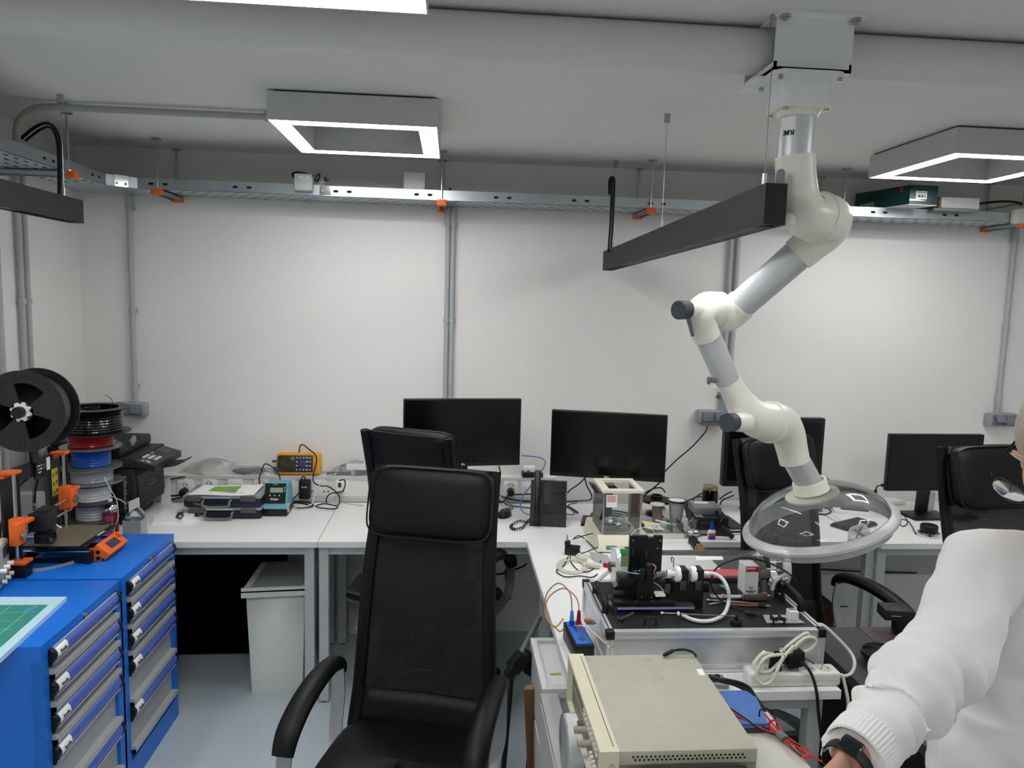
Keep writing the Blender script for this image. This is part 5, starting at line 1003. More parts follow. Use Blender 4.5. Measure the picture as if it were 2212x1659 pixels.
part('case', MB().box(c2+V((0, 0, .016)), (.125, .12, .032), R=R2, bev=.001), mat('metal_grey', '#8f9694', .4, .5), t); part('paper_label', MB().box(c2+R2 @ V((-.01, .03, .0325)), (.065, .03, .0006), R=R2), paperm, t); part('cable_hole', MB().cyl(c2+R2 @ V((.04, -.0602, .012)), c2+R2 @ V((.04, -.064, .012)), .009, n=16), blackp, t)
cable([c2+R2 @ V((.04, -.066, .012)), c+R @ V((.04, -.085, .085)), c+R @ V((.03, -.096, .06)), c+R @ V((.04, -.10, .03)), c+R @ V((.06, -.11, .012))], .0055, blk, 'power_cable', 'black lead drooping from the grey metal box over the power unit')
a, b = c+R @ V((.035, -.105, .055)), c+R @ V((.085, -.13, .012)); solo('cable_connector', MB().tube([a, (a+b)/2, b], [.010, .011, .012], 10), blackp, 'black inline connector hanging in front of the power unit', 'connector')
p = at(1531, 1164, z=DESK); p = V((1.178, 3.125, DESK)); t = thing('glue_bottle', 'small white glue bottle with a pointed blue cap', 'glue bottle', p)
part('bottle', MB().lathe([(0, 0), (.017, 0), (.018, .003), (.018, .04), (.015, .046), (.009, .05), (.009, .055), (0, .055)], p, n=24, flat=(1, .75)), white, t); part('cap', MB().lathe([(.011, .052), (.010, .06), (.006, .08), (.004, .088), (0, .089)], p, n=20), mat('cap_blue', '#1c3fc0', .35), t)
lb_ = part('label', MB().grid(lambda u, v: p+V((.0183*math.cos(-2.75+2.4*u), .0183*.75*math.sin(-2.75+2.4*u), .006+.016*v)), 8, 1), mat('glue_blue', '#3a4fb0', .5), t); part('label_top', MB().grid(lambda u, v: p+V((.0183*math.cos(-2.75+2.4*u), .0183*.75*math.sin(-2.75+2.4*u), .022+.014*v)), 8, 1), mat('glue_red', '#c86a70', .5, noise=.5, scale=200), t)
p = V((1.345, 3.62, DESK)); t = thing('glass_jar', 'dark glass jar with a gold lid at the back of the desk', 'jar', p)
part('jar', MB().lathe([(0, 0), (.036, 0), (.04, .004), (.04, .09), (.036, .10), (.034, .108)], p, n=32), mat('jar_dark', '#0d0b0b', .08), t); part('lid', MB().lathe([(.0385, .106), (.0385, .122), (.036, .125), (0, .125)], p, n=36), mat('lid_gold', '#b3a573', .3, .6), t)
solo('phone_holder', MB().slab([(1.165, 3.52, DESK+.075), (1.20, 3.50, DESK+.075), (1.215, 3.44, DESK), (1.175, 3.46, DESK)], (.004, .016, 0)), blackp, 'small black slanted holder on the desk below the angled monitor', 'holder')
solo('card_folder', MB().slab([(1.02, 3.5, DESK+.06), (1.06, 3.49, DESK+.06), (1.10, 3.44, DESK+.004), (1.06, 3.44, DESK+.004)], (0, 0, -.003)), paperm, 'white slanted card behind the brown wire spool', 'card')
for pts, lb in (([at(1528, 920, y=3.745), at(1522, 935, y=3.74), at(1495, 965, y=3.73), at(1460, 995, y=3.72), at(1435, 1020, y=3.7)], 'black cable falling from the middle socket box behind the angled monitor'),
                ([at(1428, 1040, y=3.5), at(1405, 1060, y=3.52), at(1390, 1072, y=3.52)], 'black cable slanting below the right corner of the angled monitor'),
                ([at(1388, 1068, y=3.6), at(1410, 1056, y=3.6), at(1428, 1054, y=3.6), at(1437, 1064, y=3.58)], 'black cable arching over the empty spool'),
                ([at(1470, 1084, z=DESK+.006), at(1495, 1078, z=DESK+.012), at(1512, 1068, z=DESK+.05), at(1525, 1062, z=DESK+.06)], 'black cable rising behind the dark jar'),
                ([at(1500, 1086, z=DESK+.01), at(1498, 1076, z=DESK+.02), at(1512, 1073, z=DESK+.02), at(1530, 1072, z=DESK+.015)], 'black cable loop left of the dark jar'),
                ([at(1555, 1078, z=DESK+.02), at(1565, 1070, z=DESK+.05), at(1580, 1062, z=DESK+.06)], 'upper black cable right of the dark jar'),
                ([at(1555, 1090, z=DESK+.01), at(1562, 1080, z=DESK+.03), at(1585, 1070, z=DESK+.05)], 'lower black cable right of the dark jar')):
    cable(pts, .0035, blk, 'black_cable', lb)
for i in range(4): solo('paper_stack', MB().box((1.315+.004*i, 3.3, DESK+.006+.008*i), (.07, .2, .005), R=rot(8-2*i)), (paperm, darkg)[i % 2], ('bottom white sheet pile', 'lower dark folder', 'upper white sheet pile', 'top dark folder')[i]+' beside the power unit, half behind the chair', 'papers')
# return desk: plug adapter, VGA lead, papers, terminal row
c = V((.52, 2.945, DESK)); R = rot(-20)
t = thing('plug_adapter', 'black plug-in adapter lying with its prongs up on the return desk', 'adapter', c); part('body', MB().box(c+V((0, 0, .018)), (.062, .04, .036), R=R, bev=.005), blackp, t); part('plug', MB().box(c+R @ V((-.022, 0, .045)), (.022, .026, .022), R=R, bev=.004), blackp, t)
for y in (-.007, .009): part('prong', MB().cyl(c+R @ V((-.024, y, .055)), c+R @ V((-.026, y, .078)), .0022, n=8), steel, t)
Z = DESK+.004
cable([c+R @ V((.03, 0, .02)), at(1258, 1195, z=Z+.02), at(1300, 1178, z=Z+.02), at(1322, 1168, z=Z+.03), at(1310, 1158, z=Z+.04), at(1280, 1153, z=Z+.04), at(1246, 1162, z=Z+.03), at(1238, 1165, z=Z+.02), at(1250, 1157, z=Z+.02), at(1265, 1166, z=Z+.01), at(1290, 1190, z=Z), at(1299, 1194, z=Z), at(1296, 1215, z=Z), at(1272, 1234, z=Z), at(1250, 1232, z=Z), at(1234, 1215, z=Z), at(1232, 1200, z=Z+.01)], .0022, blk, 'adapter_cable', 'thin black adapter cable tangled on the return desk left of the balance')
cable([at(1228, 1200, z=Z+.01), at(1218, 1222, z=Z), at(1206, 1228, z=Z), at(1203, 1236, z=Z), at(1222, 1246, z=Z), at(1252, 1244, z=Z), at(1278, 1247, z=Z), at(1290, 1240, z=Z)], .0022, blk, 'black_cable', 'thin black cable wandering along the return desk towards the aluminium case')
vg = mat('vga_beige', '#d8d4c4', .5)
loop = []
for k in range(3):
    for i in range(8):
        a = 2*PI*i/8+.3; q = at(1237+34*math.cos(a)*(1-.12*k), 1222+17*math.sin(a)*(1-.12*k), z=Z+.003*k); loop.append(q)
t = thing('vga_cable', 'coiled beige monitor cable with screw plug on the return desk', 'cable', V((.5, 2.83, DESK)))
part('cord', MB().tube(loop+[at(1262, 1222, z=Z+.01), at(1285, 1215, z=Z+.004)], .0035, 8), vg, t)
part('cord', MB().tube([at(1253, 1190, z=Z+.03), at(1262, 1168, z=Z+.05), at(1285, 1156, z=Z+.05), at(1318, 1168, z=Z+.03), at(1328, 1190, z=Z+.01)], .003, 8), vg, t)
q = at(1258, 1207, z=DESK+.014); vp = part('plug', MB().box(q, (.026, .036, .018), R=rot(15), bev=.003).box(q+V((-.004, .03, .004)), (.014, .03, .012), R=rot(15), bev=.003), vg, t)
for s_ in (-1, 1): part('screw', MB().cyl(q+V((s_*.015, -.015, .004)), q+V((s_*.015-.004, .028, .004)), .004, n=10), vg, vp)
q = at(1283, 1221, z=DESK+.012); part('plug', MB().box(q, (.05, .026, .016), R=rot(-12), bev=.003), vg, t)
solo('paper_sheet', MB().box((.98, 2.98, DESK+.0015), (.20, .18, .002), R=rot(3)), paperm, 'white sheet lying at the back right of the return desk', 'paper')
solo('photo_frame', MB().slab([(.585, 2.92, DESK+.02), (.66, 2.90, DESK+.012), (.66, 2.83, DESK), (.60, 2.83, DESK)], (0, 0, -.004)), mat('sheet_silver', '#a8a9aa', .35), 'crumpled silver sheet with a red tip before the balance', 'sheet')
solo('red_tip', MB().box((.635, 2.79, DESK+.008), (.035, .014, .016), R=rot(-30), bev=.003), red, 'small red plastic tip lying beside the silver sheet', 'clip')
t = thing('terminal_strip', 'row of black and yellow screw terminals along the right edge of the return desk', 'terminal strip', (1.07, 2.95, DESK))
for i in range(6): part('terminal', MB().box((1.073-.002*i, 3.07-.036*i, DESK+.013), (.03, .028, .026), bev=.003).cyl((1.073-.002*i, 3.07-.036*i, DESK+.026), (1.073-.002*i, 3.07-.036*i, DESK+.036), .013, n=14), (mat('terminal_yellow', '#8c7a2e', .5) if i > 2 else blackp), t)
# ================= right desk =================
t = thing('keyboard', 'black keyboard end on the right desk beside the hood rim', 'keyboard', (1.99, 3.33, DESK)); R = rot(28); c = V((1.965, 3.335, DESK))
part('base', MB().box(c+V((0, 0, .007)), (.22, .11, .014), R=R, bev=.004), blackp, t); m = MB()
for i in range(11):
    for j in range(5): m.box(c+R @ V((-.096+.0192*i, -.04+.02*j, .0165)), (.0155, .016, .006), R=R, bev=.0015, seg=1)
part('keys', m, mat('key_black', '#232426', .5), t)
p = V((2.245, 3.185, DESK)); t = thing('desk_speaker', 'round black and chrome conference puck on the right desk', 'speaker', p)
part('base', MB().lathe([(0, 0), (.05, 0), (.052, .006), (.048, .020), (.036, .026), (0, .026)], p, n=36), chrome, t); part('top', MB().lathe([(.036, .026), (.038, .03), (.038, .05), (.034, .055), (.02, .052), (0, .052)], p, n=32), rubber, t)
cable([p+V((-.05, .02, .006)), at(1972, 1140, z=DESK+.004), at(1962, 1126, z=DESK+.003), at(1948, 1122, z=DESK+.003), at(1943, 1130, z=DESK+.003), at(1951, 1137, z=DESK+.003), at(1960, 1130, z=DESK+.004), at(1955, 1116, z=DESK+.003), at(1930, 1096, z=DESK+.003)], .0022, blk, 'black_cable', 'thin black cable curling from the round puck across the right desk')
a = at(1938, 1094, z=DESK); solo('white_hub', MB().box((a.x, a.y+.06, DESK+.012), (.12, .09, .022), R=rot(12), bev=.006), white, 'flat white network box on the right desk below the low monitor', 'network box')
solo('card_stand', MB().box((2.50, 3.55, DESK+.06), (.03, .012, .11), bev=.004).box((2.50, 3.55, DESK+.004), (.06, .05, .008), bev=.002), clear('stand_clear', '#e8eaea', .1, .4), 'clear upright acrylic stand beside the low monitor foot', 'stand')
t = thing('phone_cradle', 'black cradle with a small silver object on the monitor foot at the right', 'cradle', (2.62, 3.47, DESK+.013)); part('cradle', MB().box((2.60, 3.43, DESK+.0205), (.12, .06, .012), bev=.004), blackp, t); part('clip', MB().tube([(2.58, 3.42, DESK+.028), (2.60, 3.42, DESK+.042), (2.64, 3.43, DESK+.040)], .004, 8), chrome, t)
a = at(1915, 1050, y=3.44); solo('usb_dongle', MB().box((a.x-.004, 3.455, a.z), (.03, .014, .014), bev=.003).tube([V((a.x-.02, 3.455, a.z)), V((a.x-.04, 3.455, a.z-.006)), V((a.x-.045, 3.455, a.z-.028))], .003, 6).cyl((a.x-.045, 3.455, a.z-.022), (a.x-.046, 3.455, a.z-.055), .007, n=10), blackp, 'black USB adapter dangling from the left side of the low monitor', 'adapter')
gb = mat('cable_greyblue', '#55617c', .5)
for i, (pts, r_, m_, lb) in enumerate([
    ([at(1762, 1105, z=Z), at(1780, 1096, z=Z+.02), at(1795, 1104, z=Z), at(1785, 1111, z=Z), at(1765, 1110, z=Z)], .0045, blk, 'thick black cable bundle on the desk seen through the hood'),
    ([at(1760, 1098, z=Z+.01), at(1772, 1094, z=Z+.02), at(1770, 1104, z=Z+.01), at(1758, 1106, z=Z)], .004, gb, 'blue grey cable bundle on the desk seen through the hood'),
    ([at(1782, 1098, z=Z), at(1805, 1088, z=Z+.01), at(1820, 1082, z=Z+.03)], .0035, blk, 'black cable running to the black block behind the hood'),
    ([at(1780, 1111, z=Z), at(1802, 1124, z=Z), at(1820, 1134, z=Z), at(1826, 1138, z=Z)], .0015, mat('wire_tan', '#9a948a', .5), 'thin pale wire lying across the desk behind the hood')]): cable(pts, r_, m_, 'desk_cable', lb)
solo('black_block', MB().box((2.045, 3.66, DESK+.02), (.08, .05, .04), bev=.004), blackp, 'black power block on the desk seen through the hood', 'power block')
solo('dark_notebook', MB().box((2.11, 3.60, DESK+.016), (.13, .09, .008), R=rot(-20)), mat('pad_dark', '#4a4d51', .4), 'dark tablet on white papers seen through the hood', 'tablet')
solo('paper_sheet', MB().box((2.10, 3.595, DESK+.0065), (.19, .15, .011), R=rot(-20)), paperm, 'white papers under the dark tablet seen through the hood', 'paper')
solo('brown_wallet', MB().box((2.27, 3.60, DESK+.008), (.10, .08, .016), R=rot(30), bev=.004), mat('wallet_brown', '#4a3a33', .6, noise=.4), 'brown patterned wallet on the desk seen through the hood rim', 'wallet')
solo('desk_box', MB().box((1.93, 3.58, .90), (.055, .04, .02), bev=.003).box((1.92, 3.595, .815), (.02, .03, .16)), blackp, 'small black device on a stalk right of the thick framed monitor', 'device')
# ================= under the desks =================
binw = mat('bin_white', '#dcdfda', .5); bx0, bx1, by0, by1 = -.858, -.640, 3.205, 3.50
t = thing('waste_bin', 'tall white plastic waste bin with a lid under the left desk', 'waste bin', ((bx0+bx1)/2, 3.35, 0))
m = MB(); k_ = .016; zt = .475
o = [(bx0, by0), (bx1, by0), (bx1, by1), (bx0, by1)]; tp = [(bx0-k_, by0-k_), (bx1+k_, by0-k_), (bx1+k_, by1+k_), (bx0-k_, by1+k_)]
m.add([V((*p, 0)) for p in o]+[V((*p, zt)) for p in tp], [(3, 2, 1, 0)]+[(i, (i+1) % 4, 4+(i+1) % 4, 4+i) for i in range(4)]); part('bin', m, binw, t, solid=.004)
zl = .49; lid = part('lid', MB().slab([(bx0-.035, by0-.03, zl-.004), (bx1+.025, by0-.03, zl+.008), (bx1+.025, by1+.03, zl+.012), (bx0-.035, by1+.03, zl)], (0, 0, -.03)).slab([(bx0-.035, by0-.03, zl+.010), (bx1+.025, by0-.03, zl+.020), (bx1+.025, by0-.02, zl+.02), (bx0-.035, by0-.02, zl+.010)], (0, 0, -.02)), binw, t)
solo('bin_papers', MB().slab([(bx0+.0, by0-.01, zl+.008), (bx1+.0, by0-.01, zl+.020), (bx1, by1, zl+.024), (bx0, by1, zl+.012)], (0, 0, -.008)), mat('paper_grey', '#8f9091', .7, noise=.35, scale=140, stretch=(1, 14, 1)), 'printed sheets in a clear sleeve lying on the waste bin lid', 'papers')
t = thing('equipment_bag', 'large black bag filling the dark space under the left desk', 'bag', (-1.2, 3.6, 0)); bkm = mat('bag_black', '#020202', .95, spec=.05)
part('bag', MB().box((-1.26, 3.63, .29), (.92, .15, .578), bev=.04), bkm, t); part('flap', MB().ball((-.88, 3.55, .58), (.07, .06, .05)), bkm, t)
t = thing('small_bin', 'small white plastic bin on the floor under the middle desk', 'bin', (-.38, 3.5, 0)); q = V((-.375, 3.52, 0))
m = MB(); o = rrect(.12, .12, .02); n_ = len(o); m.add([q+V((p[0]*.85, p[1]*.85, 0)) for p in o]+[q+V((p[0], p[1], .19)) for p in o], [(i, (i+1) % n_, n_+(i+1) % n_, n_+i) for i in range(n_)]+[list(range(n_))[::-1]], True); part('tub', m, binw, t, solid=.003); part('rim', MB().tube([q+V((p[0]*1.02, p[1]*1.02, .185)) for p in o], .006, 6, closed=True, sub=1), binw, t)
for i in range(3): solo('document_tray', MB().box((-.33, 3.62, .262+.022*i), (.30, .22, .016), R=rot(-10, 0, 14)), (mat('tray_grey', '#7d7f80', .5), mat('folder_navy', '#20242f', .5), mat('folder_grey', '#8e9090', .5))[i], ('lowest grey tray', 'dark navy folder', 'top pale folder')[i]+' of the tilted pile under the middle desk', 'tray')
solo('pile_support', MB().box((-.27, 3.66, .11), (.16, .16, .22), bev=.004), mat('support_dark', '#1d1e1f', .7), 'dark box holding up the tilted pile of trays', 'box')
for pts, lb in (([(.10, 3.70, .42), (.25, 3.70, .36), (.37, 3.68, .40), (.40, 3.6, .45)], 'black cable sagging under the middle desk'), ([(.30, 3.66, .40), (.31, 3.66, .30), (.325, 3.66, .24), (.335, 3.66, .30), (.34, 3.66, .38)], 'black cable loop hanging under the middle desk'),
                ([(1.15, 3.77, .62), (1.45, 3.74, .52), (1.8, 3.74, .50), (2.15, 3.74, .53), (2.4, 3.77, .60)], 'dark cable sagging along the panel under the right desks'), ([(2.0, 3.76, .36), (2.3, 3.755, .345), (2.6, 3.76, .335)], 'dark cable near the bottom of the panel under the right desks')): cable(pts, .005, blk, 'black_cable', lb)
t = thing('card_box', 'dark brown cardboard box on the floor behind the right chair', 'cardboard box', (1.75, 3.5, 0)); cdm = mat('cardboard_brown', '#4a3020', .8, noise=.15)
part('box', MB().span((1.50, 3.42, 0), (1.95, 3.68, .30)), cdm, t); part('flap', MB().slab([(1.50, 3.42, .30), (1.95, 3.42, .30), (1.95, 3.30, .345), (1.50, 3.30, .345)], (0, 0, -.004)), cdm, t)
for i in range(3): cable([V((2.15+.09*math.cos(a)+.01*i, 3.45+.08*math.sin(a), .05+.03*i+.015*math.sin(2*a))) for a in [2*PI*k/10 for k in range(10)]], .006, mat('cable_grey', '#6c6e70', .5), 'cable_coil', ('lowest', 'middle', 'topmost')[i]+' turn of the grey cable coil on the floor at the right', closed=True)
solo('coil_box', MB().box((2.15, 3.45, .022), (.26, .22, .044), bev=.005), mat('support_dark', '#1d1e1f', .7), 'low dark box on the floor under the grey cable coil', 'box')
# folded tripod and brown paper beside the return desk
t = thing('tripod', 'folded tripod with grey legs and black joints leaning under the return desk', 'tripod', (.27, 2.6, 0))
h_ = V((.30, 2.42, .36))
for a, b in ((at(1165, 1335, y=2.75), at(1118, 1428, y=2.45)), (at(1172, 1400, y=2.55), at(1150, 1490, y=2.45)), (at(1125, 1440, y=2.5), at(1112, 1462, y=2.45))): l = part('leg', MB().tube([a, b], .012, 10, sub=1), silver, t)
for p, r_ in ((at(1118, 1430, y=2.45), .03), (at(1135, 1425, y=2.5), .028), (at(1105, 1450, y=2.42), .022), (at(1150, 1438, y=2.52), .03)): part('joint', MB().box(p, (r_*1.6, r_*1.4, r_*2.2), R=rot(20, 15, 35), bev=.006), blackp, t)
part('lower_leg', MB().tube([at(1150, 1440, y=2.5), at(1158, 1490, y=2.45), V((.30, 2.45, .0))], .014, 8, sub=1).tube([at(1105, 1455, y=2.45), V((.20, 2.4, .0))], .01, 8, sub=1), blackp, t)
solo('paper_bag', MB().slab([at(1131, 1490, y=2.3), at(1158, 1488, y=2.3), (.31, 2.25, .005), (.285, 2.15, .005)], (.012, .03, 0)), mat('kraft_brown', '#9a7650', .85, noise=.08), 'brown kraft paper sheet standing on the floor by the drawer cart', 'paper')
# ================= aluminium equipment case on the return desk =================
brush = mat('brushed_aluminium', '#d2d4d6', .36, .6, noise=.12, scale=6, stretch=(2, 2, 90)); prof = mat('profile_aluminium', '#dfe1e3', .3, .5, noise=.03); topb = mat('case_top_black', '#1f1f20', .42, noise=.35, scale=9)
CX0, CX1, CY0, CY1, CZ = .452, 1.092, 1.952, 2.345, .86
t = thing('equipment_case', 'aluminium framed equipment case with a black top on the return desk', 'equipment case', ((CX0+CX1)/2, (CY0+CY1)/2, DESK)); p_ = .02
part('panel', MB().span((CX0+.006, CY0+.006, DESK+.012), (CX1-.006, CY1-.006, CZ-.012)), brush, t)
part('top_plate', MB().span((CX0+p_-.004, CY0+p_-.008, CZ-.012), (CX1-p_+.004, CY1-p_+.004, CZ-.001)), topb, t)
def rail(a, b, z):
    m = MB(); a, b = V(a), V(b)
    m.span((min(a.x, b.x), min(a.y, b.y), z), (max(a.x, b.x), max(a.y, b.y), z+.008)); m.span((min(a.x, b.x)+.003*(a.y == b.y or 0)*0, min(a.y, b.y)+.003, z+.008), (max(a.x, b.x), max(a.y, b.y)-.003, z+.013)); m.span((min(a.x, b.x), min(a.y, b.y), z+.013), (max(a.x, b.x), max(a.y, b.y), z+.021))
    return part('rail', m, prof, t)
for z in (DESK+.002, CZ-.021):
    rail((CX0+p_, CY0, 0), (CX1-p_, CY0+p_, 0), z); rail((CX0+p_, CY1-p_, 0), (CX1-p_, CY1, 0), z)
    for x in (CX0, CX1-p_): 
        m = MB().span((x, CY0+p_, z), (x+p_, CY1-p_, z+.021)); m.m = 1; m.span((x+.008, CY0+p_, z+.0211), (x+.012, CY1-p_, z+.0214)); part('rail', m, [prof, darkg], t)
for x in (CX0, CX1-p_):
    for y in (CY0, CY1-p_):
        m = MB().span((x, y, DESK+.002), (x+.008, y+p_, CZ-.02)).span((x+.012, y, DESK+.002), (x+p_, y+p_, CZ-.02)).span((x+.008, y+.003, DESK+.002), (x+.012, y+p_, CZ-.02)); part('upright', m, prof, t)
        part('corner_block', MB().box((x+p_/2, y+p_/2, CZ-.0105), (p_+.004, p_+.004, .025), bev=.002), blackp, t)
        part('foot', MB().cyl((x+p_/2, y+p_/2, DESK), (x+p_/2, y+p_/2, DESK+.003), .008, n=10), rubber, t)
for x, s in ((CX0+.022, 1), (CX1-.012, 1)): part('handle', MB().tube([(x, 2.085, CZ-.002), (x, 2.087, CZ+.026), (x, 2.115, CZ+.036), (x, 2.205, CZ+.036), (x, 2.232, CZ+.026), (x, 2.234, CZ-.002)], [.011, .0105, .0105, .0105, .0105, .011], 12, sub=5), rubber, t)
def u_handle(px, py):
    p = at(px, py, z=CZ); part('pull_handle', MB().tube([p+V((-.016, 0, -.001)), p+V((-.016, 0, .016)), p+V((-.012, 0, .021)), p+V((.012, 0, .021)), p+V((.016, 0, .016)), p+V((.016, 0, -.001))], .003, 8, sub=3), blackp, t)
u_handle(1405, 1350); u_handle(1682, 1350)
for px, py in ((1462, 1350), (1704, 1352), (1308, 1302)): p = at(px, py, z=CZ); part('hole', MB().cyl(p-V((0, 0, .001)), p+V((0, 0, .0004)), .003, n=12), blackm, t)
hz = at(1583, 1262, y=2.335); part('hinge', MB().box((hz.x, 2.338, CZ+.004), (.06, .03, .012), bev=.004).box((hz.x, 2.325, CZ+.0), (.056, .012, .02), bev=.004), rubber, t)
def pb(px0, py0, px1, py1, y, d, bev=0):
    """box whose front face in the plane y fills the given picture rectangle"""
    a, b = at(px0, py0, y=y), at(px1, py1, y=y); return MB().span((min(a.x, b.x), y, min(a.z, b.z)), (max(a.x, b.x), y+d, max(a.z, b.z)), bev=bev) if not bev else MB().box(((a.x+b.x)/2, y+d/2, (a.z+b.z)/2), (abs(a.x-b.x), d, abs(a.z-b.z)), bev=bev)
# ---- black optical test rig ----
ano = mat('anodised_black', '#0c0c0d', .4, noise=.1); purple = clear('acrylic_edge', '#b9b0e0', .05, .3)
t = thing('test_rig', 'black anodised test rig with a tall notched plate on the aluminium case', 'test rig', at(1400, 1330, z=CZ))
Yb = 2.085
a, b = at(1330, 1318, z=CZ+.02), at(1466, 1318, z=CZ+.02); x0, x1 = a.x, b.x
part('acrylic_base', MB().span((x0, Yb-.01, CZ+.012), (x1+.06, Yb+.085, CZ+.02)).span((x0, Yb-.01, CZ+.0005), (x0+.008, Yb+.085, CZ+.012)).span((x1+.05, Yb-.01, CZ+.0005), (x1+.058, Yb+.085, CZ+.012)), acryl, t); part('purple_edge', MB().span((x0+.01, Yb-.012, CZ+.013), (x1+.055, Yb-.0102, CZ+.019)), mat('edge_purple', '#9c8fd0', .3), t)
part('rail', MB().box(((x0+x1)/2, Yb+.02, CZ+.027), (x1-x0, .05, .012), bev=.001), ano, t); part('rail_cap', MB().box(((x0+x1)/2, Yb+.05, CZ+.037), (x1-x0-.012, .03, .009), bev=.001), ano, t)
for i in range(3): part('screw', MB().cyl((x0+.02+i*.05, Yb+.003, CZ+.033), (x0+.02+i*.05, Yb+.003, CZ+.0345), .004, n=12), steel, t)
part('post', pb(1377, 1245, 1411, 1316, 2.10, .03, .001), ano, t); part('lower_block', pb(1340, 1250, 1382, 1270, 2.11, .06, .001), ano, t); part('lower_block', pb(1411, 1255, 1437, 1272, 2.13, .05, .001), ano, t)
for px in (1386, 1407): p = at(px, 1290, y=2.0995); part('screw', MB().cyl(p, p-V((0, .002, 0)), .0028, n=10), steel, t)
a, b = at(1357, 1250, y=2.16), at(1432, 1158, y=2.16); w_ = b.x-a.x; h_ = b.z-a.z
pl = part('tall_plate', MB().prism([(0, 0), (w_, 0), (w_, h_), (w_*.77, h_), (w_*.74, h_*.955), (w_*.55, h_*.955), (w_*.55, h_), (0, h_)], (a.x, 2.16, a.z), (1, 0, 0), (0, 0, 1), -.014), ano, t)
for u, v in ((.09, .9), (.92, .9), (.85, .72)): part('screw', MB().cyl((a.x+w_*u, 2.1598, a.z+h_*v), (a.x+w_*u, 2.158, a.z+h_*v), .0026, n=10), steel, pl)
for u, v in ((.12, .55), (.52, .5), (.12, .1)): part('slot', MB().span((a.x+w_*u-.002, 2.159, a.z+h_*v), (a.x+w_*u+.002, 2.1602, a.z+h_*(v+.17))), mat('slot_grey', '#3d3e40', .4), pl)
part('label_strip', MB().span((a.x+w_*.17, 2.1585, a.z+h_*.02), (a.x+w_*.25, 2.1599, a.z+h_*.2)), mat('strip_grey', '#8b8d90', .4), pl)
part('clamp_block', pb(1398, 1222, 1411, 1256, 2.075, .02, .001), ano, t); part('clamp_block', pb(1384, 1231, 1394, 1262, 2.08, .015, .001), ano, t)
for px, py in ((1402, 1219), (1381, 1233), (1388, 1241)): p = at(px, py, y=2.085); part('knob', MB().cyl(p, p+V((0, 0, .004)), .005, n=14), steel, t)
p, q = at(1417, 1242, y=2.08), at(1436, 1239, y=2.08); part('optical_head', MB().cyl(p, q, .0085, n=18), mat('head_grey', '#6d6f72', .5), t)
for s in (1282, 1292): part('standoff', MB().cyl(at(1350+(s-1282), 1272, y=2.12), at(1350+(s-1282), 1297, y=2.12), .005, n=10), ano, t)
part('white_bracket', MB().box(at(1424, 1283, y=2.11), (.03, .03, .006)), white, t)
g = part('circuit_board', pb(1343, 1188, 1357, 1224, 2.155, .004), mat('board_green', '#7d9a66', .5, noise=.5, scale=300), t); part('connector', pb(1341, 1187, 1354, 1196, 2.148, .01), mat('conn_green', '#43a05c', .5), g)
cable([at(1340, 1205, y=2.14), at(1330, 1212, y=2.14), at(1338, 1228, y=2.12), at(1365, 1238, y=2.10), at(1400, 1241, y=2.085)], .0014, mat('fibre_cyan', '#9cd3dd', .3), 'fibre', 'pale cyan fibre curving from the acrylic disc to the test rig', 'fibre')
cable([at(1344, 1190, y=2.15), at(1336, 1196, y=2.15), at(1330, 1205, y=2.15)], .001, mat('fibre_cyan', '#9cd3dd', .3), 'fibre', 'short pale cyan fibre by the green connector of the rig', 'fibre')
cable([at(1364, 1157, y=2.165), at(1372, 1146, y=2.17), at(1390, 1140, y=2.18), at(1408, 1144, y=2.18), at(1416, 1156, y=2.172)], .0015, mat('wire_pinkwhite', '#d9c9c4', .5), 'wire', 'thin pale wire arching over the tall black plate', 'wire')
cable([at(1410, 1218, y=2.10), at(1417, 1226, y=2.09), at(1412, 1236, y=2.085), at(1416, 1246, y=2.085), at(1410, 1252, y=2.085)], .0016, mat('wire_redwhite', '#d5a39c', .5, noise=.5, scale=200), 'wire', 'red and white twisted wire at the front of the test rig', 'wire')
cable([at(1412, 1258, y=2.10), at(1425, 1266, y=2.10), at(1433, 1278, y=2.10), at(1426, 1286, y=2.10)], .001, mat('cable_white', '#d9d9d6', .5), 'wire', 'thin white wire dropping to the white bracket of the rig', 'wire')
p = at(1343, 1340, y=2.05); part('clamp_lever', MB().tube([at(1340, 1338, z=CZ+.006), at(1368, 1325, z=CZ+.012)], .004, 8, sub=1).lathe([(.004, 0), (.009, 0), (.009, .006), (.004, .006), (.004, 0)], at(1340, 1338, z=CZ+.001), (0, 0, 1), 20), darkg, t)
# ---- clear acrylic tube with end discs ----
ty, tz = 2.282, CZ+.067; xa, xb = at(1335, 1235, y=ty).x, at(1690, 1240, y=ty).x
t = thing('acrylic_tube', 'large clear acrylic tube with thick end discs lying across the back of the case', 'tube', ((xa+xb)/2, ty, CZ))
part('tube', MB().cyl((xa+.02, ty, tz), (xb-.02, ty, tz), .054, n=48, cap=False), clear('tube_acrylic', '#f8f9fa', .04, .30), t)
part('end_disc', MB().cyl((xa-.014, ty, tz), (xa+.018, ty, tz), .064, n=48), clear('disc_clear', '#f8fafb', .12, .8), t, label='thick frosted left end disc')
part('end_disc', MB().lathe([(.05, 0), (.064, 0), (.064, .024), (.05, .024), (.05, 0)], (xb-.024, ty, tz), (1, 0, 0), 48), clear('disc_clear', '#f8fafb', .12, .8), t); part('fitting', MB().cyl((xa-.014, ty-.01, tz+.012), (xa-.032, ty-.01, tz+.012), .008, n=14).cyl((xa-.03, ty-.01, tz+.02), (xa-.03, ty-.01, tz-.012), .0065, n=12), mat('brass_nickel', '#a39c8c', .3, .9), t)
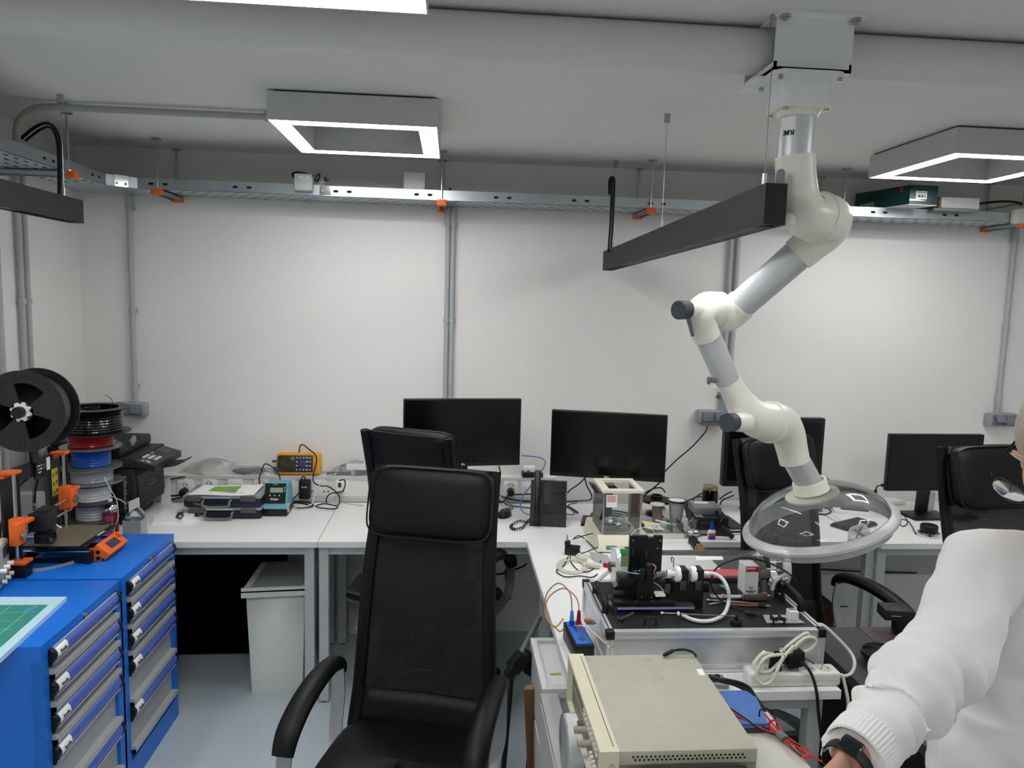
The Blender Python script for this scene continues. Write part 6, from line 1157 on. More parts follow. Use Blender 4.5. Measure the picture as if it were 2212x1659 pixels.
for x, nm in ((at(1640, 1215, y=ty).x, 'strap'), (xa+.05, 'strap')): part(nm, MB().lathe([(.0545, 0), (.0585, 0), (.0585, .014), (.0545, .014), (.0545, 0)], (x, ty, tz), (1, 0, 0), 40), rubber, t)
part('black_ring', MB().lathe([(.055, 0), (.063, 0), (.063, .012), (.055, .012), (.055, 0)], (xa+.022, ty, tz), (1, 0, 0), 40), blackp, t)
part('printed_label', MB().grid(lambda u, v: V((.80+.09*u, ty-  .0546*math.cos(.75+.25*v), tz+  .0546*math.sin(.75+.25*v))), 1, 5), paperm, t)
tub = clear('hose_milky', '#eceeee', .2, .55); hose = mat('hose_white', '#e9ebea', .3)
cable([(xa-.03, ty-.01, tz-.01), at(1292, 1255, y=2.25), at(1287, 1268, y=2.22)], .0055, tub, 'hose', 'short clear hose hanging from the left acrylic disc', 'hose')
# ---- twin black holders with white discs ----
t = thing('filter_holder', 'pair of black upright blocks clamping white round filters beside the test rig', 'filter holder', at(1490, 1308, z=CZ)); yh = 2.11
bs = pb(1459, 1262, 1518, 1308, yh, .05); z0 = min(v.z for v in bs.v); sh_ = CZ+.001-z0
for v in bs.v: 
    if v.z < z0+.001: v.z = CZ+.001
part('base_block', bs, ano, t)
for px in (1474, 1507): part('upright', pb(px-2, 1232, px+13, 1264, yh, .045, .002), ano, t); part('clamp_tab', pb(px-4, 1256, px+8, 1276, yh-.006, .006, .001), darkg, t)
for px, r_ in ((1463, .0245), (1497, .0245)):
    p = at(px, 1240, y=yh+.02); part('filter_disc', MB().lathe([(0, -.009), (r_*.8, -.009), (r_, -.005), (r_, .006), (r_*.8, .009), (0, .009)], p, (1, 0, 0), 36), white, t)
p = at(1440, 1239, y=yh+.02); q = at(1460, 1240, y=yh+.02); part('inlet', MB().cyl(p, q, .009, n=20).cyl(p, p+(q-p)*.4, .012, n=20), white, t)
p = at(1518, 1239, y=yh+.02); part('outlet', MB().cyl(p, p+V((.02, 0, 0)), .007, n=16), white, t)
part('vent_hole', MB().cyl((at(1459, 1285, y=yh).x-.0005, yh+.02, CZ+.03), (at(1459, 1285, y=yh).x+.001, yh+.02, CZ+.03), .009, n=16), blackm, t)
part('solenoid', pb(1519, 1260, 1532, 1280, 2.14, .02, .001), blackp, t)
po = p+V((.02, 0, 0))
cable([po, at(1545, 1240, y=2.12), at(1562, 1252, y=2.10), at(1573, 1275, y=2.08), at(1574, 1300, z=CZ+.03), at(1565, 1325, z=CZ+.012), at(1545, 1338, z=CZ+.008), at(1520, 1342, z=CZ+.007), at(1495, 1338, z=CZ+.007), at(1474, 1328, z=CZ+.010)], .0055, hose, 'hose', 'white translucent hose making a wide loop before the flow controller', 'hose')
cable([at(1452, 1215, y=2.2), at(1450, 1205, y=2.2), at(1455, 1206, y=2.19), at(1455, 1225, y=2.15)], .0015, blk, 'wire', 'small black wire loop sticking up left of the filter holder', 'wire')
# ---- mass flow controller ----
t = thing('flow_controller', 'white mass flow controller with a red banner on a steel block', 'flow controller', at(1630, 1300, z=CZ)); y0_ = 2.15
st_ = mat('steel_block', '#8c8a84', .35, .9, noise=.15, scale=20); mw = mat('controller_white', '#d9dbda', .4)
bb = pb(1606, 1281, 1656, 1300, y0_, .05, .001)
for v in bb.v: v.z = max(v.z, CZ+.006)
part('steel_base', bb, st_, t); part('rubber_foot', pb(1608, 1298, 1656, 1303, y0_+.005, .04), rubber, t)
a, b = at(1607, 1284, y=y0_-.004), at(1640, 1223, y=y0_-.004); bx = part('housing', MB().span((a.x, y0_-.004, a.z), (b.x, y0_+.05, b.z)), mw, t); ww, hh = b.x-a.x, b.z-a.z
part('red_banner', MB().prism([(ww*.06, hh*.79), (ww*.5, hh*.815), (ww*.97, hh*.79), (ww*.97, hh*.98), (ww*.06, hh*.98)], (a.x, y0_-.0052, a.z), (1, 0, 0), (0, 0, 1), -.001), red, bx)
text('EL-FLOW', ww*.15, white, bx, (a.x+ww*.42, y0_-.0055, a.z+hh*.92), (1, 0, 0), (0, 0, 1), bold=True); text('Bronkhorst', ww*.15, mat('print_navy', '#14182c', .5), bx, (a.x+ww*.5, y0_-.0046, a.z+hh*.12), (1, 0, 0), (0, 0, 1), bold=True); text('HIGH-TECH', ww*.09, mat('print_navy', '#14182c', .5), bx, (a.x+ww*.5, y0_-.0046, a.z+hh*.05), (1, 0, 0), (0, 0, 1))
cxx, czz = a.x+ww*.45, a.z+hh*.23; m = MB()
for r0, r1 in ((.07, .115),):
    q4 = [(r1*ww, 0), (0, r1*ww), (-r1*ww, 0), (0, -r1*ww)]; q5 = [(r0*ww, 0), (0, r0*ww), (-r0*ww, 0), (0, -r0*ww)]
    for i in range(4): m.add([V((cxx+p[0], y0_-.0048, czz+p[1])) for p in (q4[i], q4[(i+1) % 4], q5[(i+1) % 4], q5[i])], [(0, 1, 2, 3)])
m.add([V((cxx+p[0]*ww, y0_-.0048, czz+p[1]*ww)) for p in ((.10, .11), (.14, .11), (.24, 0), (.14, -.11), (.10, -.11), (.20, 0))], [(0, 1, 2, 5), (5, 2, 3, 4)]); part('logo', m, mat('print_navy', '#14182c', .5), bx)
part('valve_head', pb(1641, 1232, 1662, 1250, y0_+.01, .04, .001), st_, t); p = at(1649, 1281, y=y0_+.02); q = at(1649, 1250, y=y0_+.02); part('valve_body', MB().cyl(p, q, .0105, n=28), st_, t)
part('inlet_pipe', MB().cyl(at(1606, 1289, y=y0_+.02), at(1532, 1289, y=y0_+.02), .0065, n=18), alu, t); p = at(1590, 1289, y=y0_+.02); part('sticker', MB().span((p.x-.02, p.y-.0075, p.z-.001), (p.x+.012, p.y-.005, p.z+.005)), white, t)
for px in (1536, 1562): p = at(px, 1289, y=y0_+.02); part('nut', MB().cyl(p-V((.006, 0, 0)), p+V((.006, 0, 0)), .009, n=6), chrome, t)
part('outlet_fitting', MB().cyl(at(1656, 1287, y=y0_+.02), at(1667, 1286, y=y0_+.02), .006, n=12).cyl(at(1667, 1291, y=y0_+.02), at(1667, 1276, y=y0_+.02), .0075, n=10), mat('brass_nickel', '#a39c8c', .3, .9), t)
cable([at(1667, 1276, y=y0_+.02), at(1671, 1262, y=2.18), at(1682, 1248, y=2.19), at(1694, 1242, y=2.20)], .0055, tub, 'hose', 'clear hose rising from the flow controller to the elbow fitting', 'hose')
t = thing('support_post', 'black post with a steel elbow fitting at the right back of the case', 'post', at(1690, 1294, z=CZ)); p = at(1690, 1294, z=CZ)
part('foot', MB().cyl(p, p+V((0, 0, .005)), .009, n=20), blackp, t); part('post', MB().cyl(p+V((0, 0, .005)), p+V((0, 0, .05)), .0058, n=16), blackp, t); part('fitting', MB().cyl(p+V((0, 0, .05)), p+V((0, 0, .068)), .0075, n=6).cyl(p+V((-.006, 0, .064)), p+V((.012, 0, .07)), .007, n=8), chrome, t); part('second_post', MB().cyl(p+V((-.022, .012, 0)), p+V((-.012, .012, .05)), .004, n=10), blackp, t)
p, q = at(1652, 1228, y=2.21), at(1694, 1234, y=2.22); solo('steel_rod', MB().cyl(p, q, .003, n=12).cyl(q-(q-p)*.35, q-(q-p)*.12, .008, n=14), chrome, 'short steel rod with a white sleeve behind the flow controller', 'rod')
cable([at(1620, 1321, z=CZ+.004), at(1590, 1314, z=CZ+.004), at(1562, 1300, z=CZ+.01), at(1542, 1278, y=2.14), at(1536, 1255, y=2.14), at(1550, 1225, y=2.14), at(1590, 1208, y=2.14), at(1620, 1206, y=2.14), at(1660, 1216, y=2.17), at(1700, 1236, y=2.2), at(1718, 1255, y=2.22), at(1722, 1272, y=2.25)], .0026, blk, 'black_cable', 'long black cable arching over the flow controller')
a, b = at(1610, 1323, z=CZ+.006), at(1642, 1327, z=CZ+.006); d = b-a; t = thing('usb_plug', 'black USB plug lying at the front of the case top', 'plug', a-V((0, 0, .006))); part('plug', MB().tube([a, a+d*.2, a+d*.72], [.004, .006, .006], 8, sub=2), blackp, t); part('tip', MB().box(a+d*.86, (.012, .010, .005), R=rot(-12)), steel, t)
a, b = at(1568, 1304, z=CZ+.005), at(1660, 1309, z=CZ+.005); d = b-a; t = thing('test_lead', 'copper coloured lead with a black plug beside the flow controller', 'lead', a-V((0, 0, .005))); part('lead', MB().tube([a, a+d*.4+V((0, -.004, 0)), a+d*.78], .0032, 8), mat('copper', '#b06a45', .35, .6), t); part('plug', MB().tube([a+d*.76, a+d*.92], .0062, 8, sub=1), blackp, t); part('tip', MB().tube([a+d*.92, a+d*1.04], .003, 8, sub=1), steel, t)
for a, b, m_, lb, r_ in ((at(1530, 1296, z=CZ+.005), at(1640, 1304, z=CZ+.005), steel, 'steel probe rod with a black end lying before the flow controller', .003), ((at(1533, 1305, z=CZ+.004), at(1566, 1300, z=CZ+.004), steel, 'small silver spanner lying left of the flow controller', .0022))):
    d = b-a; t = thing('probe', lb, 'probe', a); part('rod', MB().tube([a, b], r_, 8, sub=1), m_, t); part('end', MB().ball(a, (r_*2.4, r_*1.6, r_*1.2)), m_, t)
    if r_ == .003: part('grip', MB().tube([b, b+d*.16], .0055, 8, sub=1), blackp, t)
# ---- thin rod on a round black base ----
p = at(1590, 1348, z=CZ); t = thing('rod_stand', 'thin brass ended rod on a small black octagonal base at the front of the case', 'rod stand', p)
part('base', MB().lathe([(0, 0), (.017, 0), (.017, .013), (.015, .014), (0, .014)], p, n=8), ano, t); part('pivot', MB().cyl(p+V((0, 0, .014)), p+V((0, 0, .017)), .007, n=14).box(p+V((0, 0, .022)), (.008, .008, .012)), ano, t)
q = p+V((-.004, 0, .024)); e = at(1430, 1324, z=CZ+.02); part('rod', MB().cyl(q, e, .0012, n=8), steel, t); d = (e-q).normalized(); part('brass_end', MB().cyl(q, q+d*.012, .003, n=10), mat('brass', '#b08d45', .3, .9), t); k = q+(e-q)*.78; part('white_knob', MB().cyl(k-d*.004, k+d*.002, .006, n=16).ball(e, .004), white, t)
# ---- switch plate with white box ----
t = thing('switch_plate', 'clear plate with two black rocker switches on the case top', 'switch plate', at(1690, 1330, z=CZ)); q = [at(1656, 1345, z=CZ+.003), at(1738, 1345, z=CZ+.003), at(1714, 1328, z=CZ+.003), at(1648, 1328, z=CZ+.003)]
part('plate', MB().slab(q, (0, 0, -.0025)), clear('plate_clear', '#eef0f0', .1, .5), t)
for px in (1672, 1690): p = at(px, 1337, z=CZ+.003); part('rocker', MB().prism([(-.009, 0), (.012, 0), (.012, .004), (.0, .005), (-.008, .014), (-.012, .013)], p, (.85, -.5, 0), (0, 0, 1), .014), blackp, t)
p = at(1711, 1336, z=CZ+.003); b_ = part('white_box', MB().box(p+V((0, .0, .0135)), (.026, .03, .026), bev=.001), mat('box_white', '#e4e3dd', .5), t); part('window', MB().box(p+V((0, .004, .0268)), (.018, .014, .001)), mat('window_grey', '#7f8288', .3), b_)
# ---- red box and green bits seen through the tube ----
solo('red_box', MB().span((.86, 2.42, DESK), (1.05, 2.50, .845), bev=.003) if False else MB().box((.95, 2.45, .79), (.19, .07, .11), bev=.01), mat('box_red', '#d8404e', .45), 'red plastic box standing behind the case, seen through the clear tube', 'box')
t = thing('green_tape', 'small green plastic bits lying at the back of the case top', 'plastic bits', at(1562, 1275, z=CZ)); p = at(1562, 1270, z=CZ); part('bits', MB().box(p+V((0, 0, .004)), (.014, .02, .008), R=rot(30), bev=.002).box(p+V((.006, -.012, .003)), (.01, .012, .006), R=rot(-20), bev=.002), mat('bits_green', '#7cc48d', .4), t)
solo('dark_block', MB().box((.80, 2.50, .77), (.10, .10, .07), bev=.003), darkg, 'dark grey block behind the case left of the red box', 'block')
# ---- banana plug box at the left of the case ----
bx_ = MB(); t = thing('terminal_box', 'small black box with blue and red banana plugs on its blue top', 'terminal box', (.395, 2.09, DESK))
c = V((.398, 2.10, DESK)); R = rot(4); part('box', MB().box(c+V((0, 0, .027)), (.056, .165, .054), R=R, bev=.002), blackp, t); part('blue_top', MB().box(c+V((0, 0, .0555)), (.046, .15, .004), R=R, bev=.001), mat('terminal_blue', '#2c74d8', .35), t)
TL = lambda x, y, z: c+R @ V((x, y, z+.054))
def plug(x, y, m_, m2, nm): 
    k = part('socket', MB().cyl(TL(x, y, .003), TL(x, y, .018), .008, n=16).cyl(TL(x, y, .018), TL(x, y, .022), .0065, n=16), m_, t); part('plug', MB().cyl(TL(x, y, .022), TL(x, y, .05), .0068, .005, 14), m2, k)
plug(-.011, .045, mat('plug_blue', '#1c50c0', .3), mat('plug_lightblue', '#4a92dc', .35), 'b'); plug(.011, .045, mat('plug_red', '#a01c24', .35), mat('plug_red', '#a01c24', .35), 'r')
for y in (.012, -.045): part('screw_ring', MB().lathe([(.004, 0), (.010, 0), (.010, .003), (.004, .003)], TL(0, y, .003), (0, 0, 1), 20), mat('terminal_steel', '#8e959c', .3, .8), t)
m = MB()
for a, b in (((-.008, .03), (.004, .0)), ((.0, .035), (.012, .01)), ((-.006, .008), (.008, -.02)), ((-.01, .02), (.0, -.01))): m.tube([TL(*a, .004), TL((a[0]+b[0])/2, (a[1]+b[1])/2, .016), TL(*b, .004)], .0009, 6)
part('resistor_leads', m, steel, t)
for m_, q, lb in ((mat('plug_orange', '#c9622a', .4), at(1262, 1340, z=DESK+.10), 'orange'), (mat('plug_lightblue', '#4a92dc', .35), at(1266, 1345, z=DESK+.085), 'blue')):
    part('side_plug', MB().cyl(q, q+V((.022, -.003, 0)), .0055, n=12).cyl(q+V((.022, -.003, 0)), q+V((.03, -.004, 0)), .003, n=10), m_, t)
wo = mat('wire_orange', '#d08448', .5); wg = mat('wire_grey', '#8a8d92', .5); ww_ = mat('wire_white', '#d8d8da', .5)
cable([TL(.011, .045, .05), TL(.005, .06, .085), TL(-.03, .09, .105), TL(-.075, .10, .07), TL(-.085, .08, .02), TL(-.06, .05, .0), TL(-.034, .06, .02)], .0022, wo, 'orange_wire', 'orange wire looping up from the red banana plug and back to the box', 'wire')
cable([TL(-.011, .045, .05), TL(-.015, .065, .10), TL(-.045, .10, .118), TL(-.08, .11, .075), TL(-.082, .085, .02), TL(-.05, .045, -.012), TL(-.034, .04, .0)], .0022, wg, 'grey_wire', 'grey wire looping up from the blue banana plug and back to the box', 'wire')
cable([TL(-.004, .035, .006), TL(.01, -.02, .03), TL(.03, -.09, .035), TL(.05, -.16, .03)], .002, ww_, 'white_wire', 'white wire running from the terminal box towards the beige instrument', 'wire'); cable([TL(.013, .03, .012), TL(.025, -.02, .02), TL(.045, -.09, .028), TL(.06, -.16, .03)], .002, wo, 'orange_wire', 'second orange wire running straight from the box to the instrument', 'wire')
# ================= near table, instrument, cart =================
desk([(.338, 1.02), (.838, 1.02), (.838, 1.842), (.338, 1.842)], [(.365, 1.05), (.80, 1.05), (.365, 1.80), (.79, 1.78)], 'white side table in the foreground carrying the beige instrument', [((.36, 1.04), (.80, 1.06))], tm=mat('table_beige', '#c9c7bd', .5))
hp = mat('instrument_beige', '#b8b5a4', .5, noise=.08, scale=25); hpf = mat('instrument_cream', '#dcd7bd', .45); hpd = mat('instrument_grey', '#7d7b72', .5); keyc = mat('key_cream', '#dad8c8', .45)
IX0, IX1, IY0, IY1, IZ0, IZ = .316, .648, 1.385, 1.795, DESK+.012, .872
t = thing('signal_generator', 'large beige bench instrument in the foreground with its button panel facing left', 'instrument', ((IX0+IX1)/2, (IY0+IY1)/2, DESK))
part('cover', MB().box(((IX0+.035+IX1)/2, (IY0+IY1)/2, (IZ-.03+IZ)/2), (IX1-IX0-.035, IY1-IY0, .03), bev=.002), hp, t); part('side_panel', MB().span((IX0+.035, IY0+.004, IZ0), (IX1, IY1-.004, IZ-.03)), mat('instrument_side', '#85837a', .5), t)
m = MB()
for i in range(26):
    for j in range(2): m.cyl((IX0+.07+i*.0092+.0046*j, IY0-.0003, IZ-.012-.007*j), (IX0+.07+i*.0092+.0046*j, IY0+.001, IZ-.012-.007*j), .0026, n=8)
part('vent_holes', m, blackm, t); hs = part('strap_handle', MB().band([(IX0+.06, IY0+.001, IZ-.05), (IX0+.12, IY0-.006, IZ-.043), (IX0+.2, IY0-.009, IZ-.042), (IX0+.27, IY0-.006, IZ-.043), (IX0+.31, IY0+.001, IZ-.05)], (0, 0, 1), .02, .004), darkg, t)
fb = part('front_bezel', MB().span((IX0, IY0-.004, IZ-.008), (IX0+.040, IY1+.004, IZ+.003)).span((IX0, IY0-.004, IZ0), (IX0+.040, IY0+.012, IZ-.008)).span((IX0, IY1-.012, IZ0), (IX0+.040, IY1+.004, IZ-.008)).span((IX0, IY0+.012, IZ0), (IX0+.040, IY1-.012, IZ0+.008)), hpf, t)
part('groove', MB().span((IX0+.030, IY0+.012, IZ+.0028), (IX0+.0315, IY1-.012, IZ+.0034)), darkg, fb); part('screw', MB().cyl((IX0+.026, IY0-.0045, IZ-.03), (IX0+.026, IY0-.0065, IZ-.03), .006, n=14), steel, fb); part('release_clip', MB().span((IX0+.016, IY0-.0055, IZ-.075), (IX0+.036, IY0-.004, IZ-.045)), hpd, fb)
fp = part('front_panel', MB().span((IX0+.012, IY0+.012, IZ0+.008), (IX0+.02, IY1-.012, IZ-.008)), hpd, t); xf = IX0+.0115
part('dark_window', MB().span((xf, IY1-.19, IZ-.045), (xf+.001, IY1-.02, IZ-.014)), mat('window_dark', '#2b2b2a', .25), fp); part('grey_strip', MB().span((xf, IY0+.03, IZ-.075), (xf+.001, IY1-.03, IZ-.062)), mat('strip_beige', '#a09b8a', .5), fp)
for i in range(9):
    for j in range(3): part('button', MB().box((xf-.002, IY0+.06+i*.019, IZ-.022-j*.012), (.008, .012, .007), bev=.001, seg=1), keyc, fp)
for i in range(6):
    for j in range(2): part('button', MB().box((xf-.002, IY0+.05+i*.016, IZ-.088-j*.013), (.008, .010, .008), bev=.001, seg=1), (mat('key_blue', '#5d7ea8', .45) if i == 1 and j else keyc), fp)
for y, z in ((IY0+.20, IZ-.075), (IY0+.155, IZ-.08)): part('knob', MB().cyl((xf, y, z), (xf-.028, y, z), .0085, .0075, 18), mat('knob_beige', '#a7a491', .5), fp)
part('connector', MB().cyl((xf, IY0+.25, IZ-.09), (xf-.012, IY0+.25, IZ-.09), .007, n=14), steel, fp)
for x in (IX0+.06, IX1-.03):
    for y in (IY0+.04, IY1-.04): part('foot', MB().box((x, y, DESK+.006), (.03, .02, .012), bev=.002), rubber, t)
part('sticker', MB().slab([at(1504, 1445, z=IZ+.0006), at(1516, 1445, z=IZ+.0006), at(1524, 1458, z=IZ+.0006), at(1511, 1458, z=IZ+.0006)], (0, 0, -.0005)), white, t); m = MB()
for px, py in ((1273, 1425), (1396, 1427), (1407, 1424), (1418, 1451), (1279, 1468), (1291, 1467), (1416, 1468), (1428, 1465)): part('foot_mark', MB().lathe([(.0062, 0), (.0068, 0), (.0068, .0003), (.0062, .0003), (.0062, 0)], at(px, py, z=IZ+.0001), n=20), mat('ring_mark', '#a39f8c', .6), t)

cable([at(1436, 1412, z=IZ+.008), at(1452, 1406, z=IZ+.014), at(1475, 1403, z=IZ+.016), at(1495, 1408, z=IZ+.012), at(1504, 1418, z=IZ+.006)], .0033, blk, 'black_cable', 'black cable end with a plug lying on the far edge of the beige instrument')
a, b = at(1433, 1416, z=IZ+.007), at(1453, 1406, z=IZ+.014); solo('cable_plug', MB().tube([a, a+(b-a)*.35, b], [.0035, .0055, .005], 10), blackp, 'small black plug on the far left edge of the beige instrument top', 'plug')
# blue box, small keyboard
t = thing('blue_case', 'flat clear case with a blue textured cover on the side table', 'case', (.75, 1.74, DESK)); q = [V((.70, 1.655, DESK)), V((.802, 1.655, DESK)), V((.830, 1.822, DESK)), V((.70, 1.822, DESK))]
part('clear_base', MB().slab([p+V((0, 0, .012)) for p in q], (0, 0, -.012)), acryl, t); cq = sum(q, V())/4; part('blue_cover', MB().slab([cq+(p-cq)*.93+V((0, 0, .022)) for p in q], (0, 0, -.0095)), mat('cover_blue', '#4d74b4', .6, noise=.15, scale=25, bump=.3), t); part('edge', MB().slab([cq+(p-cq)*.935+V((0, 0, .0135)) for p in q], (0, 0, -.001)), mat('edge_lightblue', '#9cc0e8', .4), t)
t = thing('key_pad', 'small silver keypad lying between the beige instrument and the aluminium case', 'keypad', (.72, 1.9, DESK)); part('body', MB().box((.715, 1.895, DESK+.006), (.13, .06, .012), R=rot(-3), bev=.003), mat('pad_silver', '#a9adb2', .35, .4), t); m = MB()
for i in range(5): m.box((.69+.018*i, 1.912, DESK+.013), (.013, .012, .003)); m.box((.69+.018*i, 1.884, DESK+.013), (.013, .008, .003))
part('keys', m, blackp, t)
# black bundle and red black wires
def wires(paths, r, m_, name, label, group=None):
    t = thing(name, label, 'cable', paths[0][0]); 
    for p in paths: part('wire', MB().tube(p, r, 8), m_, t)
    return t
Zt = DESK
cable([at(1530, 1462, z=Zt+.03), at(1560, 1470, z=Zt+.03), at(1590, 1478, z=Zt+.025), at(1620, 1495, z=Zt+.02), at(1635, 1515, z=Zt+.012), at(1655, 1545, z=Zt-.01), at(1672, 1585, z=Zt-.06)], .0075, blk, 'cable_bundle', 'thick black cable running from the beige instrument over the table edge')
cable([at(1560, 1466, z=Zt+.035), at(1598, 1474, z=Zt+.035), at(1620, 1486, z=Zt+.03), at(1632, 1505, z=Zt+.02), at(1650, 1530, z=Zt+.0), at(1668, 1570, z=Zt-.05)], .0035, blk, 'black_cable', 'thinner black cable running beside the thick one over the table edge')
Q = lambda px, py, dz=.012: at(px, py, z=Zt+dz)
rw = mat('wire_red', '#d2222c', .35)
tr = thing('test_leads', 'bundle of red and black test leads tied with a grey strap at the table edge', 'test leads', Q(1690, 1592, 0))
for pts in ([Q(1578, 1536, .03), Q(1620, 1562, .02), Q(1660, 1580), Q(1685, 1590), Q(1720, 1612), Q(1752, 1632), Q(1776, 1646)], [Q(1640, 1545), Q(1655, 1565), Q(1680, 1583), Q(1710, 1600), Q(1740, 1620), Q(1748, 1635), Q(1725, 1628), Q(1700, 1606), Q(1685, 1588), Q(1668, 1572), Q(1645, 1552)],
            [Q(1662, 1560, .02), Q(1672, 1556, .03), Q(1682, 1566, .02), Q(1688, 1584), Q(1675, 1580), Q(1664, 1570), Q(1662, 1560, .02)], [Q(1650, 1540, .02), Q(1668, 1562), Q(1688, 1586), Q(1715, 1618), Q(1738, 1636), Q(1742, 1624), Q(1712, 1600), Q(1690, 1588)]): part('red_wire', MB().tube(pts, .0022, 8), rw, tr)
for pts in ([Q(1574, 1528, .03), Q(1610, 1552, .025), Q(1640, 1574, .02), Q(1665, 1584), Q(1686, 1592), Q(1712, 1618), Q(1732, 1634)], [Q(1640, 1548, .03), Q(1642, 1534, .045), Q(1655, 1530, .04), Q(1672, 1545, .02), Q(1680, 1572), Q(1690, 1590), Q(1718, 1606), Q(1745, 1622)], [Q(1634, 1560, .02), Q(1655, 1574), Q(1690, 1594), Q(1722, 1626)]): part('black_wire', MB().tube(pts, .0022, 8), blk, tr)
a, b = Q(1683, 1584, .012), Q(1697, 1597, .012); part('strap', MB().tube([a, b], .0125, 12, sub=1, flat=.6), mat('strap_grey', '#6c6c6b', .6), tr)
# power strip with plugs
pw = mat('strip_white', '#e6e5de', .4, noise=.05); sx0_, sx1_, sy0, sy1, sz = .838, 1.10, 1.866, 1.924, DESK+.040
t = thing('power_strip', 'white five way power strip on the front edge of the return desk', 'power strip', ((sx0_+sx1_)/2, 1.895, DESK))
part('body', MB().box(((sx0_+sx1_)/2, (sy0+sy1)/2, DESK+.020), (sx1_-sx0_, sy1-sy0, .040), bev=.008, seg=3), pw, t); part('ridge', MB().span((sx0_+.012, sy0-.001, DESK+.018), (sx1_-.012, sy0+.001, DESK+.020)), mat('strip_darker', '#cfcdc4', .4), t)  # ridge and sockets in a slightly darker off-white than the body
ox = [sx0_+.035+.0475*i for i in range(5)]
for x in ox:
    k = part('socket', MB().lathe([(.0205, .0), (.0205, .0008), (.019, .0008), (.018, .0004), (0, .0003)], (x, 1.895, sz), n=26), mat('strip_darker', '#cfcdc4', .4), t); part('pin', MB().cyl((x, 1.905, sz), (x, 1.905, sz+.014), .0022, n=8), steel, k)
    for dx in (-.0095, .0095): part('hole', MB().cyl((x+dx, 1.893, sz+.0003), (x+dx, 1.893, sz+.0011), .0026, n=8), blackm, k)
part('cord_grip', MB().tube([(sx1_-.002, 1.895, DESK+.02), (sx1_+.018, 1.893, DESK+.018)], [.007, .005], 10, sub=1), pw, t)
cw = mat('cord_ivory', '#e2dfcc', .45)
t = thing('extension_plug', 'white mains plug with a coiled ivory cord in the left end of the power strip', 'plug', (ox[0], 1.895, sz)); x = ox[0]
part('plug', MB().cyl((x, 1.895, sz+.001), (x, 1.895, sz+.018), .019, .018, 24).tube([(x, 1.895, sz+.016), (x+.006, 1.895, sz+.034), (x+.018, 1.897, sz+.05)], [.014, .011, .006], 10), pw, t)
Y = 1.90
part('cord', MB().tube([at(1690, 1428, y=Y), at(1710, 1408, y=Y), at(1735, 1385, y=Y), at(1746, 1372, y=Y), at(1740, 1368, y=Y), at(1715, 1384, y=Y), at(1680, 1412, y=Y), at(1650, 1412, y=Y-.01), at(1632, 1430, y=Y-.02), at(1640, 1450, y=Y-.03), at(1662, 1450, y=Y-.03), at(1684, 1430, y=Y-.02), at(1712, 1402, y=Y-.015), at(1738, 1379, y=Y-.01), at(1758, 1378, y=Y-.01), at(1762, 1390, y=Y-.01), at(1745, 1405, y=Y-.01), at(1712, 1412, y=Y-.015), at(1660, 1418, y=Y-.03), at(1640, 1440, y=Y-.035), at(1634, 1462, y=Y-.04), at(1648, 1478, y=Y-.045), at(1668, 1470, y=Y-.045), at(1680, 1445, y=Y-.04), at(1692, 1420, y=Y-.03), at(1715, 1395, y=Y-.02)], .0046, 10), cw, t)
part('tie', MB().tube([at(1686, 1404, y=Y-.035), at(1696, 1416, y=Y-.04), at(1700, 1412, y=Y-.02), at(1688, 1400, y=Y-.01)], .0014, 6, closed=True), cw, t)
x = ox[1]; t = thing('mains_plug', 'black round mains plug in the power strip with its cord over the desk edge', 'plug', (x, 1.895, sz)); part('plug', MB().cyl((x, 1.895, sz+.001), (x, 1.895, sz+.03), .0185, .016, 22).tube([(x, 1.895, sz+.028), (x+.002, 1.893, sz+.05)], [.013, .008], 10, sub=1), blackp, t)
part('cord', MB().tube([(x+.002, 1.893, sz+.05), at(1712, 1425, y=1.885), at(1735, 1433, y=1.875), at(1752, 1455, y=1.86), at(1763, 1490, y=1.84), at(1768, 1540, y=1.83), at(1775, 1600, y=1.82), at(1783, 1680, y=1.82)], .0042, 10), blk, t)
x = ox[2]-.004; t = thing('power_adapter', 'black block power adapter standing in the middle of the power strip', 'power adapter', (x, 1.897, sz)); part('body', MB().box((x+.006, 1.90, sz+.032), (.05, .05, .044), R=rot(8, 0, -8), bev=.003), blackp, t); part('plug_base', MB().cyl((x, 1.897, sz+.001), (x, 1.897, sz+.014), .017, n=20), mat('adapter_grey', '#8f9090', .5), t)
part('cord', MB().tube([(x+.03, 1.915, sz+.03), at(1756, 1432, y=1.93), at(1768, 1446, y=1.935)], .002, 6), blk, t)
cable([(1.101, 2.02, .845), (1.115, 2.0, .848), at(1830, 1400, y=1.98), at(1846, 1430, y=1.95), at(1838, 1455, y=1.93), at(1815, 1460, y=1.91), (1.098, 1.908, DESK+.026)], .0048, cw, 'mains_cable', 'ivory mains cord curving from the right side of the case to the power strip')
cable([(1.118, 1.893, DESK+.018), at(1829, 1497, y=1.875), at(1832, 1520, y=1.865), at(1830, 1560, y=1.86)], .0045, cw, 'mains_cable', 'ivory cord of the power strip hanging over the desk edge')
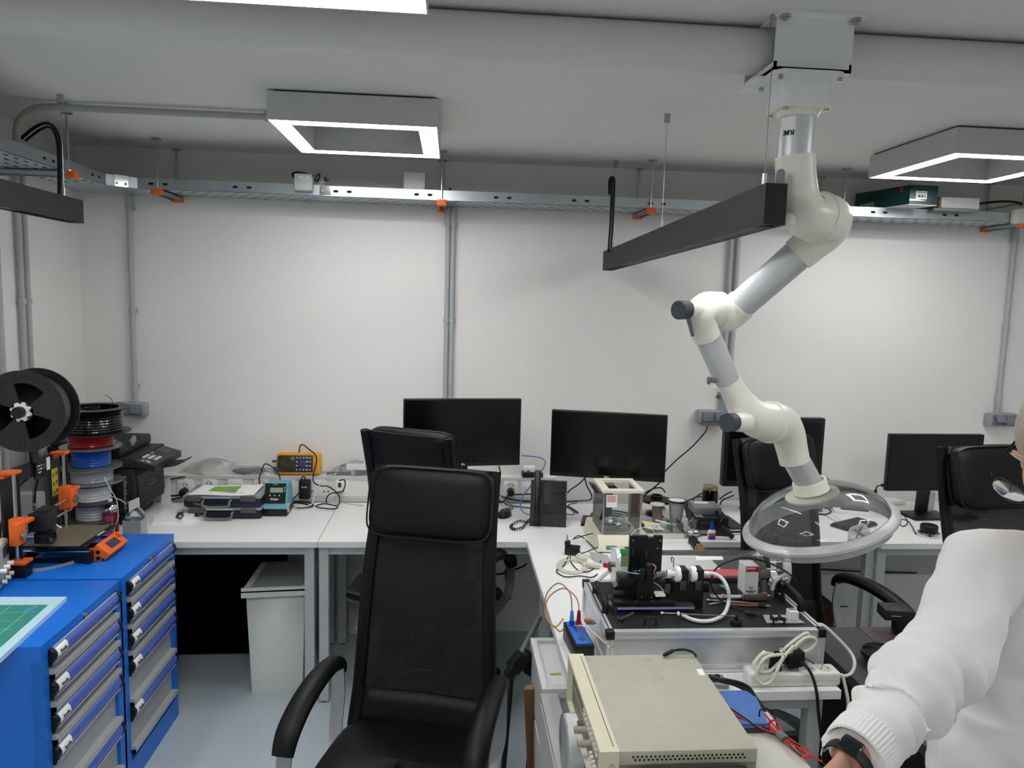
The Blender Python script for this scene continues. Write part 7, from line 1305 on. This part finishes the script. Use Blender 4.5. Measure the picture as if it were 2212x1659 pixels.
# drawer cart, grey unit, reel, white box (left of the return desk)
ct = mat('cart_white', '#dedfdc', .45)
t = thing('drawer_cart', 'white plastic drawer cart with a recessed top left of the return desk', 'cart', (.42, 2.25, 0)); x0, x1, y0_, y1_, zt = .292, .56, 2.085, 2.425, .62
m = MB().span((x0, y0_, zt-.03), (x1, y0_+.022, zt)).span((x0, y1_-.022, zt-.03), (x1, y1_, zt)).span((x0, y0_+.022, zt-.03), (x0+.022, y1_-.022, zt)).span((x1-.022, y0_+.022, zt-.03), (x1, y1_-.022, zt)).span((x0+.022, y0_+.022, zt-.03), (x1-.022, y1_-.022, zt-.012)); part('top_tray', m, ct, t)
part('inner_panel', MB().span((x0+.034, y0_+.04, zt-.012), (x1-.034, y1_-.04, zt-.009)), mat('cart_panel', '#e9e9e6', .45), t); part('tape', MB().box((.348, 2.19, zt-.0085), (.035, .014, .001), R=rot(6)), mat('tape_yellow', '#b5ac5a', .6, noise=.5, scale=250), t)
part('body', MB().span((x0+.01, y0_+.01, .03), (x1-.01, y1_-.01, zt-.03)), ct, t)
for i in range(3): part('drawer', MB().span((x0+.004, y0_+.03, .06+i*.18), (x0+.010, y1_-.03, .22+i*.18)), mat('cart_drawer', '#cfd1cf', .45), t)
for x in (x0+.03, x1-.03):
    for y in (y0_+.03, y1_-.03): part('caster', MB().cyl((x-.008, y, .018), (x+.008, y, .018), .018, n=14), rubber, t)
gu = mat('unit_grey', '#b9b9b8', .5)
t = thing('grey_cabinet', 'low grey metal drawer unit beside the side table, carrying the wrapped reel', 'drawer unit', (.32, 1.8, 0)); part('body', MB().span((.292, 1.56, 0), (.336, 2.07, .60)), gu, t)
part('top', MB().span((.285, 1.555, .60), (.337, 2.075, .612)), gu, t); part('drawer_front', MB().span((.284, 1.57, .31), (.292, 2.06, .59)), mat('cart_drawer', '#cfd1cf', .45), t); part('drawer_front', MB().span((.284, 1.57, .02), (.292, 2.06, .30)), mat('cart_drawer', '#cfd1cf', .45), t); part('lock', MB().cyl((.284, 1.78, .55), (.277, 1.78, .55), .008, n=14), steel, t)
p = at(1212, 1540, y=1.72); t = thing('wrapped_reel', 'white reel wrapped in clear plastic standing on the grey drawer unit', 'reel', (.318, 1.72, .612)); c = V((.300, 1.70, .612+.075))
part('reel', MB().cyl(c, c+V((.034, 0, 0)), .073, n=40), white, t); part('plastic_wrap', MB().lathe([(.0, -.006), (.07, -.005), (.0765, .002), (.0755, .02), (.0765, .036), (.05, .040), (0, .038)], c, (1, 0, 0), 36), clear('wrap_clear', '#f2f4f6', .1, .22), t)
solo('white_carton', MB().box((.312, 1.36, .27), (.045, .38, .54), bev=.003), white, 'tall white carton standing between the grey drawer unit and the camera', 'carton')
# dark table at the right with fan and black device
dk = mat('dark_tabletop', '#37393d', .5, noise=.1, scale=40)
t = thing('dark_table', 'dark grey topped table to the right of the aluminium case', 'table', (1.5, 1.9, 0)); s1 = at(1855, 1358, z=DESK).x
part('tabletop', MB().span((1.162, 1.52, DESK-.03), (s1, 2.237, DESK)), dk, t); part('brown_leaf', MB().span((s1+.003, 1.52, DESK-.03), (1.60, 2.237, DESK)), mat('table_brown', '#5a484a', .5), t)
for x, y in ((1.20, 1.56), (1.57, 1.56), (1.20, 2.2), (1.57, 2.2)): part('leg', MB().span((x-.02, y-.02, 0), (x+.02, y+.02, DESK-.03)), darkg, t)
part('side_panel', MB().span((1.185, 1.58, .35), (1.195, 2.18, DESK-.03)), blackm, t)
solo('computer_tower', MB().box((1.36, 1.9, .21), (.20, .45, .42), bev=.006), mat('tower_black', '#0b0b0c', .5), 'black computer tower on the floor under the dark table', 'computer')
c = at(1912, 1412, z=DESK+.03); t = thing('desk_fan', 'small black desk fan lying face up on the dark table, behind the sleeve', 'fan', (c.x, c.y, DESK))
part('ring', MB().lathe([(.062, .02), (.066, .02), (.066, .035), (.062, .035), (.062, .02)], (c.x, c.y, DESK), n=40), blackp, t); part('back', MB().lathe([(0, 0), (.05, 0), (.064, .02), (.06, .02), (.0, .004)], (c.x, c.y, DESK), n=36), blackm, t); m = MB()
for k in range(22): a = 2*PI*k/22; m.tube([V((c.x+.014*math.cos(a), c.y+.014*math.sin(a), DESK+.04)), V((c.x+.04*math.cos(a+.15), c.y+.04*math.sin(a+.15), DESK+.042)), V((c.x+.064*math.cos(a+.3), c.y+.064*math.sin(a+.3), DESK+.034))], .0014, 6, sub=3)
part('grille', m.cyl((c.x, c.y, DESK+.036), (c.x, c.y, DESK+.044), .015, n=20), blackp, t)
c = at(1925, 1372, z=DESK); t = thing('camera_mount', 'black electronic device on a black stand on the dark table', 'device', (c.x+.02, c.y, DESK)); part('device', MB().box((c.x+.02, c.y+.02, DESK+.07), (.09, .07, .035), R=rot(-10), bev=.003), mat('device_black', '#202124', .5), t); part('stand', MB().box((c.x+.045, c.y+.01, DESK+.027), (.06, .05, .054), R=rot(-10), bev=.008), blackp, t); part('mark', MB().box((c.x-.0, c.y-.0185, DESK+.072), (.03, .001, .003), R=rot(-10)), mat('mark_pale', '#9a9a9a', .5), t)
solo('black_pouch', MB().box((1.0, 1.96, .30), (.14, .10, .42), bev=.02), blackm, 'black pouch hanging under the return desk by its front leg', 'pouch')
solo('yellow_tag', MB().box((.955, 1.905, .44), (.02, .004, .05)), mat('tag_yellow', '#a39a3c', .6), 'small yellow tag on the black pouch under the return desk', 'tag')
# ================= person at the right =================
skin = mat('skin', '#c99b84', .5, noise=.06, scale=60); knit = mat('sweater_white', '#efeeec', .85, noise=.03, scale=350, bump=.35); trou = mat('trousers_dark', '#1c1f26', .8, noise=.1, scale=200); hairm = mat('hair_grey', '#bdb5a8', .7, noise=.25, scale=160, stretch=(1, 1, .2), bump=.5)
person = thing('person', 'person in a white sweater bending at the right edge, with glasses and a black wristwatch', 'person', (1.2, 1.42, 0))
f = V((-.15, -.99, 0)).normalized(); Lr = V((-.99, .15, 0)).normalized()            # facing, right-hand side
SH = at(2135, 1205, y=1.36); EL = at(2022, 1448, y=1.24); WR = at(1826, 1650, y=1.06)
NB = V((SH.x+.205, SH.y+.02, SH.z+.035)); HIP = V((NB.x-.03, 1.36, .80)); SHL = NB-Lr*.205+V((0, 0, -.035)); ELL = SHL+V((.10, .0, -.27)); WRL = ELL+V((-.12, -.22, -.12))
def loft(mb, rings, n=28):
    vs = []
    for c, a, b in rings:
        for k in range(n): t_ = 2*PI*k/n; vs.append(V(c)+Lr*(a*math.cos(t_))+f*(b*math.sin(t_)))
    N = len(rings); k0 = len(mb.v)
    mb.add(vs, [(i*n+k, i*n+(k+1) % n, (i+1)*n+(k+1) % n, (i+1)*n+k) for i in range(N-1) for k in range(n)], True)
    mb.f += [[k0+k for k in range(n)][::-1], [k0+(N-1)*n+k for k in range(n)]]; mb.sm += [True]*2; mb.mi += [0]*2
def cen(z): u = (z-HIP.z)/(NB.z-HIP.z); return V((HIP.x+(NB.x-HIP.x)*u, HIP.y+(NB.y-HIP.y)*u+.03*math.sin(PI*min(1, max(0, u))), z))
def remesh(o, v, sm=8, fac=.5):
    q = o.modifiers.new('r', 'REMESH'); q.mode = 'VOXEL'; q.voxel_size = v; q.use_smooth_shade = True
    q = o.modifiers.new('m', 'SMOOTH'); q.iterations = sm; q.factor = fac
    return o
# head frame
d = V((-.80, -.30, -.52)).normalized(); r = V((-.351, .936, 0)).normalized(); u = r.cross(d); r = (r*math.cos(.22)+u*math.sin(.22)).normalized(); u = r.cross(d)
HC = at(2310, 978, y=1.22); RH = Mx((r, d, u)).transposed()
H = lambda x, y, z: HC+RH @ V((x, y, z))
b = MB()
b.ball(H(0, -.014, .03), (.074, .092, .09), RH, 28); b.ball(H(0, .02, -.035), (.058, .07, .075), RH, 24); b.ball(H(0, .045, -.085), (.034, .035, .03), RH, 18)
b.tube([H(0, .085, .012), H(0, .098, -.008), H(0, .108, -.026), H(0, .092, -.036)], [.008, .010, .014, .008], 12); b.ball(H(0, .082, -.062), (.026, .012, .006), RH, 14); b.ball(H(0, .081, -.073), (.022, .012, .007), RH, 14)
for s in (-1, 1):
    b.ball(H(s*.031, .072, .012), (.014, .011, .010), RH, 14); b.ball(H(s*.075, -.012, -.008), (.009, .018, .030), RH, 14); b.tube([H(s*.012, .086, .032), H(s*.034, .086, .038), H(s*.055, .074, .030)], .007, 8)
b.tube([H(0, -.02, -.04), (HC+NB)/2+V((.01, .03, .0)), NB+V((0, .02, -.02)), NB+V((0, .02, -.10))], [.052, .055, .062, .07], 20)
loft(b, [(cen(z), a, bb) for z, a, bb in ((HIP.z-.06, .15, .10), (HIP.z+.1, .15, .10), (HIP.z+.28, .165, .10), (NB.z-.09, .16, .085), (NB.z-.03, .10, .07))])
for S, E_, W_ in ((SH, EL, WR), (SHL, ELL, WRL)):
    b.tube([NB+(S-NB)*.5-V((0, 0, .03)), S-V((0, 0, .02)), S+(E_-S)*.35, E_, E_+(W_-E_)*.3, W_], [.05, .054, .045, .034, .035, .027], 18)
def hand(W_, E_, s):
    a = (W_-E_).normalized(); a = (a+V((-.1, -.1, -.35))).normalized(); side = a.cross(V((0, 0, 1))).normalized(); nn = side.cross(a).normalized()
    G = lambda x, y, z: W_+side*x+a*y+nn*z
    b.tube([G(0, -.02, 0), G(0, .02, 0), G(0, .055, 0), G(0, .09, -.004)], [.026, .032, .039, .037], 16, flat=.5, up=side)
    for i, (x, l) in enumerate(((-.030, .072), (-.010, .082), (.011, .077), (.030, .060))): b.tube([G(x, .08, -.002), G(x*1.05, .08+l*.42, -.012), G(x, .08+l*.72, -.032), G(x*.95, .08+l*.86, -.056)], [.0098, .0092, .0084, .0074], 10)
    b.tube([G(-s*.026, .022, -.004), G(-s*.048, .05, -.016), G(-s*.047, .078, -.030), G(-s*.038, .10, -.042)], [.014, .0115, .010, .008], 10)
    return a
aR = hand(WR, EL, 1); aL = hand(WRL, ELL, -1)
for s in (-1, 1):
    x = HIP-Lr*(s*.09); b.tube([x+V((0, 0, .02)), V((x.x, x.y-.02, .50)), V((x.x, x.y+.01, .10)), V((x.x, x.y+.01, .05))], [.085, .055, .04, .045], 18); b.tube([V((x.x, x.y+.03, .04)), V((x.x, x.y-.06, .045)), V((x.x, x.y-.15, .035))], [.035, .038, .03], 14, flat=.8)
body = remesh(part('body', b, skin, person), .0048, 4)
# sweater: torso, sleeves with folds, cuffs
m = MB()
loft(m, [(cen(NB.z+.022), .060, .062), (cen(NB.z+.005), .085, .074), (cen(NB.z-.025), .155, .092), (cen(NB.z-.075), .198, .118), (cen(NB.z-.15), .208, .140), (cen(NB.z-.23), .206, .152), (cen(NB.z-.245), .204, .150), (cen(NB.z-.27), .207, .136), (cen(NB.z-.36), .212, .145), (cen(HIP.z+.16), .228, .155), (cen(HIP.z+.06), .235, .16), (cen(HIP.z+.0), .232, .155), (cen(HIP.z-.03), .215, .14), (cen(HIP.z-.07), .21, .138)])
def sleeve(S, E_, W_, seed):
    rnd = random.Random(seed); a = (E_-S); bb = (W_-E_); Wc = W_-bb.normalized()*.028
    pts = [NB+(S-NB)*.45-V((0, 0, .035)), S+V((0, 0, -.022)), S+a*.22, S+a*.45, S+a*.68, S+a*.86, E_+V((-.008, 0, 0))]; rr = [.075, .076, .073, .070, .068, .074, .070]
    m.tube(pts, rr, 28, sub=5)
    n = 11; p2 = []; r2 = []
    for i in range(n):
        q = i/(n-1); p2.append(E_+(Wc-E_)*(q*.86-.03)+V((rnd.uniform(-.005, .005), 0, rnd.uniform(-.005, .004)))); r2.append((.070-.012*q)+(.015 if i % 2 else -.009)*(1-.35*q))
    m.tube(p2, r2, 28, sub=4)
    c0 = E_+(Wc-E_)*.80; m.tube([c0, c0+(Wc-c0)*.15, c0+(Wc-c0)*.5, Wc], [.060, .054, .0495, .0475], 28, sub=3)
    return c0, Wc
cR = sleeve(SH, EL, WR, 3); cL = sleeve(SHL, ELL, WRL, 5)
sw = remesh(part('sweater', m, knit, person), .0062, 3)
tx = bpy.data.textures.new('folds', 'CLOUDS'); tx.noise_scale = .11; tx.noise_depth = 1
q = sw.modifiers.new('folds', 'DISPLACE'); q.texture = tx; q.strength = .034; q.mid_level = .5; q.texture_coords = 'LOCAL'
tx2 = bpy.data.textures.new('wrinkle', 'MARBLE'); tx2.noise_scale = .16; tx2.turbulence = 7
q = sw.modifiers.new('wrinkle', 'DISPLACE'); q.texture = tx2; q.strength = .016; q.mid_level = .5; q.texture_coords = 'LOCAL'
q = sw.modifiers.new('sm', 'SMOOTH'); q.iterations = 3; q.factor = .5
for c0, c1 in (cR, cL):       # ribbed cuff
    R = frame(c1-c0); L_ = (c1-c0).length; k = MB(); n = 96; vs = []
    for i, (z, rr) in enumerate(((.12, .0515), (.3, .0530), (.75, .0520), (1.0, .0505), (1.03, .047), (.9, .045))):
        for j in range(n): t_ = 2*PI*j/n; q_ = rr+(.0008 if j % 2 else -.0008); vs.append(c0+R @ V((math.cos(t_)*q_, math.sin(t_)*q_, z*L_)))
    k.add(vs, [(i*n+j, i*n+(j+1) % n, (i+1)*n+(j+1) % n, (i+1)*n+j) for i in range(5) for j in range(n)], True); part('cuff', k, knit, sw)
# trousers and shoes
m = MB(); loft(m, [(cen(HIP.z+.02), .185, .12), (cen(HIP.z-.1), .185, .125), (cen(HIP.z-.16), .18, .12)])
for s in (-1, 1): x = HIP-Lr*(s*.09); m.tube([x+V((0, 0, -.02)), V((x.x, x.y-.02, .50)), V((x.x, x.y+.01, .10)), V((x.x, x.y+.01, .045))], [.105, .08, .07, .072], 22)
remesh(part('trousers', m, trou, person), .012, 6)
for s in (-1, 1): x = HIP-Lr*(s*.09); part('shoe', MB().tube([V((x.x, x.y+.05, .045)), V((x.x, x.y-.04, .05)), V((x.x, x.y-.12, .04)), V((x.x, x.y-.19, .03))], [.045, .05, .046, .03], 16, flat=.85, up=V((1, 0, 0))), blackp, person)
# hair shell
def hs_(u_, v_):
    th_ = 2*PI*u_; ph_ = PI*.66*v_; x, y, z = math.sin(ph_)*math.cos(th_), math.sin(ph_)*math.sin(th_), math.cos(ph_)
    k = 1+.02*math.sin(37*th_+5*v_)+.015*math.sin(11*th_); lim = 1 if y < .35 else max(.55, 1-.7*(y-.35))
    return H(x*.083*k, -.014+y*.103*k*lim, .034+z*.099*k)
part('hair', MB().grid(hs_, 90, 26), hairm, person, solid=.006)
for s in (-1, 1): part('eyebrow', MB().tube([H(s*.014, .094, .034), H(s*.034, .094, .040), H(s*.056, .080, .032)], [.003, .004, .002], 8, flat=.6), hairm, body)
for s in (-1, 1): part('eyelid', MB().ball(H(s*.031, .0765, .011), .0085, None, 16), skin, body)
# glasses
gf = mat('glasses_frame', '#1a1b1e', .3, .3); gl = thing('glasses', 'dark rimmed glasses', 'glasses', (0, 0, 0)) if False else None
m = MB(); 
for s in (-1, 1):
    c = H(s*.036, .122, -.018); m.tube([c+RH @ V((.029*math.copysign(abs(math.cos(a))**.7, math.cos(a)), -.006*abs(math.cos(a))*(s*math.cos(a) > 0), .022*math.sin(a))) for a in [2*PI*k/28 for k in range(28)]], .0019, 8, closed=True, sub=1)
    m.tube([H(s*.066, .115, -.004), H(s*.074, .10, .0), H(s*.077, .03, .010), H(s*.078, -.02, .012), H(s*.076, -.045, -.012)], .0022, 8)
m.tube([H(-.008, .123, -.014), H(0, .127, -.011), H(.008, .123, -.014)], .002, 8)
g = part('glasses', m, gf, person)
for s in (-1, 1):
    c = H(s*.036, .122, -.018); mm = MB(); mm.lathe([(0, .003), (.8, .0012), (1, 0)], (0, 0, 0), (0, 0, 1), 28); mm.v = [c+RH @ V((p.x*.0285, p.z, p.y*.0215)) for p in mm.v]; part('lens', mm, clear('lens_clear', '#eef2f4', .02, .12), g)
# wristwatch
a = (WR-EL).normalized(); R = frame(a); wc = WR-a*.004; n = 40
k = MB(); k.lathe([(.0325, -.011), (.0350, -.010), (.0350, .010), (.0325, .011), (.0325, -.011)], wc, a, 44, flat=(1.12, .92)); wt = part('watch', k, mat('strap_black', '#0d0d0e', .5, noise=.15, scale=300, bump=.3), person)
top = (V((-.35, -.45, .8))-a*V((-.35, -.45, .8)).dot(a)).normalized(); Rw = Mx((a.cross(top), a, top)).transposed()
part('watch_case', MB().box(wc+top*.036+a*.0, (.034, .032, .010), R=Rw, bev=.004), mat('watch_dark', '#15161a', .15), wt); part('buckle', MB().box(wc+a.cross(top)*.036, (.003, .026, .016), R=Rw, bev=.001), chrome, wt); part('buckle', MB().box(wc-a.cross(top)*.036, (.003, .026, .014), R=Rw, bev=.001), chrome, wt)
